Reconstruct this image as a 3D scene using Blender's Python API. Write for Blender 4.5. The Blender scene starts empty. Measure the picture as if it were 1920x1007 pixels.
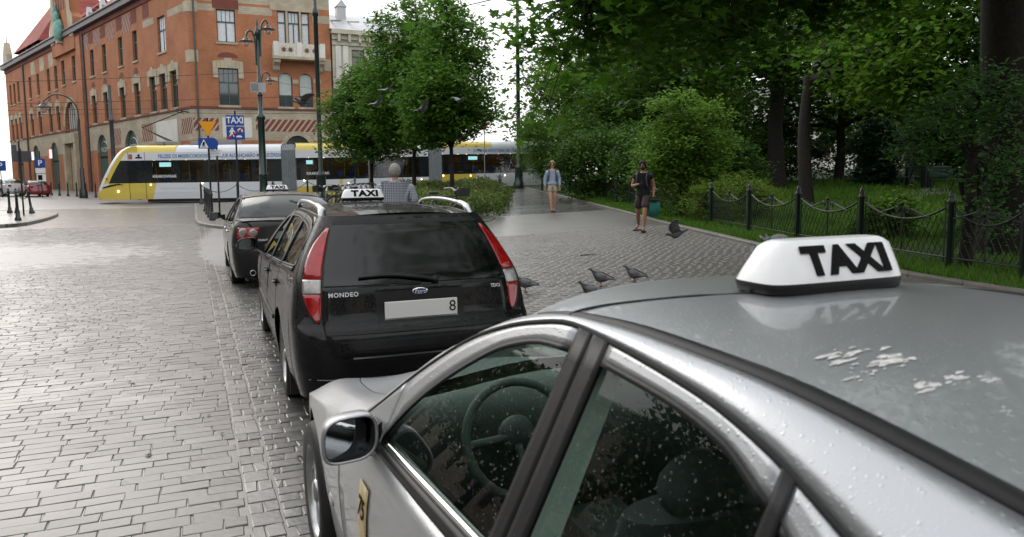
import bpy, bmesh, math, random
import numpy as np
from mathutils import Vector, Matrix
R = math.radians
rnd = random.Random(7)
NR = np.random.RandomState(11)
sc = bpy.context.scene
col = sc.collection
# ------------------------------------------------------------------ camera
CAMH = 1.70
yaw, pitch, roll = R(22.7), R(5.7), R(0.6)
fw = Vector((math.sin(yaw)*math.cos(pitch), math.cos(yaw)*math.cos(pitch), -math.sin(pitch)))
r0 = Vector((math.cos(yaw), -math.sin(yaw), 0)); u0 = r0.cross(fw)
rt = r0*math.cos(roll)-u0*math.sin(roll); up = u0*math.cos(roll)+r0*math.sin(roll)
cd = bpy.data.cameras.new('camera'); cam = bpy.data.objects.new('camera', cd); col.objects.link(cam)
cam.matrix_world = Matrix(((rt.x, up.x, -fw.x, 0), (rt.y, up.y, -fw.y, 0), (rt.z, up.z, -fw.z, CAMH), (0, 0, 0, 1)))
cd.sensor_width = 36; cd.lens = 1430/1920*36; cd.shift_y = -30.5/1920
cd.clip_start = 0.05; cd.clip_end = 2000
cd.dof.use_dof = True; cd.dof.focus_distance = 9.0; cd.dof.aperture_fstop = 6.3
sc.camera = cam
# ------------------------------------------------------------------ sky, sun, exposure
SUN_EL, SUN_AZ = R(30), R(-16)          # azimuth from +Y towards +X
w = bpy.data.worlds.new('World'); sc.world = w; w.use_nodes = True
nt = w.node_tree; nt.nodes.clear()
out = nt.nodes.new('ShaderNodeOutputWorld'); bg = nt.nodes.new('ShaderNodeBackground')
sky = nt.nodes.new('ShaderNodeTexSky'); sky.sky_type = 'NISHITA'; sky.sun_disc = False
sky.sun_elevation = SUN_EL; sky.sun_rotation = SUN_AZ; sky.dust_density = 4; sky.air_density = 1.2
tc = nt.nodes.new('ShaderNodeTexCoord'); nz = nt.nodes.new('ShaderNodeTexNoise')
nz.inputs['Scale'].default_value = 2.2; nz.inputs['Detail'].default_value = 5
rp = nt.nodes.new('ShaderNodeValToRGB')
rp.color_ramp.elements[0].position = .3; rp.color_ramp.elements[0].color = (9.6, 9.8, 10.2, 1)
rp.color_ramp.elements[1].position = .72; rp.color_ramp.elements[1].color = (14.0, 14.0, 14.0, 1)
mx = nt.nodes.new('ShaderNodeMix'); mx.data_type = 'RGBA'; mx.inputs[0].default_value = .88
L = nt.links.new
L(tc.outputs['Generated'], nz.inputs['Vector']); L(nz.outputs[0], rp.inputs[0])
L(sky.outputs[0], mx.inputs[6]); L(rp.outputs[0], mx.inputs[7]); L(mx.outputs[2], bg.inputs[0])
bg.inputs[1].default_value = 0.10
L(bg.outputs[0], out.inputs[0])
sd = bpy.data.lights.new('sun', 'SUN'); sd.energy = 0.5; sd.angle = R(36); sd.color = (1, .96, .9)
sun = bpy.data.objects.new('sun', sd); col.objects.link(sun)
sdir = Vector((math.sin(SUN_AZ)*math.cos(SUN_EL), math.cos(SUN_AZ)*math.cos(SUN_EL), math.sin(SUN_EL)))
sun.rotation_euler = sdir.to_track_quat('Z', 'Y').to_euler()
sc.view_settings.view_transform = 'Standard'; sc.view_settings.look = 'None'
sc.view_settings.exposure = 0.55; sc.view_settings.gamma = 1
sc.render.engine = 'CYCLES'
sc.cycles.max_bounces = 8; sc.cycles.transparent_max_bounces = 12; sc.cycles.caustics_reflective = False; sc.cycles.caustics_refractive = False
sc.cycles.use_denoising = True
try: sc.cycles.sample_clamp_indirect = 6
except Exception: pass

# ------------------------------------------------------------------ helpers
def sp(t, k): return (t+math.sqrt(t*t+k*k))/2
def g(x, y): return 0.028*sp(x-1.5, 1.5)+0.008*sp(y-18, 4)
def tag(o, label=None, cat=None, group=None, kind=None):
    if label: o['label'] = label
    if cat: o['category'] = cat
    if group: o['group'] = group
    if kind: o['kind'] = kind
    return o
def empty(name, loc=(0, 0, 0), rz=0, label=None, cat=None, group=None, parent=None):
    o = bpy.data.objects.new(name, None); col.objects.link(o); o.location = loc; o.rotation_euler = (0, 0, rz)
    o.empty_display_size = .2; o.parent = parent
    return tag(o, label, cat, group)
def link(name, me, parent=None, loc=None, rz=None):
    o = bpy.data.objects.new(name, me); col.objects.link(o); o.parent = parent
    if loc is not None: o.location = loc
    if rz is not None: o.rotation_euler = (0, 0, rz)
    return o
def copy_tree(o, parent=None):
    c = o.copy(); col.objects.link(c); c.parent = parent
    for ch in o.children: copy_tree(ch, c)
    return c
def catmull(P, n):
    """n points along a smooth curve through P, evenly by arc length"""
    P = [Vector(p) for p in P]
    if len(P) == 2: return [P[0].lerp(P[1], i/(n-1)) for i in range(n)]
    pts = []
    K = 12
    for i in range(len(P)-1):
        p0 = P[i-1] if i else P[0]*2-P[1]; p1 = P[i]; p2 = P[i+1]; p3 = P[i+2] if i+2 < len(P) else P[-1]*2-P[-2]
        for k in range(K):
            t = k/K
            pts.append(.5*((2*p1)+(p2-p0)*t+(2*p0-5*p1+4*p2-p3)*t*t+(3*p1-p0-3*p2+p3)*t**3))
    pts.append(P[-1])
    return resamp(pts, n)
def resamp(pts, n):
    pts = [Vector(p) for p in pts]
    d = [0]
    for a, b in zip(pts, pts[1:]): d.append(d[-1]+(b-a).length)
    T = d[-1] or 1; res = []; j = 0
    for i in range(n):
        s = T*i/(n-1)
        while j < len(d)-2 and d[j+1] < s: j += 1
        seg = d[j+1]-d[j] or 1
        res.append(pts[j].lerp(pts[j+1], min(1, max(0, (s-d[j])/seg))))
    return res
class MB:
    def __init__(s): s.v = []; s.f = []; s.m = []; s.sm = []; s.mi = 0; s.smooth = False
    def add(s, vs, fs, smooth=None):
        b = len(s.v); s.v += [tuple(v) for v in vs]
        for f in fs:
            s.f.append(tuple(b+i for i in f)); s.m.append(s.mi); s.sm.append(s.smooth if smooth is None else smooth)
        return s
    def box(s, x0, x1, y0, y1, z0, z1, bev=0):
        if bev <= 0:
            return s.add([(x0,y0,z0),(x1,y0,z0),(x1,y1,z0),(x0,y1,z0),(x0,y0,z1),(x1,y0,z1),(x1,y1,z1),(x0,y1,z1)],
              [(0,3,2,1),(4,5,6,7),(0,1,5,4),(1,2,6,5),(2,3,7,6),(3,0,4,7)])
        b = bev; vs = []
        for (z, i) in ((z0, b), (z0+b, 0), (z1-b, 0), (z1, b)):
            vs += [(x0+i,y0+i,z),(x1-i,y0+i,z),(x1-i,y1-i,z),(x0+i,y1-i,z)]
        fs = [(3,2,1,0),(12,13,14,15)]
        for k in range(3):
            for i in range(4): fs.append((k*4+i, k*4+(i+1)%4, k*4+4+(i+1)%4, k*4+4+i))
        return s.add(vs, fs)
    def obox(s, c, ax, ay, az):
        """box from centre and three half-axis vectors"""
        c = Vector(c); ax = Vector(ax); ay = Vector(ay); az = Vector(az)
        vs = [c+ax*i+ay*j+az*k for k in (-1, 1) for (i, j) in ((-1,-1),(1,-1),(1,1),(-1,1))]
        return s.add(vs, [(0,3,2,1),(4,5,6,7),(0,1,5,4),(1,2,6,5),(2,3,7,6),(3,0,4,7)])
    def prism(s, poly, fn0, fn1):
        """cap polygon poly (2-D) mapped by fn0 and fn1, with walls"""
        n = len(poly); vs = [fn0(*p) for p in poly]+[fn1(*p) for p in poly]
        return s.add(vs, [tuple(range(n))[::-1], tuple(range(n, 2*n))]+[(i, (i+1)%n, n+(i+1)%n, n+i) for i in range(n)])
    def tube(s, pts, r, n=8, caps=True, closed=False):
        pts = [Vector(p) for p in pts]; m = len(pts); rs = r if isinstance(r, (list, tuple)) else [r]*m
        vs = []; prev = None
        for i, p in enumerate(pts):
            a = pts[i-1] if (i or closed) else p; b = pts[(i+1) % m] if (i < m-1 or closed) else p
            t = (b-a).normalized() if (b-a).length > 1e-9 else Vector((0, 0, 1))
            if prev is None:
                q = Vector((0, 0, 1)) if abs(t.z) < .9 else Vector((1, 0, 0)); e = t.cross(q).normalized()
            else:
                e = prev-t*prev.dot(t); e = e.normalized() if e.length > 1e-6 else t.orthogonal().normalized()
            prev = e; h = t.cross(e)
            vs += [p+(e*math.cos(2*math.pi*k/n)+h*math.sin(2*math.pi*k/n))*rs[i] for k in range(n)]
        fs = []
        for i in range(m if closed else m-1):
            j = (i+1) % m
            for k in range(n): fs.append((i*n+k, i*n+(k+1)%n, j*n+(k+1)%n, j*n+k))
        s.add(vs, fs, True)
        if caps and not closed:
            s.add([vs[k] for k in range(n)], [tuple(range(n))[::-1]], False); s.add([vs[(m-1)*n+k] for k in range(n)], [tuple(range(n))], False)
        return s
    def lathe(s, prof, n=16, c=(0, 0, 0), ax='z', caps=True):
        vs = []
        for (r, h) in prof:
            for k in range(n):
                a = 2*math.pi*k/n; p = (r*math.cos(a), r*math.sin(a), h)
                if ax == 'x': p = (h, r*math.cos(a), r*math.sin(a))
                if ax == 'y': p = (r*math.cos(a), h, r*math.sin(a))
                vs.append((p[0]+c[0], p[1]+c[1], p[2]+c[2]))
        fs = [(i*n+k, i*n+(k+1)%n, (i+1)*n+(k+1)%n, (i+1)*n+k) for i in range(len(prof)-1) for k in range(n)]
        s.add(vs, fs, True)
        if caps and prof[0][0] > 1e-4: s.add(vs[:n], [tuple(range(n))[::-1]], False)
        if caps and prof[-1][0] > 1e-4: s.add(vs[-n:], [tuple(range(n))], False)
        return s
    def ball(s, c, r, n=12, m=8, sc3=(1, 1, 1)):
        prof = [(math.sin(math.pi*i/m), -math.cos(math.pi*i/m)) for i in range(m+1)]
        vs = []
        for (a, h) in prof:
            for k in range(n):
                t = 2*math.pi*k/n; vs.append((c[0]+r*sc3[0]*a*math.cos(t), c[1]+r*sc3[1]*a*math.sin(t), c[2]+r*sc3[2]*h))
        return s.add(vs, [(i*n+k, i*n+(k+1)%n, (i+1)*n+(k+1)%n, (i+1)*n+k) for i in range(m) for k in range(n)], True)
    def grid(s, rows, smooth=True, flip=False):
        n = len(rows[0]); vs = [p for r_ in rows for p in r_]; fs = []
        for i in range(len(rows)-1):
            for k in range(n-1):
                f = (i*n+k, i*n+k+1, (i+1)*n+k+1, (i+1)*n+k); fs.append(f[::-1] if flip else f)
        return s.add(vs, fs, smooth)
    def loft(s, curves, n=24, m=6, flip=False, smooth=True):
        """smooth surface through several 3-D curves; m rows for each span"""
        cs = [catmull(c, n) for c in curves]
        if len(cs) == 2: rows = [[a.lerp(b, t/m) for a, b in zip(*cs)] for t in range(m+1)]
        else:
            colsn = [catmull([c[k] for c in cs], m*(len(cs)-1)+1) for k in range(n)]
            rows = [[colsn[k][i] for k in range(n)] for i in range(len(colsn[0]))]
        return s.grid(rows, smooth, flip)
    def build(s, name, mat, parent=None, loc=None, rz=None, bevel=0, solid=0, merge=False):
        me = bpy.data.meshes.new(name); me.from_pydata(s.v, [], s.f)
        mats = mat if isinstance(mat, (list, tuple)) else [mat]
        for m_ in mats: me.materials.append(m_)
        me.polygons.foreach_set('use_smooth', s.sm)
        if len(mats) > 1: me.polygons.foreach_set('material_index', s.m)
        me.update(); 
        if merge:
            b = bmesh.new(); b.from_mesh(me); bmesh.ops.remove_doubles(b, verts=b.verts, dist=merge if merge is not True else 1e-4); bmesh.ops.recalc_face_normals(b, faces=b.faces); b.to_mesh(me); b.free()
        o = link(name, me, parent, loc, rz)
        if solid:
            md = o.modifiers.new('solid', 'SOLIDIFY'); md.thickness = solid; md.offset = -1
        if bevel:
            md = o.modifiers.new('bevel', 'BEVEL'); md.width = bevel; md.segments = 2; md.limit_method = 'ANGLE'; md.angle_limit = R(40)
        return o
def mesh_np(name, V, F, mat, parent=None, tone=None, smooth=False, flat=False):
    """fast mesh from numpy arrays: V (n,3), F (m,k) all same k; tone = per-face value"""
    me = bpy.data.meshes.new(name); V = np.asarray(V, np.float32); F = np.asarray(F, np.int32); m, k = F.shape
    me.vertices.add(len(V)); me.vertices.foreach_set('co', V.ravel())
    me.loops.add(m*k); me.loops.foreach_set('vertex_index', F.ravel())
    me.polygons.add(m); me.polygons.foreach_set('loop_start', np.arange(0, m*k, k, dtype=np.int32))
    me.polygons.foreach_set('loop_total', np.full(m, k, np.int32))
    if smooth: me.polygons.foreach_set('use_smooth', np.ones(m, bool))
    if flat: me.shade_flat()
    if tone is not None:
        a = me.attributes.new('tone', 'FLOAT', 'FACE'); a.data.foreach_set('value', np.asarray(tone, np.float32))
    me.materials.append(mat); me.update(calc_edges=True)
    return link(name, me, parent)
def text_mesh(txt, size, name='lettering', bold=0.0, extr=.002, shear=0, spacing=1.0, align='CENTER'):
    cu = bpy.data.curves.new('t', 'FONT'); cu.body = txt; cu.size = size; cu.align_x = align; cu.align_y = 'CENTER'
    cu.offset = bold; cu.extrude = extr; cu.shear = shear; cu.space_character = spacing; cu.resolution_u = 3
    o = bpy.data.objects.new('t', cu); col.objects.link(o)
    dg = bpy.context.evaluated_depsgraph_get(); me = bpy.data.meshes.new_from_object(o.evaluated_get(dg))
    bpy.data.objects.remove(o); me.name = name
    return me
def text(txt, size, mat, parent, origin, right, upv, **kw):
    me = text_mesh(txt, size, **kw); me.materials.clear(); me.materials.append(mat)
    r_ = Vector(right).normalized(); u_ = Vector(upv).normalized(); n_ = r_.cross(u_)
    o = link('lettering', me, parent)
    o.matrix_basis = Matrix(((r_.x, u_.x, n_.x, origin[0]), (r_.y, u_.y, n_.y, origin[1]), (r_.z, u_.z, n_.z, origin[2]), (0, 0, 0, 1)))
    return o

# ------------------------------------------------------------------ materials
M = {}
def mk(name, base, rough=.5, metal=0, var=0, vs=4, bump=0, bs=40, coat=0, crough=.03, spec=.5, base2=None, emit=None, es=0, trans=0, alpha=1, ior=1.45, det=6, tone=0, rvar=0):
    m = bpy.data.materials.new(name); m.use_nodes = True; n = m.node_tree; b = n.nodes['Principled BSDF']; l = n.links.new
    b.inputs['Roughness'].default_value = rough; b.inputs['Metallic'].default_value = metal
    b.inputs['Specular IOR Level'].default_value = spec; b.inputs['IOR'].default_value = ior
    b.inputs['Coat Weight'].default_value = coat; b.inputs['Coat Roughness'].default_value = crough
    b.inputs['Transmission Weight'].default_value = trans; b.inputs['Alpha'].default_value = alpha
    if emit: b.inputs['Emission Color'].default_value = (*emit, 1); b.inputs['Emission Strength'].default_value = es
    base = tuple(base); b.inputs['Base Color'].default_value = (*base, 1)
    tcn = n.nodes.new('ShaderNodeTexCoord')
    if var or base2 or tone:
        nz = n.nodes.new('ShaderNodeTexNoise'); nz.inputs['Scale'].default_value = vs; nz.inputs['Detail'].default_value = det
        l(tcn.outputs['Object'], nz.inputs['Vector'])
        mxn = n.nodes.new('ShaderNodeMix'); mxn.data_type = 'RGBA'
        lo = base if base2 else tuple(c*(1-var) for c in base); hi = base2 if base2 else tuple(min(1, c*(1+var)) for c in base)
        mxn.inputs[6].default_value = (*lo, 1); mxn.inputs[7].default_value = (*hi, 1)
        rmp = n.nodes.new('ShaderNodeMapRange'); rmp.inputs[1].default_value = .3; rmp.inputs[2].default_value = .7
        l(nz.outputs[0], rmp.inputs[0]); fac = rmp.outputs[0]
        if tone:
            at = n.nodes.new('ShaderNodeAttribute'); at.attribute_name = 'tone'; oi = n.nodes.new('ShaderNodeObjectInfo')
            ad = n.nodes.new('ShaderNodeMath'); ad.operation = 'ADD'; fr = n.nodes.new('ShaderNodeMath'); fr.operation = 'FRACT'
            l(at.outputs['Fac'], ad.inputs[0]); l(oi.outputs['Random'], ad.inputs[1]); l(ad.outputs[0], fr.inputs[0])
            mm = n.nodes.new('ShaderNodeMix'); mm.inputs[0].default_value = tone; l(fac, mm.inputs[2]); l(fr.outputs[0], mm.inputs[3]); fac = mm.outputs[0]
        l(fac, mxn.inputs[0]); l(mxn.outputs[2], b.inputs['Base Color'])
        if rvar:
            rr = n.nodes.new('ShaderNodeMapRange'); rr.inputs[3].default_value = rough-rvar; rr.inputs[4].default_value = rough+rvar; l(fac, rr.inputs[0]); l(rr.outputs[0], b.inputs['Roughness'])
    if bump:
        n2 = n.nodes.new('ShaderNodeTexNoise'); n2.inputs['Scale'].default_value = bs; n2.inputs['Detail'].default_value = 4
        l(tcn.outputs['Object'], n2.inputs['Vector'])
        bp = n.nodes.new('ShaderNodeBump'); bp.inputs['Strength'].default_value = bump; bp.inputs['Distance'].default_value = .01
        l(n2.outputs[0], bp.inputs['Height']); l(bp.outputs[0], b.inputs['Normal'])
    M[name] = m
    return m
def droplets(m, scale=160, strength=.6, dens=.35, coatn=True, spotr=.18):
    """rain drops on a wet surface: round bumps from a Voronoi field"""
    n = m.node_tree; l = n.links.new; b = n.nodes['Principled BSDF']
    tcn = n.nodes.new('ShaderNodeTexCoord'); last = None
    for sca, dn in ((scale, dens), (scale*2.3, dens*1.3)):
        vo = n.nodes.new('ShaderNodeTexVoronoi'); vo.inputs['Scale'].default_value = sca
        l(tcn.outputs['Object'], vo.inputs['Vector'])
        mr = n.nodes.new('ShaderNodeMapRange'); mr.interpolation_type = 'SMOOTHSTEP'; mr.inputs[1].default_value = .42; mr.inputs[2].default_value = spotr; mr.inputs[3].default_value = 0; mr.inputs[4].default_value = 1
        l(vo.outputs['Distance'], mr.inputs[0])
        th = n.nodes.new('ShaderNodeMath'); th.operation = 'LESS_THAN'; th.inputs[1].default_value = dn
        sx = n.nodes.new('ShaderNodeSeparateColor'); l(vo.outputs['Color'], sx.inputs[0]); l(sx.outputs[0], th.inputs[0])
        mu = n.nodes.new('ShaderNodeMath'); mu.operation = 'MULTIPLY'; l(mr.outputs[0], mu.inputs[0]); l(th.outputs[0], mu.inputs[1])
        if last is None: last = mu.outputs[0]
        else:
            ad = n.nodes.new('ShaderNodeMath'); ad.operation = 'MAXIMUM'; l(last, ad.inputs[0]); l(mu.outputs[0], ad.inputs[1]); last = ad.outputs[0]
    bp = n.nodes.new('ShaderNodeBump'); bp.inputs['Strength'].default_value = strength; bp.inputs['Distance'].default_value = .003
    l(last, bp.inputs['Height'])
    l(bp.outputs[0], b.inputs['Normal']); l(bp.outputs[0], b.inputs['Coat Normal'])
    return m
def glassmat(name, tint, refl=.12, rough=0.0, drops=0):
    """clear or tinted sheet glass: transparent seen straight on, mirror-like at a grazing angle"""
    m = bpy.data.materials.new(name); m.use_nodes = True; n = m.node_tree; n.nodes.clear(); l = n.links.new
    o = n.nodes.new('ShaderNodeOutputMaterial'); tr = n.nodes.new('ShaderNodeBsdfTransparent'); gl = n.nodes.new('ShaderNodeBsdfGlossy'); mi = n.nodes.new('ShaderNodeMixShader')
    tr.inputs[0].default_value = (*tint, 1); gl.inputs['Roughness'].default_value = rough; gl.inputs[0].default_value = (.95, .97, .97, 1)
    geo = n.nodes.new('ShaderNodeNewGeometry'); dt = n.nodes.new('ShaderNodeVectorMath'); dt.operation = 'DOT_PRODUCT'; l(geo.outputs['Incoming'], dt.inputs[0]); l(geo.outputs['Normal'], dt.inputs[1])
    ab = n.nodes.new('ShaderNodeMath'); ab.operation = 'ABSOLUTE'; l(dt.outputs['Value'], ab.inputs[0])
    su = n.nodes.new('ShaderNodeMath'); su.operation = 'SUBTRACT'; su.inputs[0].default_value = 1; l(ab.outputs[0], su.inputs[1])
    lw = n.nodes.new('ShaderNodeMath'); lw.operation = 'POWER'; lw.inputs[1].default_value = 5; l(su.outputs[0], lw.inputs[0])
    mr = n.nodes.new('ShaderNodeMapRange'); mr.inputs[1].default_value = 0; mr.inputs[2].default_value = 1; mr.inputs[3].default_value = refl; mr.inputs[4].default_value = .9
    l(lw.outputs[0], mr.inputs[0]); l(mr.outputs[0], mi.inputs[0]); l(tr.outputs[0], mi.inputs[1]); l(gl.outputs[0], mi.inputs[2]); l(mi.outputs[0], o.inputs[0])
    if drops:
        tcn = n.nodes.new('ShaderNodeTexCoord'); vo = n.nodes.new('ShaderNodeTexVoronoi'); vo.inputs['Scale'].default_value = drops; l(tcn.outputs['Object'], vo.inputs['Vector'])
        m2 = n.nodes.new('ShaderNodeMapRange'); m2.interpolation_type = 'SMOOTHSTEP'; m2.inputs[1].default_value = .35; m2.inputs[2].default_value = .1; l(vo.outputs['Distance'], m2.inputs[0])
        bp = n.nodes.new('ShaderNodeBump'); bp.inputs['Strength'].default_value = .14; bp.inputs['Distance'].default_value = .003; l(m2.outputs[0], bp.inputs['Height']); l(bp.outputs[0], gl.inputs['Normal'])
    M[name] = m; return m
def leafmat(name, c1, c2, trans=.45, rough=.45):
    m = bpy.data.materials.new(name); m.use_nodes = True; n = m.node_tree; n.nodes.clear(); l = n.links.new
    o = n.nodes.new('ShaderNodeOutputMaterial'); pb = n.nodes.new('ShaderNodeBsdfPrincipled'); tl = n.nodes.new('ShaderNodeBsdfTranslucent'); mi = n.nodes.new('ShaderNodeMixShader')
    at = n.nodes.new('ShaderNodeAttribute'); at.attribute_name = 'tone'
    mxn = n.nodes.new('ShaderNodeMix'); mxn.data_type = 'RGBA'; mxn.inputs[6].default_value = (*c1, 1); mxn.inputs[7].default_value = (*c2, 1)
    l(at.outputs['Fac'], mxn.inputs[0]); l(mxn.outputs[2], pb.inputs['Base Color']); l(mxn.outputs[2], tl.inputs[0])
    pb.inputs['Roughness'].default_value = rough+.15; pb.inputs['Specular IOR Level'].default_value = .25; mi.inputs[0].default_value = trans
    l(pb.outputs[0], mi.inputs[1]); l(tl.outputs[0], mi.inputs[2]); l(mi.outputs[0], o.inputs[0])
    M[name] = m; return m
mk('black_iron', (.012, .016, .015), .35, 0, var=.3, bump=.1, coat=.3)
mk('green_iron', (.008, .028, .022), .32, 0, var=.25, bump=.08, coat=.3)
mk('steel', (.45, .46, .47), .3, 1, var=.1, vs=12)
mk('galv', (.35, .36, .37), .45, .8, var=.2, vs=20)
mk('rubber', (.012, .012, .012), .6, var=.3, vs=20, bump=.15)
mk('plastic_black', (.009, .009, .010), .45, spec=.3, var=.2, vs=30, bump=.06, bs=200)
mk('white_paint', (.75, .75, .74), .4, var=.06)
mk('stone', (.42, .37, .29), .8, var=.2, vs=2, bump=.25, bs=12)
mk('bark', (.019, .016, .013), .9, var=.4, vs=14, bump=.9, bs=18)
mk('dark', (.008, .009, .009), .8)
# ================================================================== ground
def g(x, y):
    x = min(x, 60); y = min(y, 110)
    return 0.028*sp(x-1.5, 1.5)+0.008*sp(y-18, 4)
def lerp_tab(tab, t):
    if t <= tab[0][0]: return tab[0][1]
    for (a, va), (b, vb) in zip(tab, tab[1:]):
        if t <= b: return va+(vb-va)*(t-a)/(b-a)
    return tab[-1][1]
PK = [(-14, 8.2), (2, 8.45), (5.9, 8.7), (7.2, 8.85), (8.2, 9.15), (11.3, 9.85), (14.2, 10.75), (17.9, 11.9), (21.5, 13.1), (28.1, 15.2), (35.3, 17.4), (48.2, 21.2)]
PLZ = [(-14, 2.8), (22.5, 2.8), (24, 2.55), (25.2, 1.9), (26, 1.1), (27.2, .58), (29, .17), (31, .1), (47.5, .15)]
def park_x(y): return lerp_tab(PK, y)
def plaza_x(y): return lerp_tab(PLZ, y)
# wet stone
def stone_mat(name, c1, c2, rough=.34, coat=.5, brick=None, bump=.17, cr=.24):
    m = mk(name, c1, rough, base2=c2, vs=1.3, tone=.7, coat=coat, crough=cr, rvar=.1)
    n = m.node_tree; l = n.links.new; b = n.nodes['Principled BSDF']
    tcn = n.nodes.new('ShaderNodeTexCoord'); geo = n.nodes.new('ShaderNodeNewGeometry')
    n2 = n.nodes.new('ShaderNodeTexNoise'); n2.inputs['Scale'].default_value = 26; n2.inputs['Detail'].default_value = 5; l(geo.outputs['Position'], n2.inputs['Vector'])
    bp = n.nodes.new('ShaderNodeBump'); bp.inputs['Strength'].default_value = bump; bp.inputs['Distance'].default_value = .012; l(n2.outputs[0], bp.inputs['Height'])
    # damp patches: large scale roughness and coat changes
    n3 = n.nodes.new('ShaderNodeTexNoise'); n3.inputs['Scale'].default_value = .55; n3.inputs['Detail'].default_value = 5; l(geo.outputs['Position'], n3.inputs['Vector'])
    mr = n.nodes.new('ShaderNodeMapRange'); mr.inputs[1].default_value = .35; mr.inputs[2].default_value = .62; mr.inputs[3].default_value = coat*.6; mr.inputs[4].default_value = coat; l(n3.outputs[0], mr.inputs[0]); l(mr.outputs[0], b.inputs['Coat Weight'])
    last = bp
    if brick:
        bt = n.nodes.new('ShaderNodeTexBrick'); bt.inputs['Scale'].default_value = 1; bt.inputs['Brick Width'].default_value = brick[0]; bt.inputs['Row Height'].default_value = brick[1]; bt.inputs['Mortar Size'].default_value = .008
        bt.inputs['Mortar Smooth'].default_value = .4; bt.inputs[1].default_value = (1, 1, 1, 1); bt.inputs[2].default_value = (.75, .75, .75, 1); bt.inputs[3].default_value = (0, 0, 0, 1)
        l(geo.outputs['Position'], bt.inputs['Vector'])
        b2 = n.nodes.new('ShaderNodeBump'); b2.inputs['Strength'].default_value = .7; b2.inputs['Distance'].default_value = .02; l(bt.outputs['Color'], b2.inputs['Height']); l(bp.outputs[0], b2.inputs['Normal']); last = b2
        src = b.inputs['Base Color'].links[0].from_socket
        mm = n.nodes.new('ShaderNodeMix'); mm.data_type = 'RGBA'; mm.blend_type = 'MULTIPLY'; mm.inputs[0].default_value = .5; l(src, mm.inputs[6]); l(bt.outputs['Color'], mm.inputs[7]); l(mm.outputs[2], b.inputs['Base Color'])
    l(last.outputs[0], b.inputs['Normal']); l(bp.outputs[0], b.inputs['Coat Normal'])
    return m
stone_mat('sett', (.07, .067, .062), (.16, .150, .137), .48, .5)
stone_mat('gutter_sett', (.05, .048, .045), (.11, .105, .098), .4, .7)
stone_mat('paver', (.108, .099, .088), (.140, .129, .115), .48, .35)
stone_mat('far_sett', (.095, .092, .088), (.15, .144, .136), .45, .65, brick=(.22, .115))
stone_mat('far_paver', (.09, .084, .076), (.15, .14, .126), .42, .5, brick=(.2, .1))
stone_mat('path_slab', (.12, .115, .108), (.18, .172, .162), .28, 1.0, brick=(.4, .4), bump=.10, cr=.10)
mk('joint', (.08, .075, .068), .5, var=.4, vs=9, bump=.3, bs=60, coat=.8, crough=.3)
mk('asphalt', (.115, .113, .112), .5, var=.25, vs=.7, bump=.5, bs=90, coat=.5, crough=.4)
mk('kerb', (.17, .155, .14), .55, var=.3, vs=3, bump=.3, bs=30, tone=.5, coat=.2, crough=.2)
mk('soil_grass', (.018, .04, .01), .9, base2=(.03, .055, .015), vs=1.2, bump=.6, bs=25)
mk('park_path', (.14, .125, .11), .7, var=.2, vs=2, bump=.2)

# base ground to the horizon
G = MB(); xs = [-700, -300, -120, -60, 0, 60, 120, 300, 700]; ys = [-700, -200, -60, 0, 60, 110, 200, 400, 700]
G.grid([[(x, y, g(max(x, -20), y)-.09) for x in xs] for y in ys])
tag(G.build('ground', M['asphalt']), 'dark asphalt ground reaching out beyond the streets and park', kind='structure')
# carriageway sheet
Rm = MB()
xs = list(range(-80, -10, 5))+list(range(-10, 30, 1))+list(range(30, 91, 5)); ys = list(range(-16, 60, 1))+list(range(60, 151, 6))
def in_sett(x, y): return -10 < x < 3 and 1 < y < 30
rows = []
for y in ys:
    rows.append([(x, y, g(x, y)-(.006 if (-9 <= x <= 2 and 1 < y < 30) else 0)-(.06 if plaza_x(y) < x and -14 <= y < 47 else 0)) for x in xs])
Rm.grid(rows)
road = Rm.build('road', [M['far_sett'], M['joint'], M['asphalt']])
tag(road, 'wet grey stone sett carriageway beside the taxi rank', kind='structure')
pi_ = []
for p in road.data.polygons:
    c = p.center
    pi_.append(1 if (-10 < c.x < 3 and 1 < c.y < 30) else (2 if c.y > 45+max(0, -c.x*.1) else 0))
road.data.polygons.foreach_set('material_index', pi_)

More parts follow.
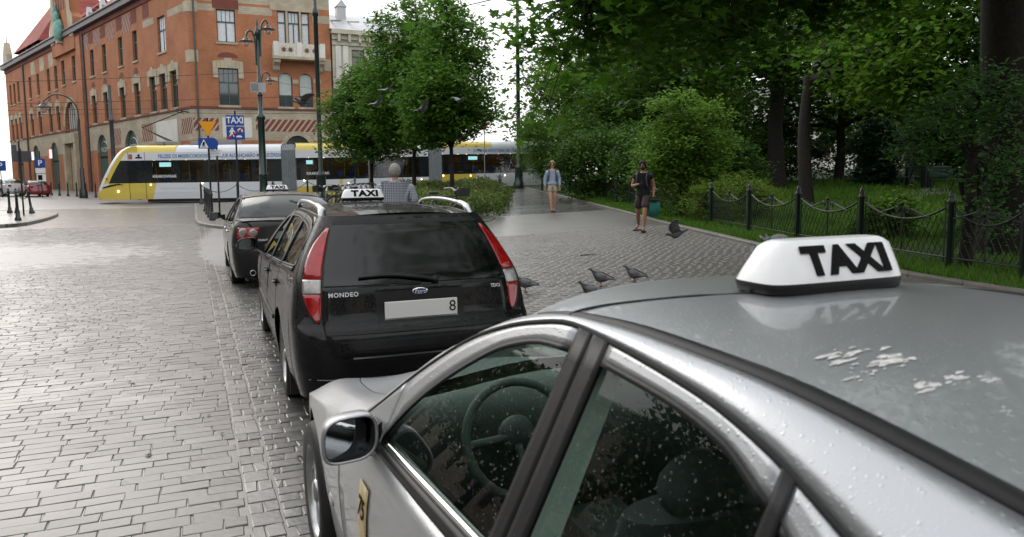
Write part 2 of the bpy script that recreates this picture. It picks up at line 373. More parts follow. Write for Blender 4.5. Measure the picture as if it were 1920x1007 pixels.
def lay(x0, x1, y0, y1, w, h, gap, seed, zoff=0, jit=.12):
    """running-bond stones: rows of (cx, cy, half x, half y)"""
    rr = random.Random(seed); res = []
    y = y0; k = 0
    while y+h < y1:
        hh = h*rr.uniform(.9, 1.1); xa = x0(y) if callable(x0) else x0; xb = x1(y) if callable(x1) else x1
        x = xa-(w*.5 if k % 2 else 0)-rr.uniform(0, w*.15)
        while x < xb:
            ww = w*rr.uniform(1-jit*1.6, 1+jit*1.6); a, b = max(x, xa), min(x+ww, xb)
            if b-a > w*.25: res.append(((a+b)/2, y+hh/2, (b-a-gap)/2, (hh-gap)/2))
            x += ww
        y += hh; k += 1
    return res
def project(p):
    d = Vector(p)-Vector((0, 0, CAMH)); z = d.dot(fw)
    if z < .1: return None
    return 960+1430*d.dot(rt)/z, 473-1430*d.dot(up)/z, z
def lay_stones(stones, mat, parent, name, massname, label, zoff=0., n_ind=300, bev=.003, tilt=.009, dz=.0018, hidden=None, thick=.03):
    st = np.array(stones); N = len(st)
    zz = np.array([g(a, b) for a, b in st[:, :2]])+zoff
    score = np.full(N, -1.)
    for i in range(N):
        q = project((st[i, 0], st[i, 1], zz[i]))
        if q and 5 < q[0] < 1915 and 5 < q[1] < 1003 and not (hidden and hidden(q[0], q[1])): score[i] = 1/q[2]
    order = np.argsort(-score); ind = set(int(i) for i in order[:n_ind] if score[i] > 0)
    corner = np.array([(-1, -1), (1, -1), (1, 1), (-1, 1)], float)
    F1 = np.array([(8, 9, 10, 11)]+[(r_*4+i, r_*4+(i+1) % 4, r_*4+4+(i+1) % 4, r_*4+4+i) for r_ in (0, 1) for i in range(4)])
    def geom(hx, hy, seed):
        q = np.random.RandomState(seed); jx = q.uniform(-.004, .004, (4, 2)); top = []
        base = corner*[hx, hy]+jx; ins = corner*[hx-bev*1.6, hy-bev*1.3]+jx*1.3
        tx, ty = q.uniform(-tilt, tilt, 2)
        V = np.zeros((12, 3)); V[0:4, :2] = base; V[0:4, 2] = -thick; V[4:8, :2] = base; V[4:8, 2] = -bev; V[8:12, :2] = ins
        V[8:12, 2] = q.uniform(-.001, .0015, 4); V[4:, 2] += V[4:, 0]*tx+V[4:, 1]*ty+q.uniform(-dz, dz)
        return V
    shared = {}
    for i in sorted(ind):
        key = (round(st[i, 2], 2), round(st[i, 3], 3), i % 4)
        if key not in shared:
            me = bpy.data.meshes.new(name); me.from_pydata([tuple(v) for v in geom(st[i, 2], st[i, 3], i)], [], [tuple(f) for f in F1]); me.materials.append(mat); shared[key] = me
        link(name, shared[key], parent, (st[i, 0], st[i, 1], zz[i]))
    Vs, Fs, T = [], [], []
    k = 0
    for i in range(N):
        if i in ind: continue
        V = geom(st[i, 2], st[i, 3], i)+[st[i, 0], st[i, 1], zz[i]]
        Vs.append(V); Fs.append(F1+12*k); T += [(i*.6180339) % 1]*9; k += 1
    o = mesh_np(massname, np.concatenate(Vs), np.concatenate(Fs), mat, parent, T, flat=True); o['kind'] = 'stuff'; o['label'] = label
hid = lambda x, y: x > 565 and y > 560 or (x > 420 and y < 535)
lay_stones(lay(-9.9, .185, 1.4, 29.95, .215, .112, .0045, 3), M['sett'], road, 'sett', 'sett_paving', 'wet grey setts in running bond further up the street')
gut = tag(empty('gutter'), 'row of dark worn stones edging the taxi lane', kind='structure')
lay_stones(lay(.192, .345, 1.4, 29.95, .16, .15, .007, 4, jit=0), M['gutter_sett'], gut, 'gutter_stone', 'gutter_paving', 'far run of the gutter stones', n_ind=120, tilt=.02)
lane = tag(empty('taxi_lane'), 'lane of small dark setts under the parked taxis', kind='structure')
lay_stones(lay(.352, 2.78, 1.4, 29.95, .165, .105, .008, 5), M['gutter_sett'], lane, 'sett', 'lane_paving', 'dark setts under and between the parked taxis', n_ind=260, tilt=.018, hidden=hid)

# plaza pavement
Pm = MB(); ys = [-14+.5*i for i in range(0, 124)]; rows = []; pav0, pav1 = 6.5, 17.0
for y in ys:
    a, b = plaza_x(y)+.12, park_x(y)-.1
    rows.append([(a+(b-a)*t/16, y, g(a+(b-a)*t/16, y)+.1-(.007 if pav0 <= y <= pav1 else 0)) for t in range(17)])
Pm.grid(rows)
plaza = Pm.build('pavement', [M['far_paver'], M['joint'], M['path_slab']])
tag(plaza, 'wet paved square between the taxi rank and the park kerb', kind='structure')
plaza.data.polygons.foreach_set('material_index', [1 if pav0 <= p.center.y <= pav1 else (2 if p.center.y > 23.5 and p.center.x > 6 else 0) for p in plaza.data.polygons])
hid2 = lambda x, y: (x < 1000 and y > 400) or y > 600-.02*(x-1000) or (x > 1385 and y > 445)
lay_stones(lay(lambda y: max(2.98, 2.98), lambda y: park_x(y)-.12, pav0+.02, pav1-.02, .2, .1, .006, 6, jit=.02), M['paver'], plaza, 'paver', 'paver_field', 'small grey pavers across the square', zoff=.1, bev=.005, tilt=.008, dz=.002, hidden=hid2)
# kerbs, each stone its own piece
def kerb_run(pts, parent, hgt, wid=.14, ln=.9, name='kerb_stone', top=None):
    P = resamp([Vector((x, y, 0)) for x, y in pts], 400); L_ = sum((b-a).length for a, b in zip(P, P[1:])); n = max(2, int(L_/ln)); Q = resamp(P, n+1)
    for i in range(n):
        a, b = Q[i], Q[i+1]; d = (b-a).normalized(); nrm = Vector((-d.y, d.x, 0)); m = MB(); gp = d*.006
        c = (a+b)/2; z0 = g(c.x, c.y)
        vs = []
        for (p, zz) in ((a+gp, g(a.x, a.y)), (b-gp, g(b.x, b.y))):
            for (o_, h_) in ((-wid/2, -.1), (wid/2, -.1), (wid/2, hgt-.012), (wid/2-.014, hgt+.004), (-wid/2+.014, hgt+.004), (-wid/2, hgt-.012)):
                q = p+nrm*o_-c; vs.append((q.x, q.y, zz-z0+h_))
        m.add(vs, [(0, 1, 2, 3, 4, 5), (11, 10, 9, 8, 7, 6)]+[(k, k+6, (k+1) % 6+6, (k+1) % 6) for k in range(6)])
        m.build(name, M['kerb'], parent, (c.x, c.y, z0))
kerb_run([(plaza_x(y)+.05, y) for y in [2+.5*i for i in range(0, 91)]], plaza, .1)
kerb_run([(park_x(y), y) for y in [1+.5*i for i in range(0, 95)]], plaza, .14, .16)
# lawn with lumps
Lm = MB(); rows = []
offs = [.07, .5, 1, 1.5, 2, 3, 4, 5, 6.5, 8, 10, 12, 15, 18, 22, 27, 34, 45, 60, 80]
for y in [-14+.75*i for i in range(0, 96)]:
    rows.append([(park_x(y)+o_, y, g(park_x(y)+o_, y)+.12+(.05*math.sin(o_*1.7+y*.9)*math.sin(y*.7) if o_ > .4 else 0)) for o_ in offs])
Lm.grid(rows)
lawn = tag(Lm.build('lawn', M['soil_grass']), 'park lawn behind the iron fence', kind='structure')
pp = MB(); rows = []
for t in range(13):
    x = 23+t*2.2; rows.append([(x, 19.0+(x-23)*.35+k*.55, g(x, 20)+.175+.02*k/4) for k in range(5)])
pp.grid(rows); tag(pp.build('park_path', M['park_path']), 'pale path crossing the park lawn by the bench', kind='structure')
# left traffic island
isl = [(-14, 29.2), (-6.4, 31.0), (-5.6, 32.4), (-5.4, 35), (-5.5, 38.2), (-5.9, 40.4), (-7.0, 42.5), (-14, 45.5)]
Im = MB(); I2 = [Vector((x, y, 0)) for x, y in isl]; I2 = catmull(I2, 40); n = len(I2)
Im.add([(-20, 37, g(-20, 37)+.11)]+[(p.x, p.y, g(p.x, p.y)+.11) for p in I2], [(0, i+1, i+2) for i in range(n-1)])
island = tag(Im.build('traffic_island', M['far_paver']), 'paved traffic island with bollards left of the street', kind='structure')
kerb_run([(p.x, p.y) for p in I2], island, .115, .2, 1.0)
# tram rails, grooved
def rail_line(pts):
    P = catmull([Vector((x, y, 0)) for x, y in pts], 60)
    tr = tag(empty('tram_track'), 'pair of steel tram rails set into the road', kind='structure')
    for s_ in (-.72, .72):
        rows = []
        m = MB()
        for k, o_ in ((0, -.035), (0, .035)):
            row = []
            for i, p in enumerate(P):
                d = (P[min(i+1, 59)]-P[max(i-1, 0)]).normalized(); q = p+Vector((-d.y, d.x, 0))*(s_+o_); row.append((q.x, q.y, g(q.x, q.y)+.006))
            rows.append(row)
        m.grid(rows); m.build('rail', M['steel'], tr)
TR = [(-60, 74), (-30, 62), (-14, 56.2), (-5, 53.4), (0, 52), (5, 50.6), (9, 50.5), (15, 51.3), (24, 54), (40, 60), (70, 74)]
rail_line(TR); rail_line([(x-1.2, y-3.4) for x, y in TR])
# ================================================================== buildings
def brick_mat(name, c1, c2, mortar, bw=.26, rh=.075, bump=.3):
    m = mk(name, c1, .85); n = m.node_tree; l = n.links.new; b = n.nodes['Principled BSDF']
    tcn = n.nodes.new('ShaderNodeTexCoord'); sx = n.nodes.new('ShaderNodeSeparateXYZ'); cb = n.nodes.new('ShaderNodeCombineXYZ')
    l(tcn.outputs['Object'], sx.inputs[0]); l(sx.outputs[0], cb.inputs[0]); l(sx.outputs[2], cb.inputs[1])
    bt = n.nodes.new('ShaderNodeTexBrick'); bt.inputs['Scale'].default_value = 1; bt.inputs['Brick Width'].default_value = bw; bt.inputs['Row Height'].default_value = rh; bt.inputs['Mortar Size'].default_value = .008; bt.inputs['Bias'].default_value = -.1
    bt.inputs[1].default_value = (*c1, 1); bt.inputs[2].default_value = (*c2, 1); bt.inputs[3].default_value = (*mortar, 1); l(cb.outputs[0], bt.inputs['Vector'])
    nz = n.nodes.new('ShaderNodeTexNoise'); nz.inputs['Scale'].default_value = .45; nz.inputs['Detail'].default_value = 7; l(tcn.outputs['Object'], nz.inputs['Vector'])
    mr = n.nodes.new('ShaderNodeMapRange'); mr.inputs[1].default_value = .3; mr.inputs[2].default_value = .7; mr.inputs[3].default_value = .72; mr.inputs[4].default_value = 1.12; l(nz.outputs[0], mr.inputs[0])
    mm = n.nodes.new('ShaderNodeMix'); mm.data_type = 'RGBA'; mm.blend_type = 'MULTIPLY'; mm.inputs[0].default_value = 1; l(bt.outputs['Color'], mm.inputs[6]); l(mr.outputs[0], mm.inputs[7]); l(mm.outputs[2], b.inputs['Base Color'])
    bp = n.nodes.new('ShaderNodeBump'); bp.inputs['Strength'].default_value = bump; bp.inputs['Distance'].default_value = .01; l(bt.outputs['Fac'], bp.inputs['Height']); bp.invert = True; l(bp.outputs[0], b.inputs['Normal'])
    return m
brick_mat('red_brick', (.43, .158, .066), (.34, .116, .05), (.34, .20, .125))
brick_mat('dark_brick', (.20, .05, .035), (.15, .04, .03), (.16, .09, .07))
brick_mat('pale_brick', (.46, .40, .30), (.38, .33, .24), (.26, .22, .17), .4, .16)
brick_mat('roof_tile', (.34, .085, .07), (.25, .06, .05), (.08, .03, .03), .3, .22, .8)
mk('sandstone', (.40, .345, .25), .85, var=.22, vs=1.1, bump=.3, bs=8)
mk('green_wood', (.03, .085, .07), .5, var=.2, vs=3); mk('blind', (.42, .47, .44), .7, var=.08, vs=2); mk('curtain', (.62, .64, .68), .8, var=.1, vs=8)
mk('copper_green', (.13, .30, .25), .6, var=.35, vs=3, bump=.3); mk('grey_metal_roof', (.42, .44, .46), .4, .3, var=.15, vs=1); mk('cream_plaster', (.46, .43, .35), .85, var=.15, vs=.8, bump=.15); mk('white_plaster', (.62, .61, .57), .85, var=.1, vs=.7); mk('beige_plaster', (.50, .42, .33), .85, var=.12, vs=.6); mk('yellow_plaster', (.42, .33, .17), .85, var=.15, vs=.8)
mk('slate', (.07, .07, .075), .5, var=.3, vs=2); mk('majolica', (.55, .50, .42), .5, var=.2, vs=6); mk('brown_wood', (.10, .05, .03), .5, var=.3, vs=8)
mk('window_glass', (.03, .037, .04), .04, 0, spec=.9, coat=.6, var=.3, vs=.6)
mk('flower_red', (.5, .08, .05), .6, emit=(.8, .15, .1), es=.25); mk('shop_white', (.8, .8, .8), .5, emit=(1, 1, 1), es=.5)
def stripe_mat():
    m = mk('diagonal_stripe', (.3, .1, .06), .85); n = m.node_tree; l = n.links.new; b = n.nodes['Principled BSDF']; tcn = n.nodes.new('ShaderNodeTexCoord')
    sx = n.nodes.new('ShaderNodeSeparateXYZ'); l(tcn.outputs['Object'], sx.inputs[0]); a = n.nodes.new('ShaderNodeMath'); a.operation = 'MULTIPLY_ADD'; a.inputs[1].default_value = -.75; l(sx.outputs[2], a.inputs[0]); l(sx.outputs[0], a.inputs[2])
    f = n.nodes.new('ShaderNodeMath'); f.operation = 'MULTIPLY'; f.inputs[1].default_value = 2.2; l(a.outputs[0], f.inputs[0]); fr = n.nodes.new('ShaderNodeMath'); fr.operation = 'FRACT'; l(f.outputs[0], fr.inputs[0])
    gt = n.nodes.new('ShaderNodeMath'); gt.operation = 'GREATER_THAN'; gt.inputs[1].default_value = .36; l(fr.outputs[0], gt.inputs[0])
    mm = n.nodes.new('ShaderNodeMix'); mm.data_type = 'RGBA'; mm.inputs[6].default_value = (.42, .36, .27, 1); mm.inputs[7].default_value = (.19, .058, .045, 1); l(gt.outputs[0], mm.inputs[0]); l(mm.outputs[2], b.inputs['Base Color'])
stripe_mat()

class Facade:
    """a wall in its own frame: x along, z up, -y outwards; openings are cut out and their jambs built"""
    def __init__(s, root, loc, rz, length, z0, z1):
        s.root, s.loc, s.rz, s.L, s.z0, s.z1 = root, loc, rz, length, z0, z1; s.open = []
    def B(s, mb, name, mat, parent=None, sub=False):
        if parent is not None: return mb.build(name, mat, parent)
        return mb.build(name, mat, s.root, s.loc, s.rz)
    def wall(s, bands, depth=.35, name='wall'):
        """bands = [(z0, z1, material)]"""
        for (a, b_, mt) in bands:
            ops = [o for o in s.open if o[2] < b_ and o[3] > a]
            xs = sorted({0, s.L}|{min(max(v, 0), s.L) for o in ops for v in o[:2]}); zs = sorted({a, b_}|{min(max(v, a), b_) for o in ops for v in o[2:]})
            m = MB()
            for x0, x1 in zip(xs, xs[1:]):
                for q0, q1 in zip(zs, zs[1:]):
                    cx, cz = (x0+x1)/2, (q0+q1)/2
                    if any(o[0] < cx < o[1] and o[2] < cz < o[3] for o in ops): continue
                    m.add([(x0, 0, q0), (x1, 0, q0), (x1, 0, q1), (x0, 0, q1)], [(0, 1, 2, 3)])
            for o in ops:
                x0, x1, q0, q1 = o; q0, q1 = max(q0, a), min(q1, b_)
                m.add([(x0, 0, q0), (x0, depth, q0), (x0, depth, q1), (x0, 0, q1)], [(0, 1, 2, 3)]); m.add([(x1, 0, q0), (x1, depth, q0), (x1, depth, q1), (x1, 0, q1)], [(3, 2, 1, 0)])
                if o[3] <= b_: m.add([(x0, 0, q1), (x1, 0, q1), (x1, depth, q1), (x0, depth, q1)], [(3, 2, 1, 0)])
                if o[2] >= a: m.add([(x0, 0, q0), (x1, 0, q0), (x1, depth, q0), (x0, depth, q0)], [(0, 1, 2, 3)])
            s.B(m, name, mt)
    def window(s, cx, w, z0, z1, frame='green_wood', pane='window_glass', cols=2, transom=.62, arch=0, sill=True, hood=None, blind=0, lights=3, curtain=None):
        x0, x1 = cx-w/2, cx+w/2; s.open.append((x0, x1, z0, z1)); f = .07; d = .2
        win = empty('window', parent=s.root); win.location = s.loc; win.rotation_euler = (0, 0, s.rz)
        m = MB(); y0, y1 = d-.03, d+.05
        m.box(x0, x0+f, y0, y1, z0, z1); m.box(x1-f, x1, y0, y1, z0, z1); m.box(x0+f, x1-f, y0, y1, z1-f, z1); m.box(x0+f, x1-f, y0, y1, z0, z0+f)
        zt = z0+(z1-z0)*transom
        m.box(x0+f, x1-f, y0-.02, y1, zt-.05, zt+.05)
        if cols > 1: m.box(cx-.04, cx+.04, y0-.01, y1, z0+f, zt-.05)
        for k in range(1, lights+1 if lights else 0): 
            if lights: xx = x0+f+(w-2*f)*k/(lights+1); m.box(xx-.02, xx+.02, y0+.01, y1, zt+.05, z1-f)
        m.build('frame', M[frame], win)
        m = MB(); m.add([(x0+f, d+.02, z0+f), (x1-f, d+.02, z0+f), (x1-f, d+.02, z1-f), (x0+f, d+.02, z1-f)], [(0, 1, 2, 3)]); m.build('pane', M[pane], win)
        if curtain:
            m = MB(); k = 24; m.grid([[(x0+f+.01+(w-2*f-.02)*i/k, d+.005-.006*math.sin(i*2.4), z) for i in range(k+1)] for z in (z0+f+.02, z1-f-.02)], True); m.build('curtain', M[curtain], win)
        if blind:
            m = MB(); m.box(x0+f+.01, x1-f-.01, d-.02, d+.01, z1-(z1-z0)*blind, z1-.03); m.build('blind', M['blind'], win)
        if sill:
            m = MB(); m.box(x0-.1, x1+.1, -.1, .12, z0-.16, z0-.004); m.build('sill', M['sandstone'], win)
        if hood == 'stone':   # stone surround with keystone
            m = MB(); t = .38
            m.box(x0-t, x0-.003, -.07, .05, z1-.75, z1-.003); m.box(x1+.003, x1+t, -.07, .05, z1-.75, z1-.003)
            n = 8
            for k in range(n):
                a0, a1 = k/n, (k+1)/n; up_ = lambda a: .12*math.sin(math.pi*a)
                xa, xb = x0-t+(w+2*t)*a0+.006, x0-t+(w+2*t)*a1-.006; h_ = .5+(.16 if k in (3, 4) else 0)
                m.add([(xa, -.075, z1), (xb, -.075, z1), (xb, -.075, z1+h_+up_(a1)), (xa, -.075, z1+h_+up_(a0)), (xa, .02, z1), (xb, .02, z1), (xb, .02, z1+h_+up_(a1)), (xa, .02, z1+h_+up_(a0))], [(0, 1, 2, 3), (0, 3, 7, 4), (1, 5, 6, 2), (3, 2, 6, 7), (0, 4, 5, 1)])
            m.build('stone_surround', M['sandstone'], win)
        if hood == 'niche':   # small blind arch of dark brick under the storey above
            m = MB(); zc = z1+1.0; ring = [(cx+.5*math.cos(math.pi*k/10)*w/1.3, zc+.42*math.sin(math.pi*k/10)) for k in range(11)]
            m.prism([(p_[0], p_[1]) for p_ in ring][::-1], lambda x, z: (x, -.03, z), lambda x, z: (x, .03, z)); m.build('brick_niche', M['dark_brick'], win)
        return win
    def arch_fill(s, x0, x1, z0, z1, mat, name='spandrel', y=-.002, thick=.35, stone=None):
        """fills the corners above a round arch inside the opening x0..x1, springing at z1-(x1-x0)/2"""
        r_ = (x1-x0)/2; cx = (x0+x1)/2; zs = z1-r_; n = 14; m = MB(); pts = [(cx-r_*math.cos(math.pi*k/n), zs+r_*math.sin(math.pi*k/n)) for k in range(n+1)]
        for yy, fl in ((y, False),):
            for k in range(n):
                (xa, za), (xb, zb) = pts[k], pts[k+1]; m.add([(xa, yy, za), (xb, yy, zb), (xb, yy, z1), (xa, yy, z1)], [(0, 1, 2, 3)])
        for k in range(n):
            (xa, za), (xb, zb) = pts[k], pts[k+1]; m.add([(xa, yy, za), (xb, yy, zb), (xb, thick, zb), (xa, thick, za)], [(0, 3, 2, 1)])
        s.B(m, name, M[mat])
        if stone:
            t = stone
            for k in range(n):
                a0, a1 = math.pi*(k+.06)/n, math.pi*(k+.94)/n; ra, rb = r_+.004, r_+t; m = MB()
                P = [(cx-ra*math.cos(a0), zs+ra*math.sin(a0)), (cx-ra*math.cos(a1), zs+ra*math.sin(a1)), (cx-rb*math.cos(a1), zs+rb*math.sin(a1)), (cx-rb*math.cos(a0), zs+rb*math.sin(a0))]
                m.prism(P, lambda x, z: (x, -.06, z), lambda x, z: (x, .1, z)); s.B(m, 'voussoir', M['sandstone'])
    def strip(s, name, x0, x1, z0, z1, out, mat):
        m = MB(); m.box(x0, x1, -out, .05, z0, z1); return s.B(m, name, M[mat])

po = empty('post_office', (.36, 63.19, .3), 0, 'long red brick and sandstone corner building with green windows', 'building')
PZ = .3
# ---- street front facing the square (runs along +X)
F1 = Facade(po, (0, 0, -PZ), R(2.0), 10.55, .3, 17.2)
F1.window(2.7, 1.35, 12.1, 14.55, hood=None, curtain='curtain'); 
for cx, w_ in ((6.8, .62), (7.72, .85), (8.62, .62)): F1.window(cx, w_, 12.15, 14.75, cols=1 if w_ < .7 else 2, lights=0 if w_ < .7 else 2, sill=False, curtain='curtain', transom=.66)
F1.window(2.7, 1.45, 7.35, 10.15, hood='stone', lights=3)
for cx in (6.92, 8.5): 
    F1.window(cx, 1.08, 7.35, 10.0, blind=.68, sill=True, lights=0, transom=.33)
F1.open.append((2.1, 4.25, 4.9, 6.45)); F1.open.append((6.75, 8.65, 1.2, 5.1)); F1.open.append((2.0, 4.4, .3, 3.9))
F1.wall([(.3, 4.7, M['red_brick']), (4.7, 7.2, M['pale_brick']), (7.2, 15.1, M['red_brick']), (15.1, 17.2, M['pale_brick'])])
for cx in (6.92, 8.5): F1.arch_fill(cx-.54, cx+.54, 8.0, 10.0, 'red_brick')
F1.arch_fill(6.75, 8.65, 1.2, 5.1, 'red_brick', stone=.35)
F1.strip('white_awning', 2.1, 4.25, 4.9, 6.44, .02, 'white_plaster'); F1.strip('arch_door', 6.8, 8.6, 1.2, 5.05, -.2, 'window_glass'); F1.strip('shop_window', 2.0, 4.4, .3, 3.88, -.2, 'window_glass')
F1.strip('band', 0, 10.55, 7.08, 7.24, .09, 'dark_brick'); F1.strip('cornice', -.1, 10.7, 16.6, 16.9, .35, 'sandstone')
F1.strip('stripe_panel', 4.55, 10.5, 5.4, 6.35, .012, 'diagonal_stripe'); F1.strip('stripe_panel', .05, 1.85, 5.4, 6.35, .012, 'diagonal_stripe')
F1.strip('stone_band', 0, 1.9, 14.35, 14.85, .012, 'pale_brick'); F1.strip('stone_band', 3.6, 6.1, 14.3, 14.9, .012, 'pale_brick'); F1.strip('stone_band', 9.2, 10.54, 14.0, 14.6, .012, 'pale_brick')
F1.strip('quoin', -.02, .62, 10.5, 11.4, .03, 'sandstone'); F1.strip('quoin', -.02, .7, 14.2, 15.0, .03, 'sandstone'); F1.strip('quoin', 10.0, 10.56, 10.3, 11.2, .03, 'sandstone')
F1.strip('lintel', 5.95, 9.4, 14.78, 15.35, .05, 'sandstone'); F1.strip('mullion', 7.12, 7.28, 12.15, 14.77, .03, 'sandstone'); F1.strip('mullion', 8.16, 8.30, 12.15, 14.77, .03, 'sandstone')
F1.strip('relieving_arch', 1.75, 3.65, 14.6, 15.3, .02, 'dark_brick'); F1.strip('impost', 5.7, 6.35, 9.35, 9.62, .03, 'sandstone'); F1.strip('impost', 7.48, 7.94, 9.2, 9.5, .03, 'sandstone'); F1.strip('impost', 9.1, 9.7, 9.3, 9.6, .03, 'sandstone')
m = MB(); n = 12
for k in range(n): pass
m.prism([(2.7-.75*math.cos(math.pi*k/10), 10.95+.4*math.sin(math.pi*k/10)) for k in range(11)], lambda x, z: (x, -.02, z), lambda x, z: (x, .03, z)); F1.B(m, 'brick_niche', M['dark_brick'])
m = MB(); m.tube([(.42, -.09, .3), (.42, -.09, 17)], .06, 8); F1.B(m, 'downpipe', M['slate'])
# majolica balcony
bal = empty('balcony', parent=po); bal.location = (0, 0, -PZ); bal.rotation_euler = (0, 0, R(2.0))
m = MB(); m.box(5.95, 9.95, -1.0, 0, 10.95, 11.15); m.build('floor_slab', M['sandstone'], bal)
m = MB(); m.box(6.0, 9.9, -.98, -.84, 11.152, 12.15); m.box(6.0, 6.14, -.838, 0, 11.152, 12.15); m.box(9.76, 9.9, -.838, 0, 11.152, 12.15); m.build('parapet', M['majolica'], bal)
for x in (6.0, 7.75, 9.55): m = MB(); m.box(x-.02, x+.37, -1.02, -.8, 11.156, 12.25); m.build('parapet_pier', M['white_plaster'], bal)
for x, mt in ((6.75, 'flower_red'), (7.25, 'slate'), (8.5, 'flower_red'), (9.1, 'slate')):
    m = MB(); m.prism([(x+(.26 if k % 2 else .12)*math.cos(math.pi*k/8), 11.65+(.26 if k % 2 else .12)*math.sin(math.pi*k/8)) for k in range(16)], lambda a, z: (a, -.995, z), lambda a, z: (a, -.978, z)); m.build('tile_star', M['brown_wood'] if mt == 'flower_red' else M[mt], bal)
for x in (6.0, 9.35): 
    m = MB(); m.prism([(0, 10.948), (-.9, 10.948), (-.85, 10.7), (-.45, 10.5), (-.3, 10.2), (0, 10.0)], lambda y, z, x=x: (x, y, z), lambda y, z, x=x: (x+.5, y, z)); m.build('console', M['sandstone'], bal)
# ---- long front receding to the left
hd = R(90+20.5)
L2 = 66.0
c_, s_ = math.cos(hd), math.sin(hd)
F2 = Facade(po, (L2*c_, L2*s_, -PZ), hd+math.pi, L2, .3, 17.2)   # local x grows towards the corner
X = lambda s: L2-s
F2.window(X(5.6), 1.75, 11.9, 14.7, curtain='curtain')
for s in (12.1, 16.1, 21.0, 25.0, 39.2, 42.6, 47.7, 51.9): F2.window(X(s), 1.25, 11.95, 14.5, lights=0)
for s in (31.7, 36.0): F2.window(X(s), 1.3, 12.1, 14.7, lights=0)
for s in (58.6, 61.0, 63.4): F2.window(X(s), 1.2, 11.95, 14.6, lights=0)
for s in (3.4, 5.8, 8.2): F2.window(X(s), 1.45, 7.35, 10.2, hood='stone', lights=2)
for s in (12.2, 16.2, 21.2, 25.1, 39.2, 42.7, 47.8, 52.0): F2.window(X(s), 1.4, 7.35, 10.05, hood='stone', lights=0); 
for s in (58.6, 61.0, 63.6): F2.window(X(s), 1.25, 7.2, 10.0, hood='stone', lights=0)
GA = [(14.6, 3.6), (23.4, 3.4), (42.2, 3.6), (51.2, 3.6), (60.5, 3.6)]
for s, w_ in GA: F2.open.append((X(s)-w_/2, X(s)+w_/2, .3, 6.15))
F2.open.append((X(34)-2.5, X(34)+2.5, 6.9, 10.15)); F2.open.append((X(33.6)-1.6, X(33.6)+1.6, .3, 5.6)); F2.open.append((X(5.6)-2.4, X(5.6)+2.4, 4.7, 6.5)); F2.open.append((X(5.6)-2.4, X(5.6)+2.4, .3, 3.9))
F2.wall([(.3, 4.7, M['red_brick']), (4.7, 7.2, M['pale_brick']), (7.2, 17.2, M['red_brick'])])
for s, w_ in GA:
    x0, x1 = X(s)-w_/2, X(s)+w_/2; F2.arch_fill(x0, x1, .3, 6.15, 'pale_brick')
    d_ = empty('arched_doorway', parent=po); d_.location = F2.loc; d_.rotation_euler = (0, 0, F2.rz)
    m = MB(); m.box(x0, x1, .22, .3, 4.05, 6.15); m.build('fanlight', M['green_wood'], d_)
    for k in range(3): m = MB(); a = x0+.15+k*(w_-.3)/3; m.box(a+.06, a+(w_-.3)/3-.06, .2, .26, .5, 3.85); m.build('leaf', M['green_wood'], d_)
    m = MB(); m.box(x0, x1, .30, .33, .3, 4.05); m.build('back_panel', M['dark'], d_)
    if s > 40:
        m = MB(); m.box(x0+.9, x0+1.7, -.5, -.35, 4.3, 5.4); m.build('fascia_light', M['flower_red'], d_); m = MB(); m.box(x0+1.72, x0+2.3, -.5, -.35, 4.3, 5.3); m.build('fascia_light', M['shop_white'], d_)
    else:
        m = MB(); m.tube([(X(s)+1.1*math.cos(a), .2, 4.75+.75*math.sin(a)) for a in [math.pi*k/12 for k in range(13)]], .05, 5); m.build('ironwork', M['steel'], d_)
        text('POCZTA', .55, M['white_paint'], d_, (X(s), .2, 4.7), (1, 0, 0), (0, 0, 1))
F2.arch_fill(X(34)-2.5, X(34)+2.5, 6.9, 10.15, 'red_brick', stone=.5)
pw_ = empty('portal_window', parent=po); pw_.location = F2.loc; pw_.rotation_euler = (0, 0, F2.rz)
m = MB(); m.box(X(34)-2.5, X(34)+2.5, .3, .33, 6.9, 10.15); m.build('pane', M['window_glass'], pw_)
for k in range(5): m = MB(); xx = X(34)-1.6+k*.8; m.box(xx-.05, xx+.05, .22, .29, 6.9, 10.0); m.build('mullion', M['white_plaster'], pw_)
F2.strip('portal_door', X(33.6)-1.6, X(33.6)+1.6, .3, 5.6, -.25, 'sandstone'); F2.strip('portal_pier', X(33.6)-2.5, X(33.6)-1.7, .3, 6.2, .5, 'sandstone'); F2.strip('portal_pier', X(33.6)+1.7, X(33.6)+2.5, .3, 6.2, .5, 'sandstone'); F2.strip('portal_head', X(33.6)-2.6, X(33.6)+2.6, 5.7, 6.7, .55, 'sandstone')
F2.strip('awning', X(5.6)-2.4, X(5.6)+2.4, 4.7, 6.48, .02, 'white_plaster'); F2.strip('shop_window', X(5.6)-2.4, X(5.6)+2.4, .3, 3.88, -.2, 'window_glass')
F2.strip('band', 0, L2, 7.08, 7.24, .09, 'dark_brick'); F2.strip('cornice', -.1, L2+.2, 16.75, 17.15, .55, 'slate'); F2.strip('frieze', 0, L2, 16.3, 16.72, .12, 'dark_brick')
for a, b_ in ((2.6, 3.2), (8.1, 12.6), (17.2, 21.9), (26, 29)): pass
for s in (10.2, 18.7): F2.strip('stripe_panel', X(s)-1.3, X(s)+1.3, 5.0, 6.5, .012, 'diagonal_stripe')
for s in (1.2,): F2.strip('stripe_panel', X(s)-1.1, X(s)+1.1, 5.2, 6.4, .012, 'diagonal_stripe')
for s in (14.1, 18.6, 23.0, 27.0, 40.9, 45.2, 49.8): F2.strip('frieze_panel', X(s)-1.1, X(s)+1.1, 14.6, 16.1, .014, 'diagonal_stripe' if s < 30 else 'sandstone')
for s in (12.1, 16.1, 21.0, 25.0, 9.0): F2.strip('frieze_brick', X(s)-.75, X(s)+.75, 15.1, 16.25, .016, 'dark_brick')
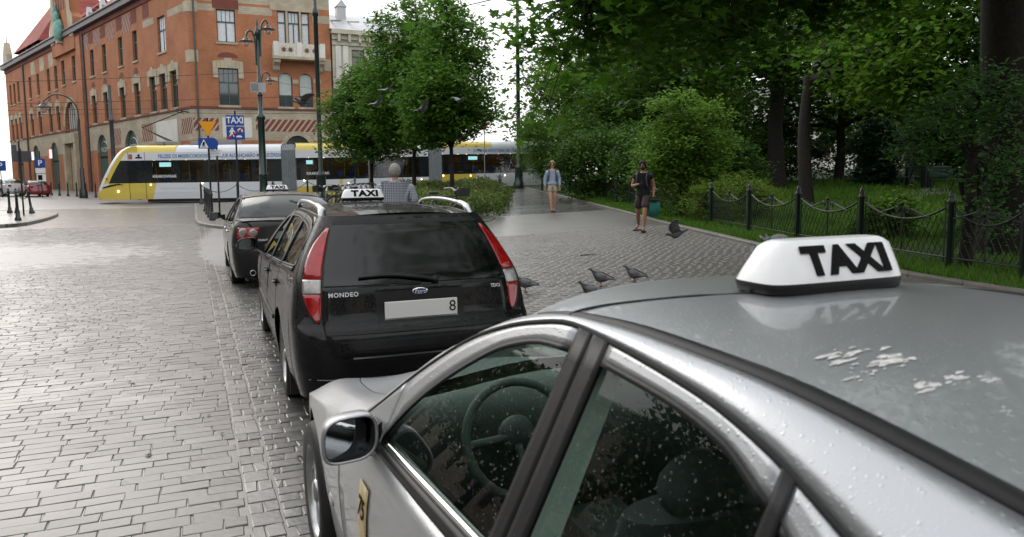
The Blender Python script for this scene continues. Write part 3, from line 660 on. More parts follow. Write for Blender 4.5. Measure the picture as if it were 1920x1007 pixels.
F2.strip('stone_band', X(9.8), X(7.2), 14.35, 14.9, .012, 'pale_brick'); F2.strip('stone_band', X(4.1), X(.02), 14.35, 14.9, .012, 'pale_brick')
for s in (12.2, 16.2, 21.2, 25.1, 39.2, 42.7, 47.8, 52.0):
    m = MB(); cx = X(s); m.prism([(cx-.62*math.cos(math.pi*k/10), 10.85+.55*math.sin(math.pi*k/10)) for k in range(11)], lambda x, z: (x, -.02, z), lambda x, z: (x, .03, z)); F2.B(m, 'brick_niche', M['dark_brick'])
F2.strip('quoin', X(.72), X(-.02), 10.5, 11.4, .03, 'sandstone'); F2.strip('quoin', X(.72), X(-.02), 14.2, 15.0, .03, 'sandstone')
F2.strip('pilaster', X(29.6), X(28), .3, 16.3, .25, 'red_brick')
for s in (27.6, 54.8): m = MB(); m.tube([(X(s), -.1, .3), (X(s), -.1, 16.9)], .1, 8); F2.B(m, 'downpipe', M['slate'])
# gable over the portal bay
m = MB(); gx0, gx1 = X(38.6), X(29.6)
m.prism([(gx0, .3), (gx1, .3), (gx1, 18.4), (gx1-.9, 19.0), (gx1-1.2, 22.3), ((gx0+gx1)/2, 26.5), (gx0+1.2, 22.3), (gx0+.9, 19.0), (gx0, 18.4)], lambda x, z: (x, -.35, z), lambda x, z: (x, .6, z))
gab = empty('gable_bay', parent=po); gab.location = F2.loc; gab.rotation_euler = (0, 0, F2.rz)
m2 = MB(); m2.prism([(gx0, 15.2), (gx1, 15.2), (gx1, 18.4), (gx1-.9, 19.0), (gx1-1.2, 22.3), ((gx0+gx1)/2, 26.5), (gx0+1.2, 22.3), (gx0+.9, 19.0), (gx0, 18.4)], lambda x, z: (x, -.35, z), lambda x, z: (x, .6, z)); m2.build('gable_wall', M['red_brick'], gab)
for sg, xa in ((1, gx1), (-1, gx0)):
    m2 = MB(); m2.prism([(xa, 16.5), (xa-sg*1.4, 16.5), (xa-sg*1.8, 19.2), (xa-sg*2.0, 22.0), (xa-sg*1.0, 22.4), (xa-sg*.7, 19.1), (xa, 18.5)], lambda x, z: (x, -.42, z), lambda x, z: (x, -.352, z)); m2.build('gable_coping', M['sandstone'], gab)
for k in range(4): m2 = MB(); xx = (gx0+gx1)/2-1.5+k; m2.box(xx-.22, xx+.22, -.38, -.352, 19.6, 22.6); m2.build('blind_slot', M['dark_brick'], gab)
m2 = MB(); cxg = (gx0+gx1)/2; m2.ball((cxg, -.6, 17.6), 1.1, 18, 12, (1, .45, 1.1)); m2.ball((cxg, -.75, 18.9), .55, 14, 10, (.9, .5, 1.2)); m2.tube([(cxg-.6, -.6, 18.2), (cxg-.5, -.7, 19.6), (cxg-.1, -.7, 20.4)], [.35, .3, .08], 8); m2.build('copper_emblem', M['copper_green'], gab)
m2 = MB(); m2.box(cxg-.35, cxg+.35, -.9, -.3, 16.2, 16.5); m2.build('emblem_bracket', M['sandstone'], gab)
# roofs
rf = empty('roof', parent=po); rf.location = F2.loc; rf.rotation_euler = (0, 0, F2.rz)
def roof_slab(x0, x1, zr, dp, y0=-.4, z0=17.15, hip0=0, hip1=0):
    m = MB(); m.add([(x0, y0, z0), (x1, y0, z0), (x1-hip1, dp, zr), (x0+hip0, dp, zr), (x0, dp*2, z0), (x1, dp*2, z0)], [(0, 1, 2, 3), (0, 3, 4), (1, 5, 2), (3, 2, 5, 4)]); m.build('tiled_slope', M['roof_tile'], rf)
roof_slab(X(29.5), X(-.2), 22.5, 5.5, hip1=5); roof_slab(X(57), X(38.7), 22.5, 5.5)
roof_slab(X(58), X(44.5), 27, 5.5, z0=18.0, hip0=4.5, hip1=4.5)
for s in (12, 17, 21.5, 26, 41, 45, 49, 53):   # snow guards and little dormers along the eaves
    m = MB(); m.box(X(s)-.35, X(s)+.35, .1, .3, 17.2, 18.2); m.add([(X(s)-.4, .1, 18.2), (X(s)+.4, .1, 18.2), (X(s), .1, 18.8), (X(s)-.4, .5, 18.2), (X(s)+.4, .5, 18.2), (X(s), .5, 18.8)], [(0, 1, 2), (0, 2, 5, 3), (1, 4, 5, 2)]); m.build('dormer', M['galv'], rf)
m = MB(); m.tube([(0, -.55, 17.3), (L2, -.55, 17.3)], .12, 8); m.build('eaves_gutter', M['slate'], rf)
m = MB(); m.prism([(X(64.6), 17.2), (X(62.2), 17.2), (X(62.3), 18.6), (X(63.3), 20.2), (X(64.4), 18.6)], lambda x, z: (x, -.4, z), lambda x, z: (x, .3, z)); m.build('end_gable', M['sandstone'], rf)
m = MB(); m.add([(X(66), .3, 17.2), (X(58.5), .3, 17.2), (X(58.5), 4, 20.5), (X(66), 4, 20.5)], [(0, 1, 2, 3)]); m.build('slate_slope', M['slate'], rf)
m = MB(); m.tube([(X(52.5), 5.5, 26.9), (X(52.5), 5.5, 29.5)], .06, 6); m.build('finial', M['slate'], rf)
m = MB(); m.tube([(X(63.3), -.05, 20.1), (X(63.3), -.05, 21.4)], .05, 6); m.build('finial', M['slate'], rf)
# body behind the fronts
m = MB(); n1 = Vector((math.cos(R(2)), math.sin(R(2)), 0)); e1 = n1*10.55; d1_ = Vector((-math.sin(R(2)), math.cos(R(2)), 0)); f2 = Vector((L2*c_, L2*s_, 0)); nn2 = Vector((s_, -c_, 0))*1
m.add([(.3, .6, 0), tuple(e1+d1_*.5), tuple(e1+d1_*14), tuple(f2+Vector((14, 6, 0))), tuple(f2+Vector((.6, .2, 0)))]+[(p_[0], p_[1], 17.1-PZ) for p_ in [(.3, .6), tuple(e1+d1_*.5), tuple(e1+d1_*14), tuple(f2+Vector((14, 6, 0))), tuple(f2+Vector((.6, .2, 0)))]], [(5, 6, 7, 8, 9), (1, 6, 7, 2) if 0 else (1, 2, 7, 6), (2, 3, 8, 7), (3, 4, 9, 8)])
m.build('rear_block', M['red_brick'], po)
m = MB(); m.add([(.2, -.3, 16.9), tuple(e1+Vector((.2, -.3, 16.9))), tuple(e1+d1_*5+Vector((-1, 0, 21.5))), (-1, 5.5, 22)], [(0, 1, 2, 3)]); m.build('front_roof', M['roof_tile'], po)

def simple_building(name, loc, rz, w, dep, h, mat, label, rows, frame='brown_wood', roofh=2.0, roofmat='slate', cornice=True, z0=0., order=False):
    rt_ = empty(name, loc, rz, label, 'building'); f = Facade(rt_, (0, 0, 0), 0, w, 0, h)
    for (cx, ww, a, b_) in rows: f.window(cx, ww, a, b_, frame=frame, lights=0, transom=.68)
    f.wall([(0, h, M[mat])])
    m = MB(); m.add([(0, 0, 0), (0, dep, 0), (w, dep, 0), (w, 0, 0), (0, 0, h), (0, dep, h), (w, dep, h), (w, 0, h)], [(0, 4, 5, 1), (1, 5, 6, 2), (2, 6, 7, 3)]); m.build('side_wall', M[mat], rt_)
    m = MB(); m.add([(-.2, -.45, h), (w+.2, -.45, h), (w+.2, dep/2, h+roofh), (-.2, dep/2, h+roofh), (-.2, dep, h), (w+.2, dep, h)], [(0, 1, 2, 3), (3, 2, 5, 4), (0, 3, 4), (1, 5, 2)]); rr = m.build('roof', M[roofmat], rt_)
    if cornice:
        m = MB(); m.box(-.1, w+.1, -.5, 0, h-.35, h-.005); m.build('cornice', M['cream_plaster'], rt_)
        m = MB(); m.box(-.02, w+.02, -.2, -.003, h-.75, h-.354); m.build('frieze', M['cream_plaster'], rt_)
    return rt_, f, rr
cb_, cf, crf = simple_building('cream_townhouse', (11.05, 63.6, .4), R(2), 10.6, 14, 13.2, 'cream_plaster', 'cream stucco townhouse with pilasters and grey metal roof', [(2.1+3.2*k, 1.05, a, b_) for k in range(3) for a, b_ in ((1.0, 3.6), (4.9, 7.0), (10.0, 11.7))], roofh=2.6, roofmat='grey_metal_roof')
for k in range(4):
    for dx in (-.35, .25):
        m = MB(); x = .6+3.2*k+dx; m.box(x, x+.42, -.1, -.003, 9.3, 11.95); m.build('pilaster', M['white_plaster'], cb_); m = MB(); m.box(x, x+.42, -.1, -.003, 4.2, 8.3); m.build('pilaster', M['white_plaster'], cb_)
for k in range(12): m = MB(); m.box(.4+k*.85, .6+k*.85, -.45, -.204, 12.25, 12.84); m.build('bracket', M['cream_plaster'], cb_)
for zz in (8.4, 9.0, 12.0): m = MB(); m.box(0, 10.6, -.14, -.104 if 0 else -.003, zz, zz+.22); m.build('string_course', M['cream_plaster'], cb_)
for k in range(7): m = MB(); m.obox((.7+k*1.45, 3.25, 14.55), (.03, 0, 0), (0, 3.6, 1.3*3.6/7.0*2.0*.5+.0), (0, -.02, .06)); m.build('roof_seam', M['grey_metal_roof'], crf)
m = MB(); m.box(1.6, 2.4, 5.2, 6.0, 14.8, 16.2); m.prism([(1.5, 16.2), (2.5, 16.2), (2.0, 16.8)], lambda x, z: (x, 5.1, z), lambda x, z: (x, 6.1, z)); m.build('chimney', M['grey_metal_roof'], crf)
m = MB(); m.box(7.0, 9.8, -.5, -.35, 3.9, 4.5); sg = m.build('shop_fascia', mk('green_fascia', (.03, .35, .06), .4), cb_)
simple_building('pale_corner_house', (-54, 133, .6), R(-8), 22, 14, 15, 'beige_plaster', 'tall pale house far down the street past the brick building', [(2+3.4*k, 1.2, a, a+2.2) for k in range(6) for a in (2, 6, 10)], roofh=2)
simple_building('yellow_house', (-48, 118, .6), R(-15), 9, 10, 7.5, 'yellow_plaster', 'low ochre house with balcony at the street end', [(1.6+2.6*k, 1.2, a, a+1.9) for k in range(3) for a in (.6, 4.3)], roofh=1.5)
simple_building('white_park_house', (52, 74, 1.5), R(-35), 40, 14, 9, 'white_plaster', 'white house behind the park trees', [(3+4.2*k, 1.3, a, a+2.2) for k in range(9) for a in (2, 5.4)], roofh=2)
simple_building('beige_park_house', (80, 58, 1.5), R(-65), 60, 14, 9, 'beige_plaster', 'beige house across the far side of the park', [(3+4.2*k, 1.3, a, a+2.2) for k in range(13) for a in (2, 5.4)], roofh=2)
simple_building('added_grey_house', (-27, -42, 0), R(90), 72, 12, 15, 'cream_plaster', 'long unseen grey house added along the far side of the street for reflections', [(3+4.4*k, 1.4, a, a+2.4) for k in range(16) for a in (1.2, 5.4, 9.6)], roofh=3)  # added out of view, gives the cars something to reflect
simple_building('added_plain_house', (-28, 34, 0), R(92), 74, 12, 13, 'beige_plaster', 'plain unseen house added to the street row for reflections', [(3+4.4*k, 1.4, a, a+2.4) for k in range(16) for a in (1.2, 5.4, 9.2)], roofh=3)  # added out of view to darken the side window reflections
simple_building('added_brown_house', (34, -34, 0), R(180), 58, 12, 16, 'beige_plaster', 'brown unseen house added behind the taxi rank for reflections', [(3+4.4*k, 1.4, a, a+2.4) for k in range(12) for a in (1.2, 5.4, 9.6)], roofh=3)  # added behind the camera to darken reflections in the black cars
# ================================================================== cars
droplets(mk('silver_paint', (.38, .393, .412), .41, .82, coat=.5, crough=.04, var=.03, vs=3), 120, .25, .22, spotr=.12)
droplets(mk('black_paint', (.005, .005, .006), .3, 0, coat=.6, crough=.02, spec=.0), 110, .4, .6, spotr=.14)
droplets(mk('charcoal_paint', (.010, .010, .011), .3, 0, coat=.7, crough=.03, spec=.1), 110, .35, .5, spotr=.14)
mk('red_paint', (.22, .01, .015), .3, 0, coat=1); mk('white_car_paint', (.6, .61, .62), .3, 0, coat=1); mk('navy_paint', (.02, .024, .035), .3, 0, coat=1)
mk('chrome', (.75, .76, .77), .12, 1); mk('alloy', (.42, .43, .44), .3, .9, var=.15, vs=20)
mk('lens_red', (.30, .004, .006), .15, 0, coat=.6, var=.35, vs=14); mk('lens_clear', (.30, .29, .28), .12, .3, coat=1, var=.25, vs=60, bump=.2, bs=200)
mk('lens_amber', (.6, .2, .02), .2, 0, coat=1)
mk('trim_cloth', (.055, .062, .062), .85, var=.2, vs=20); mk('trim_grey', (.28, .34, .31), .7, var=.1); mk('dash', (.05, .058, .055), .6, bump=.2, bs=150)
mk('mirror_glass', (.55, .57, .58), .02, 1)
mk('plate_white', (.72, .72, .7), .35); mk('ink_black', (.004, .004, .004), .7, spec=.15); mk('ink_blue', (.01, .025, .10), .4); mk('letter_silver', (.62, .63, .64), .35)
mk('sign_white', (.82, .83, .84), .35, coat=.5, var=.05, vs=14); mk('sticker', (.52, .42, .22), .5, var=.15, vs=30); mk('dropping', (.52, .52, .50), .7, var=.25, vs=60)
mk('headliner', (.34, .36, .34), .9)
glassmat('car_glass', (.76, .87, .83), .03); glassmat('dark_glass', (.10, .135, .13), .045, .10); glassmat('side_glass_wet', (.16, .19, .18), .06, drops=130)
mk('water', (.9, .95, .95), .02, 0, trans=1, ior=1.33)

class Car:
    def __init__(s, name, loc, rz, label, cat, paint, group=None):
        s.root = empty(name, loc, rz, label, cat, group); s.paint = paint
    def tab(s, T, y): return lerp_smooth(T, y)
    def sx(s, y, z):
        b = lerp_smooth(s.W, y); zb = s.zb
        if z <= .62: return b-.05*((.62-z)/.42)**2
        if z <= zb: return b-.045*((z-.62)/(zb-.62))**2
        return b-.045-s.tumble*(z-zb)-s.tcurve*(z-zb)**2
    def panel(s, name, y0, y1, zlo, zhi, mat, n=16, m=6, out=0, sides=(-1, 1), parent=None, ylo=None, solid=.012, label=None):
        """patch of the body side between two height curves"""
        f0 = zlo if callable(zlo) else (lambda y: zlo); f1 = zhi if callable(zhi) else (lambda y: zhi)
        res = []
        for sd_ in sides:
            rows = []
            for j in range(m+1):
                row = []
                for i in range(n+1):
                    y = y0+(y1-y0)*i/n; a, b = f0(y), f1(y); z = a+(b-a)*j/m
                    row.append((sd_*(s.sx(y, z)+out), y, z))
                rows.append(row)
            b_ = MB(); b_.grid(rows, True, flip=(sd_ < 0) == (y1 > y0)); o = b_.build(name, mat, parent or s.root)
            if solid:
                md = o.modifiers.new('s', 'SOLIDIFY'); md.thickness = solid; md.offset = -1
            if label: o['label'] = label
            res.append(o)
        return res
    def tail_y(s, x, z):
        T = s.tail; yc = lerp_smooth([(r_[0], r_[1]) for r_ in T], z); ys = lerp_smooth([(r_[0], r_[2]) for r_ in T], z); hw = s.sx(ys, z)
        p = s.tp; t = min(1, abs(x)/hw)
        return ys+(yc-ys)*(1-t**p)**(1/p)
    def tail_surf(s, name, zs, mat, n=28, parent=None, xlim=None, out=0):
        rows = []
        for z in zs:
            ys = lerp_smooth([(r_[0], r_[2]) for r_ in s.tail], z); hw = s.sx(ys, z) if xlim is None else xlim
            row = []
            for i in range(n+1):
                a = -1+2*i/n; x = hw*math.copysign(1-(1-abs(a))**1.9, a) if xlim is None else hw*a; row.append((x, s.tail_y(x, z)-out, z))
            rows.append(row)
        b = MB(); b.grid(rows, True); return b.build(name, mat, parent or s.root)
    def tail_patch(s, name, left, right, mat, n=10, m=12, out=.004, parent=None, solid=0):
        """patch on the tail between two (x, z) polylines"""
        A = resamp([Vector((x, 0, z)) for x, z in left], m+1); B = resamp([Vector((x, 0, z)) for x, z in right], m+1); rows = []
        for a, b in zip(A, B):
            row = []
            for i in range(n+1):
                q = a.lerp(b, i/n); row.append((q.x, s.tail_y(q.x, q.z)-out, q.z))
            rows.append(row)
        m_ = MB(); m_.grid(rows, True); o = m_.build(name, mat, parent or s.root)
        if solid:
            md = o.modifiers.new('s', 'SOLIDIFY'); md.thickness = solid; md.offset = -1
        return o
    def wheel(s, x, y, r, sd_, spokes=5, width=.205):
        w_ = empty('wheel', (x, y, r), parent=s.root)
        t = MB(); k = sd_
        prof = [(r*.66, -.5), (r*.80, -.52), (r*.93, -.5), (r*.985, -.40), (r, -.25), (r, .25), (r*.985, .40), (r*.93, .5), (r*.80, .52), (r*.66, .5)]
        t.lathe([(a, b*width) for a, b in prof], 36, ax='x', caps=False); t.build('tyre', M['rubber'], w_)
        q = MB(); xo = k*width*.42
        q.lathe([(r*.69, k*width*.5), (r*.655, k*width*.49), (r*.62, k*width*.3), (r*.60, -k*width*.35)], 36, ax='x', caps=False)
        for i in range(spokes):
            a = 2*math.pi*i/spokes; d = Vector((0, math.cos(a), math.sin(a))); e = Vector((0, -math.sin(a), math.cos(a)))
            p0 = d*r*.08+Vector((xo, 0, 0)); p1 = d*r*.64+Vector((xo*.86, 0, 0))
            q.add([p0-e*r*.07, p0+e*r*.07, p1+e*r*.11, p1-e*r*.11]+[v-Vector((k*.03, 0, 0)) for v in (p0-e*r*.07, p0+e*r*.07, p1+e*r*.11, p1-e*r*.11)], [(0, 1, 2, 3), (4, 7, 6, 5), (0, 3, 7, 4), (1, 5, 6, 2), (0, 4, 5, 1), (2, 6, 7, 3)])
        q.lathe([(r*.17, xo-k*.03), (r*.17, xo), (r*.12, xo+k*.012), (0, xo+k*.015)], 20, ax='x')
        q.build('rim', M['alloy'], w_)
        b = MB(); b.lathe([(r*.56, -.01), (r*.56, .01)], 24, ax='x'); b.build('brake_disc', M['dark'], w_)
        return w_
def lerp_smooth(T, y):
    """monotone smooth table lookup; T sorted by key"""
    if y <= T[0][0]: return T[0][1]
    if y >= T[-1][0]: return T[-1][1]
    for i in range(len(T)-1):
        if y <= T[i+1][0]:
            x0, v0 = T[i][:2]; x1, v1 = T[i+1][:2]; h = x1-x0; t = (y-x0)/h
            d = (v1-v0)/h
            dm = (v0-T[i-1][1])/(x0-T[i-1][0]) if i else d
            dp = (T[i+2][1]-v1)/(T[i+2][0]-x1) if i+2 < len(T) else d
            m0 = 0 if dm*d <= 0 else 2*dm*d/(dm+d); m1 = 0 if dp*d <= 0 else 2*dp*d/(dp+d)
            return (2*t**3-3*t*t+1)*v0+(t**3-2*t*t+t)*h*m0+(-2*t**3+3*t*t)*v1+(t**3-t*t)*h*m1
def arch(yc, r, zc):
    return lambda y: (zc+math.sqrt(max(0, r*r-(y-yc)**2))) if abs(y-yc) < r else 0
def car_core(c, P):
    """body sides, greenhouse, roof, bonnet and cabin from a table of side-view curves"""
    W = P; p = c.paint; rt_ = c.root; yf, yr, wr = P['yf'], P['yr'], P['wr']; ar = P.get('ar', wr+.055)
    sill = P.get('sill', .22); S = P['S']; wins = P['wins']; belt = P['belt']; doors = P['doors']
    Sf = lambda y: lerp_smooth(S, y); Bf = lambda y: lerp_smooth(belt, y)
    af, arr = arch(yf, ar, wr), arch(yr, ar, wr)
    low = lambda y: max(sill, af(y), arr(y))
    sh = lambda y: lerp_smooth(P['shoulder'], y)
    d0, d1, d2 = doors; gp = .0035
    c.panel('front_fender', P['nose_y'], d0+gp, low, sh, p, n=44, m=8)
    c.panel('door', d0-gp, d1+gp, sill+.03, Bf, p, n=16, m=10)
    c.panel('door', d1-gp, d2+gp, lambda y: max(sill+.03, arr(y)), Bf, p, n=24, m=10)
    c.panel('rear_quarter', d2-gp, P['tail_side_y'], low, P.get('qtop', Bf), p, n=36, m=10)
    # dark liner behind the gaps and wheel wells
    c.panel('inner_panel', P['nose_y']-.12, P['tail_side_y']+.1, lambda y: max(sill+.05, af(y)+.01, arr(y)+.01), lambda y: min(sh(y), Bf(y))-.03 if y > d0 else Bf(y)-.02, M['dark'], n=60, m=3, out=-.03, solid=0)
    b = MB(); b.box(-.72, .72, P['tail_side_y'], P['nose_y']-.1, sill-.03, sill+.04); b.build('floor_pan', M['dark'], rt_)
    for yw in (yf, yr):
        for sd_ in (-1, 1):
            b = MB(); rows = []
            for x in (.86, .55):
                rows.append([(sd_*(x-(.03 if x > .6 else 0)), yw+math.cos(a)*(ar-.012), wr+math.sin(a)*(ar-.012)) for a in [math.pi*k/16-.05 for k in range(18)]])
            b.grid(rows)
            b.add([(sd_*.55, yw+math.cos(a)*(ar-.012), wr+math.sin(a)*(ar-.012)) for a in [math.pi*k/16-.05 for k in range(18)]], [tuple(range(18))])
            b.build('wheel_well', M['dark'], rt_, merge=True)
        for sd_ in (-1, 1): c.wheel(sd_*P['track'], yw, wr, sd_, P.get('spokes', 5))
    # greenhouse
    edges = []
    for wi, wn in enumerate(wins):
        y0, y1, bot, top = wn['y0'], wn['y1'], wn['bot'], wn['top']
        bf = lambda y, T=bot: lerp_smooth(T, y); tf = lambda y, T=top: lerp_smooth(T, y)
        c.panel('side_window', y0, y1, lambda y: bf(y)-.004, lambda y: max(bf(y), tf(y)+.004), wn.get('glass', M['car_glass']), n=18, m=6, out=-.012, solid=0)
        c.panel('window_frame', y0, y1, lambda y: max(bf(y), tf(y)), Sf, wn.get('frame', p), n=18, m=3, out=-.001)
        c.panel('window_seal', y0-.004, y1+.004, lambda y: max(bf(y), tf(y))-.010, lambda y: max(bf(y), tf(y))+.002, M['plastic_black'], n=18, m=1, out=.0005, solid=.006)
        c.panel('belt_moulding', y0+.01 if wi == 0 else y0, y1, lambda y: Bf(y)-.002, lambda y: bf(y)-.012, M['plastic_black'], n=12, m=2, out=.006)
        c.panel('belt_chrome', y0-.01, y1, lambda y: bf(y)-.012, lambda y: bf(y)+.004, P.get('bright', M['chrome']), n=12, m=1, out=.002)
        edges.append((y0, y1))
    for (a0, a1, mt) in P['pillars']:
        c.panel('pillar', a0, a1, Bf, Sf, mt or p, n=4 if abs(a1-a0) < .2 else 14, m=8, out=.002 if mt else 0)
    # roof rail between the doors and the roof skin
    y0, y1 = P['rail']; ys = [y0+(y1-y0)*i/40 for i in range(41)]
    hg = lambda y: lerp_smooth(P['gut'], y); ze = lambda y: lerp_smooth(P['roofedge'], y)
    for sd_ in (-1, 1):
        c1 = [(sd_*(c.sx(y, Sf(y)+.004)), y, Sf(y)+.004) for y in ys]; c3 = [(sd_*hg(y), y, ze(y)) for y in ys]
        c2 = [(sd_*((abs(a[0])+abs(b_[0]))/2+.012), a[1], (a[2]+b_[2])/2+.014) for a, b_ in zip(c1, c3)]
        m = MB(); m.grid([[Vector(a).lerp(Vector(mm), t/4).lerp(Vector(mm).lerp(Vector(b_), t/4), t/4) for a, mm, b_ in zip(c1, c2, c3)] for t in range(5)], True, flip=sd_ > 0)
        o = m.build('roof_rail', p, rt_); md = o.modifiers.new('s', 'SOLIDIFY'); md.thickness = .01; md.offset = -1
        g0, g1 = P['gutter']; yg = [g0+(g1-g0)*i/30 for i in range(31)]
        m = MB(); m.grid([[(sd_*(hg(y)+dx), y, ze(y)+dz) for y in yg] for dx, dz in ((.006, -.004), (.005, .0045), (-P['gw']*.5, .006), (-P['gw'], .0045), (-P['gw']-.002, -.004))], True, flip=sd_ < 0)
        m.build('roof_moulding', M['plastic_black'], rt_)
    c.panel('door_seal', P['seal'][0], P['seal'][1], lambda y: Sf(y)-.003, lambda y: Sf(y)+.006, M['dark'], n=44, m=1, out=.0015, solid=.004)
    # roof skin
    r0_, r1_ = P['roof']; rows = []; nb = 24
    for i in range(33):
        t = i/32; row = []
        for k in range(nb+1):
            u = -1+2*k/nb; bow = P.get('bowf', .1)*(1-u*u)*(1-t)**2-P.get('bowr', .05)*(1-u*u)*t**2
            ye = r0_+(r1_-r0_)*t; y = ye+bow; h = hg(ye); row.append((u*h, y, ze(ye)+P['crown']*(1-abs(u)**2.2)))
        rows.append(row)
    m = MB(); m.grid(rows, True, flip=False); o = m.build('roof', p, rt_)
    m = MB(); m.grid([[(x*.98, y, z-.035) for x, y, z in row] for row in rows[1:-1]], True); m.build('headliner', M['headliner'], rt_)
    top = rows[0]
    # windscreen
    A = P['apillar']   # (y, z) from roof corner to base, along the pillar
    rows = [[(x, y, z-.004) for x, y, z in top]]
    for j, (y, z, bow) in enumerate(A):
        h = c.sx(y, z)-.035; rows.append([(h*(-1+2*k/nb), y+bow*(1-abs(-1+2*k/nb)**2), z+.01) for k in range(nb+1)])
    m = MB(); m.loft(rows, n=nb+1, m=4); o = m.build('windscreen', M['car_glass'], rt_)
    # A-pillar skins
    for sd_ in (-1, 1):
        e = [rows[0][0 if sd_ < 0 else -1]]+[r_[0 if sd_ < 0 else -1] for r_ in rows[1:]]
        q = [(sd_*c.sx(P['S'][0][0] if 0 else yy, Sf(yy)), yy, Sf(yy)) for yy in [rows[0][0][1]]+[a_[0] for a_ in A]]
        m = MB(); m.loft([e, [((a[0]+b_[0])/2+sd_*.008, (a[1]+b_[1])/2, (a[2]+b_[2])/2+.008) for a, b_ in zip(e, q)], q], n=20, m=3, flip=sd_ > 0); o = m.build('a_pillar', p, rt_)
        md = o.modifiers.new('s', 'SOLIDIFY'); md.thickness = .008
    # bonnet and fender tops
    H = P['hood']
    yl = [(P['cowl_y']+(P['nose_y']-.0-P['cowl_y'])*i/14) for i in range(15)]
    shc = [(-c.sx(y, sh(y)), y, sh(y)) for y in yl]
    for sd_ in (-1, 1):
        f_ = lambda L_: [(sd_*-abs(x), y, z) if sd_ > 0 else (x, y, z) for x, y, z in L_]
        mir = lambda L_: [(-sd_*x if sd_ > 0 else x, y, z) for x, y, z in L_]
        m = MB(); m.loft([mir(shc), mir(H[0]), mir(H[1])], n=26, m=5, flip=sd_ > 0); m.build('fender_top', p, rt_)
    half_ = [H[1]]+H[2:]
    full = [[(x*1.0+.004, y, z) for x, y, z in H[1]]]+H[2:-1]+[H[-1]]+[[(-x, y, z) for x, y, z in h_] for h_ in H[2:-1][::-1]]+[[(-x-.004, y, z) for x, y, z in H[1]]]
    m = MB(); m.loft(full, n=26, m=4); m.build('bonnet', p, rt_)
    # nose: from the bonnet lip down to the bumper foot
    ny = P['nose_y']; lip = [catmull(h_, 26)[-1] for h_ in [shc]+[H[0], H[1]]+H[2:]]
    lip = lip+[Vector((-v.x, v.y, v.z)) for v in lip[::-1][1:]]
    rows = [lip, [(v.x*1.03, v.y+.05, v.z-.08) for v in lip], [(v.x*1.04, v.y+.08, .42) for v in lip], [(v.x*1.0, v.y+.04, .2) for v in lip]]
    m = MB(); m.loft(rows, n=30, m=5); m.build('front_bumper', p, rt_)
    # cabin
    b = MB(); dy = P['dash_y']; b.smooth = True
    hw = c.sx(dy, .9)-.06
    b.loft([[(-hw*.93, dy+.14, .925), (0, dy+.36, .935), (hw*.93, dy+.14, .925)], [(-hw, dy+.08, .955), (0, dy+.15, .975), (hw, dy+.08, .955)], [(-hw, dy, .92), (0, dy, .93), (hw, dy, .92)], [(-hw, dy+.03, .72), (0, dy-.02, .72), (hw, dy+.03, .72)], [(-hw, dy+.12, .45), (0, dy+.1, .45), (hw, dy+.12, .45)]], n=12, m=3)
    b.build('dashboard', M['dash'], rt_)
    b = MB(); b.box(-.12, .12, dy-.7, dy+.05, .3, .52, .03); b.build('centre_console', M['dash'], rt_)
    sw = MB(); cx = -.36; pts = []
    for k in range(28):
        a = 2*math.pi*k/28; pts.append((cx+.185*math.cos(a), dy-.14+.185*math.sin(a)*.42, .86+.185*math.sin(a)*.9))
    sw.tube(pts, .015, 8, closed=True); sw.ball((cx, dy-.10, .86), .065, 12, 8, (1, .6, 1))
    for a in (0, math.pi, -math.pi/2): sw.tube([(cx, dy-.11, .86), (cx+.18*math.cos(a), dy-.14+.18*math.sin(a)*.42, .86+.18*math.sin(a)*.9)], .014, 6)
    sw.tube([(cx, dy-.09, .85), (cx, dy+.1, .78)], .035, 8); sw.build('steering_wheel', M['dash'], rt_)
    for (sy, xs_) in ((P['seat_y'], (-.36, .36)), (P['seat_y']-.82, (-.38, .38))):
        for x in xs_:
            st = empty('seat', (x, sy, .3), parent=rt_)
            b = MB(); b.smooth = True; b.box(-.25, .25, -.25, .27, 0, .22, .05); b.build('cushion', M['trim_cloth'], st)
            b = MB(); rows = []
            for t in range(7):
                z = .15+t*.095; y = -.24-t*.035; hw2 = .25-.012*t; rows.append([(hw2*math.cos(a), y+.075*math.sin(a), z) for a in [2*math.pi*k/16 for k in range(17)]])
            b.grid(rows, True); b.add(rows[-1][:-1], [tuple(range(16))]); b.build('backrest', M['trim_cloth'], st)
            b = MB(); b.ball((0, -.47, .77), .12, 14, 8, (.95, .42, .62)); b.tube([(-.06, -.46, .68), (-.06, -.46, .8)], .008, 6); b.tube([(.06, -.46, .68), (.06, -.46, .8)], .008, 6); b.build('headrest', M['trim_cloth'], st)
    c.panel('door_card', d0-.02, d2, .32, lambda y: Bf(y)+.0, M['trim_grey'], n=14, m=4, out=-.07, solid=0)
    c.hg, c.ze, c.Sf, c.Bf = hg, ze, Sf, Bf
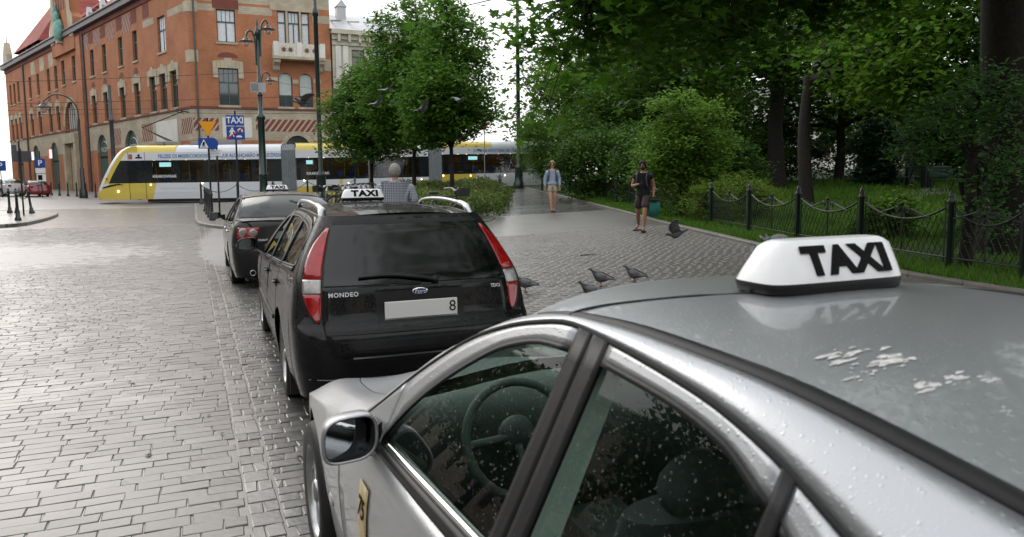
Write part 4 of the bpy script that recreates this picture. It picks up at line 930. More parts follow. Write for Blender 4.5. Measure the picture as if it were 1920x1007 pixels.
def door_mirror(c, x0, x1, y, z0, z1, mat, sides=(-1, 1), depth=.13, foot=None):
    for sd_ in sides:
        h = empty('door_mirror', (0, 0, 0), parent=c.root)
        cx, cz = (x0+x1)/2, (z0+z1)/2; a, b_ = (x1-x0)/2, (z1-z0)/2
        pw = lambda v: math.copysign(abs(v)**.62, v)
        ring = lambda k, yy: [(sd_*(cx+k*a*pw(math.cos(t))), yy, cz+k*b_*pw(math.sin(t))-.012*k*math.cos(t)) for t in [2*math.pi*i/32 for i in range(33)]]
        rr = [ring(.86, y+.006), ring(.95, y-.004), ring(1.0, y+.006), ring(1.0, y+.03), ring(.93, y+depth*.55), ring(.72, y+depth*.85), ring(.35, y+depth)]
        m = MB(); m.grid(rr, True); m.add(rr[-1][:-1], [tuple(range(32))]); m.build('housing', mat, h)
        m = MB(); m.grid([ring(.95, y+.002), ring(.86, y+.004), ring(.84, y+.05)], True); m.build('mirror_rim', M['plastic_black'], h)
        m = MB(); q = [(x, yy+(cx+a-abs(x))*.36, z) for x, yy, z in ring(.86, y+.006)]; m.add(q[:-1], [tuple(range(32))]); m.build('mirror_glass', M['mirror_glass'], h)
        fx, fy, fz = foot
        m = MB(); s_ = -1 if sd_ < 0 else 1
        m.loft([[(s_*fx, fy-.05, fz-.07), (s_*fx, fy+.09, fz-.07)], [(s_*(fx+.06), fy-.03, fz-.045), (s_*(fx+.06), fy+.09, fz-.03)], [(s_*(x0+.01), y+.01, fz-.02), (s_*(x0+.01), y+.08, fz-.02)]], n=4, m=4)
        m.loft([[(s_*fx, fy-.05, fz+.05), (s_*fx, fy+.10, fz+.03)], [(s_*(fx+.05), fy-.01, fz+.045), (s_*(fx+.05), fy+.09, fz+.03)], [(s_*(x0+.01), y+.01, fz+.035), (s_*(x0+.01), y+.08, fz+.03)]], n=4, m=4)
        m.loft([[(s_*fx, fy-.05, fz+.05), (s_*fx, fy-.05, fz-.07)], [(s_*(x0+.01), y+.01, fz+.035), (s_*(x0+.01), y+.01, fz-.02)]], n=4, m=4)
        m.build('mirror_foot', M['plastic_black'], h)
def taxi_sign(loc, rz, wid, hgt, dep, label, letter, slope=.3, shift=.03, lw=1.0, skew=0.):
    t = empty('taxi_sign', loc, rz, label, 'taxi sign', 'taxi roof signs'); 
    h = wid/2; b = MB(); n = 40; rows = []
    def ring(z, hx, hy, p=5.):
        q = []; sk = skew*h*max(0, z-.032)/(hgt-.032)
        for k in range(n+1):
            a = 2*math.pi*k/n; q.append((sk+hx*math.copysign(abs(math.cos(a))**(2/p), math.cos(a)), hy*math.copysign(abs(math.sin(a))**(2/p), math.sin(a)), z))
        return q
    z0 = .032
    for f in (0, .04, .3, .6, .85, .95, 1.0):
        k = 0 if f < .85 else (f-.85)/.15
        rows.append(ring(z0+(hgt-z0)*f, h*(1-slope*f**1.25)-.02*k*k, dep/2*(1-.55*f**1.1)-.012*k*k))
    b.grid(rows, True); b.add(rows[-1][:-1], [tuple(range(n))], True); b.build('housing', M['sign_white'], t)
    b = MB(); r_ = [ring(.006, h*.93, dep*.44), ring(.012, h*.985, dep*.49), ring(z0, h*1.005, dep*.505), ring(z0+.004, h*.99, dep*.49)]; b.grid(r_, True); b.add(r_[0][:-1], [tuple(range(n))[::-1]]); b.build('base', M['plastic_black'], t)
    for sd_ in (-1, 1):
        ang = math.atan2(dep/2*.55, hgt-z0); u_ = Vector((0, -sd_*math.sin(ang), math.cos(ang)))
        f = .5; yy = sd_*(dep/2*(1-.55*f**1.1)+.0025); zz = z0+(hgt-z0)*f
        o = text('TAXI', letter, M['ink_black'], t, (wid*(shift if sd_ < 0 else .05), yy-sd_*.0005, zz), (1 if sd_ < 0 else -1, 0, 0), u_, bold=letter*.05, spacing=1.08, extr=.0015)
        o.matrix_basis = o.matrix_basis @ Matrix.Diagonal((lw, 1, 1, 1))
    return t
# ================================================================== tram
mk('tram_white', (.66, .68, .71), .3, coat=.5, var=.04, vs=1); mk('tram_yellow', (.64, .50, .09), .3, coat=.5, var=.05, vs=1); mk('tram_black', (.012, .016, .02), .12, coat=.8)
mk('bellows', (.20, .22, .23), .7, var=.15, vs=4); mk('tram_grey', (.2, .21, .22), .6); mk('tram_inside', (.14, .11, .075), .7, var=.4, vs=1.4); mk('tram_lamp', (1, .8, .5), .5, emit=(1, .62, .25), es=14); mk('marker_lamp', (1, .8, .5), .5, emit=(1, .72, .35), es=9); mk('screen_blue', (.3, .6, .7), .4, emit=(.4, .8, .85), es=.9)
mk('tram_blue_ink', (.04, .16, .40), .5); mk('seat_blue', (.03, .05, .16), .8, var=.3, vs=5); mk('pole_yellow', (.6, .42, .05), .4); mk('tram_red_ink', (.35, .10, .08), .5)
glassmat('tram_glass', (.75, .76, .74), .06)
tram = empty('tram', (-5.08, 52.65, .3), 0, 'long low-floor tram in white and yellow with dark window band', 'tram')
T0 = Vector((-5.08, 52.65, .3))
def section(A, B, **kw):
    A, B = Vector(A), Vector(B); d = B-A; Ln = d.length; x = d/Ln; y = Vector((-x.y, x.x, 0)).normalized(); z = Vector((0, 0, 1))
    s = empty('tram_section', parent=tram); o = A-T0
    s.matrix_basis = Matrix(((x.x, y.x, z.x, o.x), (x.y, y.y, z.y, o.y), (x.z, y.z, z.z, o.z), (0, 0, 0, 1)))
    return s, Ln
WD = 2.4
SK, WB, WT, TB, RT = 0.0, 1.03, 2.40, 2.88, 3.30
def body(s, x0, x1, wins, skirt, roofc, doors=()):
    """skirt, roofc: lists of (x0, x1, slant, material)"""
    for (a, b, sl, mt) in skirt:
        m = MB(); m.add([(a[0], 0, SK+.05), (b[0], 0, SK+.05), (b[0], -.02, .5), (a[0], -.02, .5), (a[1], -.02, .5), (b[1], -.02, .5), (b[1], 0, WB), (a[1], 0, WB)] if 0 else [(a[0], .03, .05), (b[0], .03, .05), ((b[0]+b[1])/2, 0, .45), ((a[0]+a[1])/2, 0, .45), (b[1], 0, WB), (a[1], 0, WB)], [(0, 1, 2, 3), (3, 2, 4, 5)]); m.build('skirt', M[mt], s)
    m = MB(); m.box(x0, x1, .0, .03, WT+.002, TB); m.build('letter_band', M['tram_white'], s)
    for (a, b, sl, mt) in roofc:
        prof = [(0, TB), (.03, TB+.18), (.14, TB+.33), (.35, RT), (.9, RT+.06), (1.5, RT+.06)]
        m = MB(); m.grid([[(a+sl*i/5, y, z), (b+sl*i/5, y, z)] for i, (y, z) in enumerate(prof)], True); m.build('roof_panel', M[mt], s)
    prof = [(1.5, RT+.06), (2.05, RT), (2.26, TB+.33), (2.37, TB+.18), (2.4, TB), (2.4, .05)]
    m = MB(); m.grid([[(x0, y, z), (x1, y, z)] for y, z in prof], True); m.build('far_side', M['tram_white'], s)
    # window band: dark panels between the openings
    xs = [x0]+[v for w_ in wins for v in w_]+[x1]
    for a, b in zip(xs[0::2], xs[1::2]):
        if b-a > .01: m = MB(); m.box(a, b, .004, .06, WB+.002, WT-.002); m.build('band_panel', M['tram_black'], s)
    for a, b in wins:
        w_ = empty('window', parent=s); m = MB(); m.box(a+.004, b-.004, .004, .06, WB+.002, WB+.16); m.box(a+.004, b-.004, .004, .06, WT-.12, WT-.002); m.box(a+.004, b-.004, .02, .05, WB+.72, WB+.77); m.build('frame', M['tram_black'], w_)
        m = MB(); m.add([(a, .012, WB+.1), (b, .012, WB+.1), (b, .012, WT-.1), (a, .012, WT-.1)], [(0, 1, 2, 3)]); m.build('pane', M['tram_glass'], w_)
    m = MB(); m.add([(x0+.1, .3, .4), (x1-.1, .3, .4), (x1-.1, 2.3, .4), (x0+.1, 2.3, .4), (x0+.1, 2.3, 2.75), (x1-.1, 2.3, 2.75), (x0+.1, .2, 2.75), (x1-.1, .2, 2.75)], [(0, 1, 2, 3), (3, 2, 5, 4), (4, 5, 7, 6)]); m.build('interior', M['tram_inside'], s)
    m = MB(); m.add([(x0+.05, .05, .4), (x0+.05, 2.35, .4), (x0+.05, 2.35, 3), (x0+.05, .05, 3)], [(0, 1, 2, 3)]); m.add([(x1-.05, .05, .4), (x1-.05, 2.35, .4), (x1-.05, 2.35, 3), (x1-.05, .05, 3)], [(3, 2, 1, 0)]); m.build('end_wall', M['tram_inside'], s)['kind'] = 'part'
    q = random.Random(int(x1*100)); x = x0+1.0
    while x < x1-.6:
        m = MB(); m.ball((x, 1.2+q.uniform(-.4, .4), 2.45), .05, 8, 6); m.build('ceiling_lamp', M['tram_lamp'], s)
        m = MB(); m.tube([(x+.3, .6+q.random(), .4), (x+.3, .6+q.random()*.1, 2.7)], .02, 5); m.build('grab_pole', M['pole_yellow'], s)
        m = MB(); m.smooth = True; yy = q.choice((.35, .5, 1.5, 1.7)); m.box(x-.25, x+.2, yy, yy+.12, 1.0, 1.55+q.uniform(-.1, .15), .05); m.box(x-.25, x+.2, yy-.35 if 0 else yy, yy+.45, .85, .98, .03); m.build('seat', M['seat_blue'], s, merge=False)
        x += q.uniform(.8, 1.3)
    m = MB(); m.box(x0+1.0, x1-.8, .08, 2.3, -.12, .12); m.build('underframe', M['dark'], s)
def px(s_, a): return s_*a
# first section with the nose
s1, L1 = section((-5.08, 52.65, .47), (5.18, 48.91, .535))
k1 = L1/344.   # metres for a photographed pixel along this side
def u1(p): return (p-186)*k1
body(s1, 1.75, L1, [(u1(286), u1(326)), (u1(338), u1(383)), (u1(393), u1(436)), (u1(447), u1(472)), (u1(481), u1(506))],
     [((.15, .15+.35), (u1(283), u1(291)), 0, 'tram_yellow'), ((u1(283)+.004, u1(291)+.004), (L1, L1), 0, 'tram_white')],
     [(1.75, u1(330), .25, 'tram_yellow'), (u1(330)+.003, L1, 0, 'tram_white')])
# nose: silhouettes of the near and far cheeks, joined by the curved front
sil = [(.02, .05), (-.03, .28), (.05, .62), (.22, 1.05), (.5, 1.6), (.85, 2.2), (1.2, 2.7), (1.5, 3.0), (1.9, 3.22), (2.3, RT)]
def cheek(y, extra=0): return [(x+extra, y, z) for x, z in sil]
m = MB(); m.loft([cheek(0), cheek(.25, -.28), cheek(1.2, -.62), cheek(2.15, -.28), cheek(2.4)], n=24, m=4); fr = m.build('windscreen', [M['tram_black'], M['tram_yellow'], M['tram_white']], s1)
pi2 = []
for p in fr.data.polygons:
    c = p.center; edge = c.y < .16 or c.y > 2.24
    pi2.append(2 if edge and c.z > .55 else (1 if c.z < .62 or c.z > 2.95 else 0))
fr.data.polygons.foreach_set('material_index', pi2)
m = MB(); P = [(x, z) for x, z in catmull([Vector((x, z, 0)) for x, z in sil], 20) for _ in (0,)] if 0 else [tuple(v)[:2] for v in catmull([Vector((x, z, 0)) for x, z in sil], 24)]
lo = [p for p in P if p[1] < .80]; 
def cheek_panel(name, zlo, zhi, x1, mat, y=.001, inset=0):
    pts = [p for p in P if zlo <= p[1] <= zhi]; f = lambda z: lerp_smooth([(b, a) for a, b in P], z)
    pts = [(f(zlo), zlo)]+pts+[(f(zhi), zhi)]; pts = [(a+inset, b) for a, b in pts]; poly = [(x1, zlo)]+pts+[(x1, zhi)]
    m = MB(); n = len(pts); vs = []
    for a, b in pts: vs += [(a, y, b), (x1, y, b)]
    m.add(vs, [(2*i, 2*i+1, 2*i+3, 2*i+2) for i in range(n-1)]); return m.build(name, M[mat], s1)
cheek_panel('cheek', .05, .78, 1.75, 'tram_yellow'); cheek_panel('cheek', .781, WB, 1.75, 'tram_white'); cheek_panel('cab_window', WB+.001, WT, 1.75, 'tram_black', inset=.28); cheek_panel('cheek', WB+.001, WT, .0, 'tram_yellow', y=.002) if 0 else None
f_ = lambda z: lerp_smooth([(b, a) for a, b in P], z)
m = MB(); zz = [WB+(TB-WB)*i/10 for i in range(11)]; m.add([v for z in zz for v in ((f_(z), .0, z), (f_(z)+.30, .0, z))], [(2*i, 2*i+1, 2*i+3, 2*i+2) for i in range(10)]); m.build('screen_pillar', M['tram_yellow'], s1)
cheek_panel('cheek', WT+.001, TB, 1.75, 'tram_white', inset=.3); cheek_panel('cheek', TB+.001, RT-.02, 2.3, 'tram_yellow')
m = MB(); m.add([(.12, -.006, .80), (.6, -.006, .95), (1.1, -.006, 1.02), (1.45, -.006, .92), (1.1, -.006, .93), (.6, -.006, .82), (.12, -.006, .72)], [(0, 6, 5, 1), (1, 5, 4, 2), (2, 4, 3)]); m.build('headlight_visor', M['tram_black'], s1)
m = MB(); m.ball((1.05, -.01, .55), .05, 8, 6); m.build('marker_lamp', M['marker_lamp'], s1)
m = MB(); m.ball((.42, -.03, 1.35), .07, 8, 6); m.build('turn_signal', M['lens_amber'], s1)
for xx in (u1(241), u1(272)):
    m = MB(); m.box(xx-.012, xx+.012, -.004, .01, .05, RT-.4); m.build('door_gap', M['dark'], s1)
for (xx, zz) in ((u1(281), .92), (u1(378), .98)): m = MB(); m.ball((xx, -.005, zz), .04, 8, 6); m.build('marker_lamp', M['marker_lamp'], s1)
text('FELIZES OS MISERICORDIOSOS PORQUE ALCANÇARÃO MISERICÓRDIA', .30, M['tram_blue_ink'], s1, ((u1(297)+L1)/2+.05, -.004, 2.63), (1, 0, 0), (0, 0, 1), bold=.006, align='CENTER').matrix_basis @= Matrix.Diagonal((.78, 1, 1, 1))
text('KRAKOWIAK', .24, M['white_paint'], s1, (u1(308), -.002, 1.42), (1, 0, 0), (0, 0, 1), bold=.004)
m = MB(); m.box(u1(242), u1(249), -.004, .001, 2.48, 2.78); m.build('red_mark', M['tram_red_ink'], s1); m = MB(); m.box(u1(255), u1(267), -.004, .001, 2.52, 2.62); m.ball((u1(261), -.002, 2.70), .08, 8, 6, (1, .1, 1)); m.build('crest', M['ink_black'], s1)
m = MB(); m.box(u1(290), u1(312), .7, .75, 2.02, 2.28); m.build('display_screen', M['screen_blue'], s1)
m = MB(); m.box(u1(300), u1(375), -.003, .002, .68, .69); m.build('panel_line', M['tram_grey'], s1)
# pantograph and roof gear
pg = empty('pantograph', parent=s1); m = MB(); bx = u1(318)
for yy in (.8, 1.6): m.tube([(bx, yy, 3.45), (bx-2.0, 1.2, 4.45), (bx+.55, 1.2, 5.45)], .045, 6)
m.tube([(bx+.55, .3, 5.45), (bx+.55, 2.1, 5.45)], .04, 6); m.tube([(bx+.3, .4, 5.38), (bx+.3, 2.0, 5.38)], .03, 6); m.build('arm', M['black_iron'], pg)
for k, (a, b) in enumerate(((u1(286), u1(300)), (u1(303), u1(320)), (u1(352), u1(380)), (u1(400), u1(440)))): m = MB(); m.box(a, b, .7, 1.8, RT+.04, RT+.28, .04); m.build('roof_gear', M['tram_grey'], s1)
# second and third sections
s2, L2_ = section((6.09, 49.07, .56), (14.83, 49.80, .80)); k2 = L2_/247.; u2 = lambda p: (p-558)*k2
body(s2, 0, L2_, [(u2(576), u2(616)), (u2(622), u2(660)), (u2(668), u2(702)), (u2(716), u2(744)), (u2(755), u2(786))],
     [((0, 0), (u2(634), u2(640)), 0, 'tram_yellow'), ((u2(634)+.004, u2(640)+.004), (L2_, L2_), 0, 'tram_white')], [(0, u2(662), .2, 'tram_yellow'), (u2(662)+.003, L2_, 0, 'tram_white')])
m = MB(); m.add([(0, -.004, .62), (u2(634), -.004, .62), (u2(634), -.004, WB-.004), (0, -.004, WB-.004)], [(0, 1, 2, 3)]); m.build('skirt_top', M['tram_white'], s2)
text('HEUREUX LES MISÉRICORDIEUX, CAR ILS OBTIENDRONT MISÉRICORDE', .28, M['tram_red_ink'], s2, (L2_*.56, -.004, 2.63), (1, 0, 0), (0, 0, 1), bold=.005).matrix_basis @= Matrix.Diagonal((.62, 1, 1, 1))
text('KRAKOWIAK', .24, M['white_paint'], s2, (u2(596), -.002, 1.42), (1, 0, 0), (0, 0, 1), bold=.004)
m = MB(); m.box(u2(577), u2(592), .7, .75, 2.02, 2.26); m.build('display_screen', M['screen_blue'], s2)
for (xx, zz) in ((u2(571), 1.1), (u2(650), .85), (u2(790), .95)): m = MB(); m.ball((xx, -.005, zz-.1), .04, 8, 6); m.build('marker_lamp', M['marker_lamp'], s2)
s3, L3 = section((15.9, 50.23, .83), (27.2, 53.7, 1.2)); k3 = 8.27/170.; u3 = lambda p: (p-830)*k3
body(s3, 0, L3, [(u3(836), u3(866)), (u3(876), u3(904)), (u3(912), u3(944)), (u3(952), u3(984)), (u3(990), u3(1020))],
     [((0, 0), (u3(886), u3(891)), 0, 'tram_yellow'), ((u3(886)+.004, u3(891)+.004), (L3, L3), 0, 'tram_white')], [(0, u3(920), .2, 'tram_yellow'), (u3(920)+.003, L3, 0, 'tram_white')])
text('БЛАЖЕННЫ МИЛОСТИВЫЕ, ИБО ОНИ ПОМИЛОВАНЫ БУДУТ', .28, M['tram_blue_ink'], s3, (L3*.5, -.004, 2.63), (1, 0, 0), (0, 0, 1), bold=.005).matrix_basis @= Matrix.Diagonal((.75, 1, 1, 1))
em = empty('emblem', parent=s3)
m = MB(); xx = u3(934); m.prism([(xx-.16, .60), (xx-.16, .45), (xx, .22), (xx+.16, .45), (xx+.16, .60)], lambda a, z: (a, -.006, z), lambda a, z: (a, -.001, z)); m.build('shield', M['ink_blue'], em)
m = MB(); m.obox((xx, -.004, .55), (.3, 0, .32), (0, .002, 0), (-.02, 0, .02)); m.build('key', M['tram_grey'], em); m = MB(); m.obox((xx, -.007, .55), (-.3, 0, .32), (0, .002, 0), (.02, 0, .02)); m.build('key', M['tram_grey'], em)
m = MB(); m.ball((xx, -.004, .78), .12, 10, 8, (1, .05, 1.3)); m.build('tiara', M['tram_grey'], em)
for (xx, zz) in ((u3(832), .95), (u3(880), .9), (u3(944), .85)): m = MB(); m.ball((xx, -.005, zz), .04, 8, 6); m.build('marker_lamp', M['marker_lamp'], s3)
m = MB(); m.box(u3(888), u3(904), .7, .75, 2.02, 2.26); m.build('display_screen', M['screen_blue'], s3)
# bellows between the sections
def bellow(A, B):
    A, B = Vector(A), Vector(B); b = empty('bellows', parent=tram); n = 14; m = MB(); rows = []
    x = (B-A).normalized(); y = Vector((-x.y, x.x, 0)).normalized()
    for i in range(n+1):
        o = .06 if i % 2 else 0; c = A.lerp(B, i/n)-T0; pr_ = [(o, .15), (o, 2.9), (.3+o, 3.25), (2.1-o, 3.25), (2.4-o, 2.9), (2.4-o, .15)]
        rows.append([c+y*a+Vector((0, 0, z)) for a, z in pr_])
    m.grid(rows, False); m.build('fold', M['bellows'], b)
bellow((5.18, 48.91, .535), (6.09, 49.07, .56)); bellow((14.83, 49.80, .80), (15.9, 50.23, .83))
# ------------------------------------------------------------------ silver saloon taxi
sv = Car('silver_taxi_saloon', (1.30, 2.01, 0), 0, 'rain-spotted silver saloon taxi with number 75 sticker on its door', 'car', M['silver_paint'])
sv.W = [(-2.42, .55), (-2.3, .70), (-2.0, .81), (-1.5, .855), (-.9, .862), (1.2, .862), (1.6, .835), (1.85, .77), (2.02, .64), (2.12, .42)]
sv.zb, sv.tumble, sv.tcurve, sv.tp = .9, .5, 0, 3.2
sv.tail = [(.2, -2.36, -2.0), (.35, -2.42, -2.0), (.55, -2.44, -2.0), (.75, -2.40, -1.98), (.95, -2.33, -1.95), (1.02, -2.24, -1.9)]
SP = dict(yf=1.36, yr=-1.355, wr=.312, track=.765, sill=.2, nose_y=2.1, cowl_y=.5, seal=(.45, -1.55), tail_side_y=-1.98, dash_y=.32, seat_y=-.30,
  doors=(.655, -.69, -1.52),
  belt=[(-2.0, .96), (-1.5, .945), (-.69, .918), (.15, .886), (.66, .875)],
  shoulder=[(.5, .885), (.66, .868), (1.0, .805), (1.36, .745), (1.7, .665), (1.95, .575), (2.12, .50)],
  S=[(-2.0, 1.0), (-1.85, 1.08), (-1.6, 1.195), (-1.38, 1.28), (-1.2, 1.333), (-1.04, 1.36), (-.7, 1.385), (-.6, 1.388), (-.42, 1.362), (-.17, 1.29), (.1, 1.15), (.39, .955), (.5, .885)],
  wins=[dict(y0=.2, y1=-.63, bot=[(-.63, .957), (.2, .92)], top=[(-.63, 1.347), (-.51, 1.34), (-.34, 1.30), (-.17, 1.22), (.02, 1.10), (.16, .975), (.2, .92)]),
        dict(y0=-.755, y1=-1.258, bot=[(-1.258, .975), (-.755, .96)], top=[(-1.258, 1.272), (-1.13, 1.318), (-.98, 1.338), (-.755, 1.349)]),
        dict(y0=-1.285, y1=-1.47, bot=[(-1.47, .985), (-1.285, .977)], top=[(-1.47, 1.02), (-1.40, 1.16), (-1.34, 1.225), (-1.285, 1.262)])],
  pillars=[(.5, .2, None), (-.63, -.686, M['plastic_black']), (-.694, -.755, M['plastic_black']), (-1.258, -1.285, M['plastic_black']), (-1.47, -1.98, None)],
  rail=(-.12, -1.85), gutter=(-.30, -1.8), gw=.042, roof=(-.22, -1.75), bowf=.16, bowr=.06, crown=.042,
  gut=[(-1.85, .49), (-1.5, .52), (-1.0, .525), (-.5, .52), (-.2, .51), (-.1, .52)],
  roofedge=[(-1.85, 1.27), (-1.5, 1.352), (-1.08, 1.398), (-.8, 1.402), (-.52, 1.388), (-.3, 1.355), (-.22, 1.335), (-.1, 1.29)],
  apillar=[(.02, 1.20, .20), (.25, 1.06, .24), (.5, .90, .28)],
  hood=[[(-.76, .47, .945), (-.765, .64, .905), (-.762, 1.0, .845), (-.742, 1.36, .79), (-.69, 1.7, .715), (-.58, 2.04, .60)],
        [(-.67, .50, .955), (-.68, .66, .915), (-.665, 1.0, .838), (-.63, 1.4, .772), (-.55, 1.8, .685), (-.46, 2.14, .575)],
        [(-.5, .68, .93), (-.49, 1.0, .85), (-.46, 1.4, .772), (-.4, 1.8, .675), (-.33, 2.18, .55)],
        [(0, .80, .95), (0, 1.1, .885), (0, 1.5, .795), (0, 1.85, .695), (0, 2.22, .555)]])
car_core(sv, SP)
sv.tail_surf('rear_bumper', [.2, .3, .45, .6, .75, .95, 1.02], M['silver_paint'])
b = MB(); dk = [[(x, -1.75-.06*(1-(x/.5)**2) if 0 else -1.78, 1.285+.03*(1-(x/.5)**2)) for x in (-.49, -.25, 0, .25, .49)], [(x, -2.0, 1.10+.02*(1-(x/.6)**2)) for x in (-.6, -.3, 0, .3, .6)]]
b.loft(dk, n=12, m=4); b.build('rear_window', M['car_glass'], sv.root)
b = MB(); b.loft([[(x, -1.98, 1.10) for x in (-.68, -.3, 0, .3, .68)], [(x, -2.15, 1.07) for x in (-.66, -.3, 0, .3, .66)], [(x, -2.27, 1.02) for x in (-.6, -.3, 0, .3, .6)]], n=12, m=4); b.build('boot_lid', M['silver_paint'], sv.root)
door_mirror(sv, .815, .985, .20, .855, .998, M['silver_paint'], foot=(.80, .27, .915))
# sticker with the taxi number, handle, side repeater
o = sv.panel('number_sticker', .30, .19, .50, .765, M['sticker'], n=4, m=6, out=.006, sides=(-1,), solid=.003)[0]
text('75', .085, M['ink_black'], o, (-(sv.sx(.245, .69)+.0085), .245, .69), (0, -1, 0), (.12, 0, 1), bold=.001, extr=.0006)
for y in (-.50, -1.34):
    b = MB(); b.smooth = True; b.box(-.885, -.862, y-.09, y+.09, .765, .795, .008); b.build('door_handle', M['silver_paint'], sv.root)
b = MB(); b.ball((-(sv.sx(.9, .46)), .9, .46), .05, 12, 8, (.15, 1, .42)); b.build('side_repeater', M['lens_clear'], sv.root)
# pigeon droppings on the roof
def roof_pt(x, y): 
    u = x/sv.hg(y); return Vector((x, y, sv.ze(y)+SP['crown']*(1-abs(u)**2.2)+.0015))
q = random.Random(5)
for (x, y, sx_, sy_, nblob) in ((-.375, -1.14, .05, .022, 8), (-.34, -1.195, .045, .022, 9), (-.42, -1.21, .025, .012, 5), (-.38, -1.28, .022, .016, 5), (-.325, -1.288, .026, .014, 5), (-.288, -1.303, .016, .012, 4), (-.352, -1.378, .012, .008, 2)):
    b = MB()
    for i in range(int(nblob*2.6)):
        cx, cy = x+q.gauss(0, sx_*.55), y+q.gauss(0, sy_*.6); rr = q.uniform(.07, .28)*min(sx_, sy_); k = 10; st = q.uniform(1.2, 4.5)
        ring = [(cx+rr*st*q.uniform(.5, 1.25)*math.cos(2*math.pi*j/k), cy+rr*q.uniform(.5, 1.25)*math.sin(2*math.pi*j/k)) for j in range(k)]
        b.add([roof_pt(*p_) for p_ in ring]+[roof_pt(cx, cy)+Vector((0, 0, .0012))], [(j, (j+1) % k, k) for j in range(k)])
    b.build('bird_dropping', M['dropping'], sv.root)
# rain drops lying on glass, pillars and roof edge
def drops(c, parent, n, seed, ylim, zlim, rr=(.0010, .0028), out=-.010):
    q = random.Random(seed); V, F = [], []; k = 7
    for i in range(n):
        y, z = q.uniform(*ylim), q.uniform(*zlim)
        if z > c.Sf(y)-.01: continue
        r_ = rr[0]+(rr[1]-rr[0])*q.random()**3; x = -(c.sx(y, z)+out(y) if callable(out) else c.sx(y, z)+out)
        nrm = Vector((-1, 0, c.tumble if z > c.zb else 0)).normalized(); t1 = Vector((0, 1, 0)); t2 = nrm.cross(t1); ctr = Vector((x, y, z)); b0 = len(V); st = q.uniform(.8, 1.3)
        for lev, hgt_ in ((1, 0), (.75, .38)):
            V += [ctr+(t1*math.cos(2*math.pi*j/k)+t2*math.sin(2*math.pi*j/k)*st)*r_*lev+nrm*r_*hgt_ for j in range(k)]
        V.append(ctr+nrm*r_*.55)
        for j in range(k):
            F.append((b0+j, b0+(j+1) % k, b0+k+(j+1) % k, b0+k+j)); F.append((b0+k+j, b0+k+(j+1) % k, b0+2*k))
    me = bpy.data.meshes.new('raindrops'); me.from_pydata(V, [], F); me.materials.append(M['water']); me.polygons.foreach_set('use_smooth', [True]*len(me.polygons))
    o = link('raindrops', me, parent); o['kind'] = 'stuff'; return o
drops(sv, sv.root, 1700, 3, (-1.24, .15), (.96, 1.345), out=lambda y: .003 if -.755 < y < -.63 else -.0115)
# interior belt pillars
for sd_ in (-1, 1):
    b = MB(); b.loft([[(sd_*.73, -.62, .9), (sd_*.545, -.65, 1.32)], [(sd_*.72, -.74, .9), (sd_*.535, -.745, 1.32)]], n=6, m=2); b.build('belt_pillar', M['trim_grey'], sv.root)
ts = taxi_sign((1.305, 1.315, 1.432), 0, .385, .122, .17, 'large white TAXI roof sign with sloping end on the silver taxi', .088, slope=.15, shift=.045, lw=1.17, skew=.08)
b = MB(); b.ball((-.158, -.035, .072), .016, 14, 8, (.25, 1, 1)); b.build('lamp_window', M['plate_white'], ts); b = MB(); b.ball((-.168, -.045, .045), .006, 8, 6); b.build('screw', M['chrome'], ts)
b = MB(); loc = lambda x, y, z: (x-1.305, y-1.315, z-1.432)
path = [(-.18, .0, .012), (-.22, .03, .004)]+[loc(1.30+lx, 2.01+ly, roof_pt(lx, ly).z+.003) for lx, ly in ((-.28, -.62), (-.36, -.56), (-.44, -.50), (-.50, -.485))]+[loc(1.30-.535, 2.01-.50, 1.385), loc(1.30-.565, 2.01-.525, 1.372), loc(1.30-.578, 2.01-.53, 1.352)]
b.tube(catmull(path, 40), .0032, 6); b.build('cable', M['rubber'], ts)

# ------------------------------------------------------------------ black estate taxi
es = Car('black_estate_taxi', (1.50, 7.46, 0), R(-1.2), 'wet black estate taxi with tall red rear lamps and roof rails', 'car', M['black_paint'])
es.W = [(-2.5, .72), (-2.35, .81), (-2.1, .865), (-1.6, .895), (-.5, .905), (1.2, .90), (1.7, .86), (2.0, .77), (2.2, .62), (2.32, .42)]
es.zb, es.tumble, es.tcurve, es.tp = .98, .44, .22, 3.6
es.tail = [(.2, -2.34, -2.03), (.3, -2.42, -2.0), (.48, -2.445, -2.0), (.62, -2.44, -2.0), (.68, -2.40, -2.0), (.72, -2.335, -1.99), (.95, -2.27, -1.96), (1.1, -2.17, -1.9), (1.25, -2.06, -1.82), (1.37, -1.965, -1.74), (1.42, -1.91, -1.70)]
bl = [(-2.1, 1.045), (-1.4, 1.03), (-.4, .99), (.4, .955), (.8, .94)]
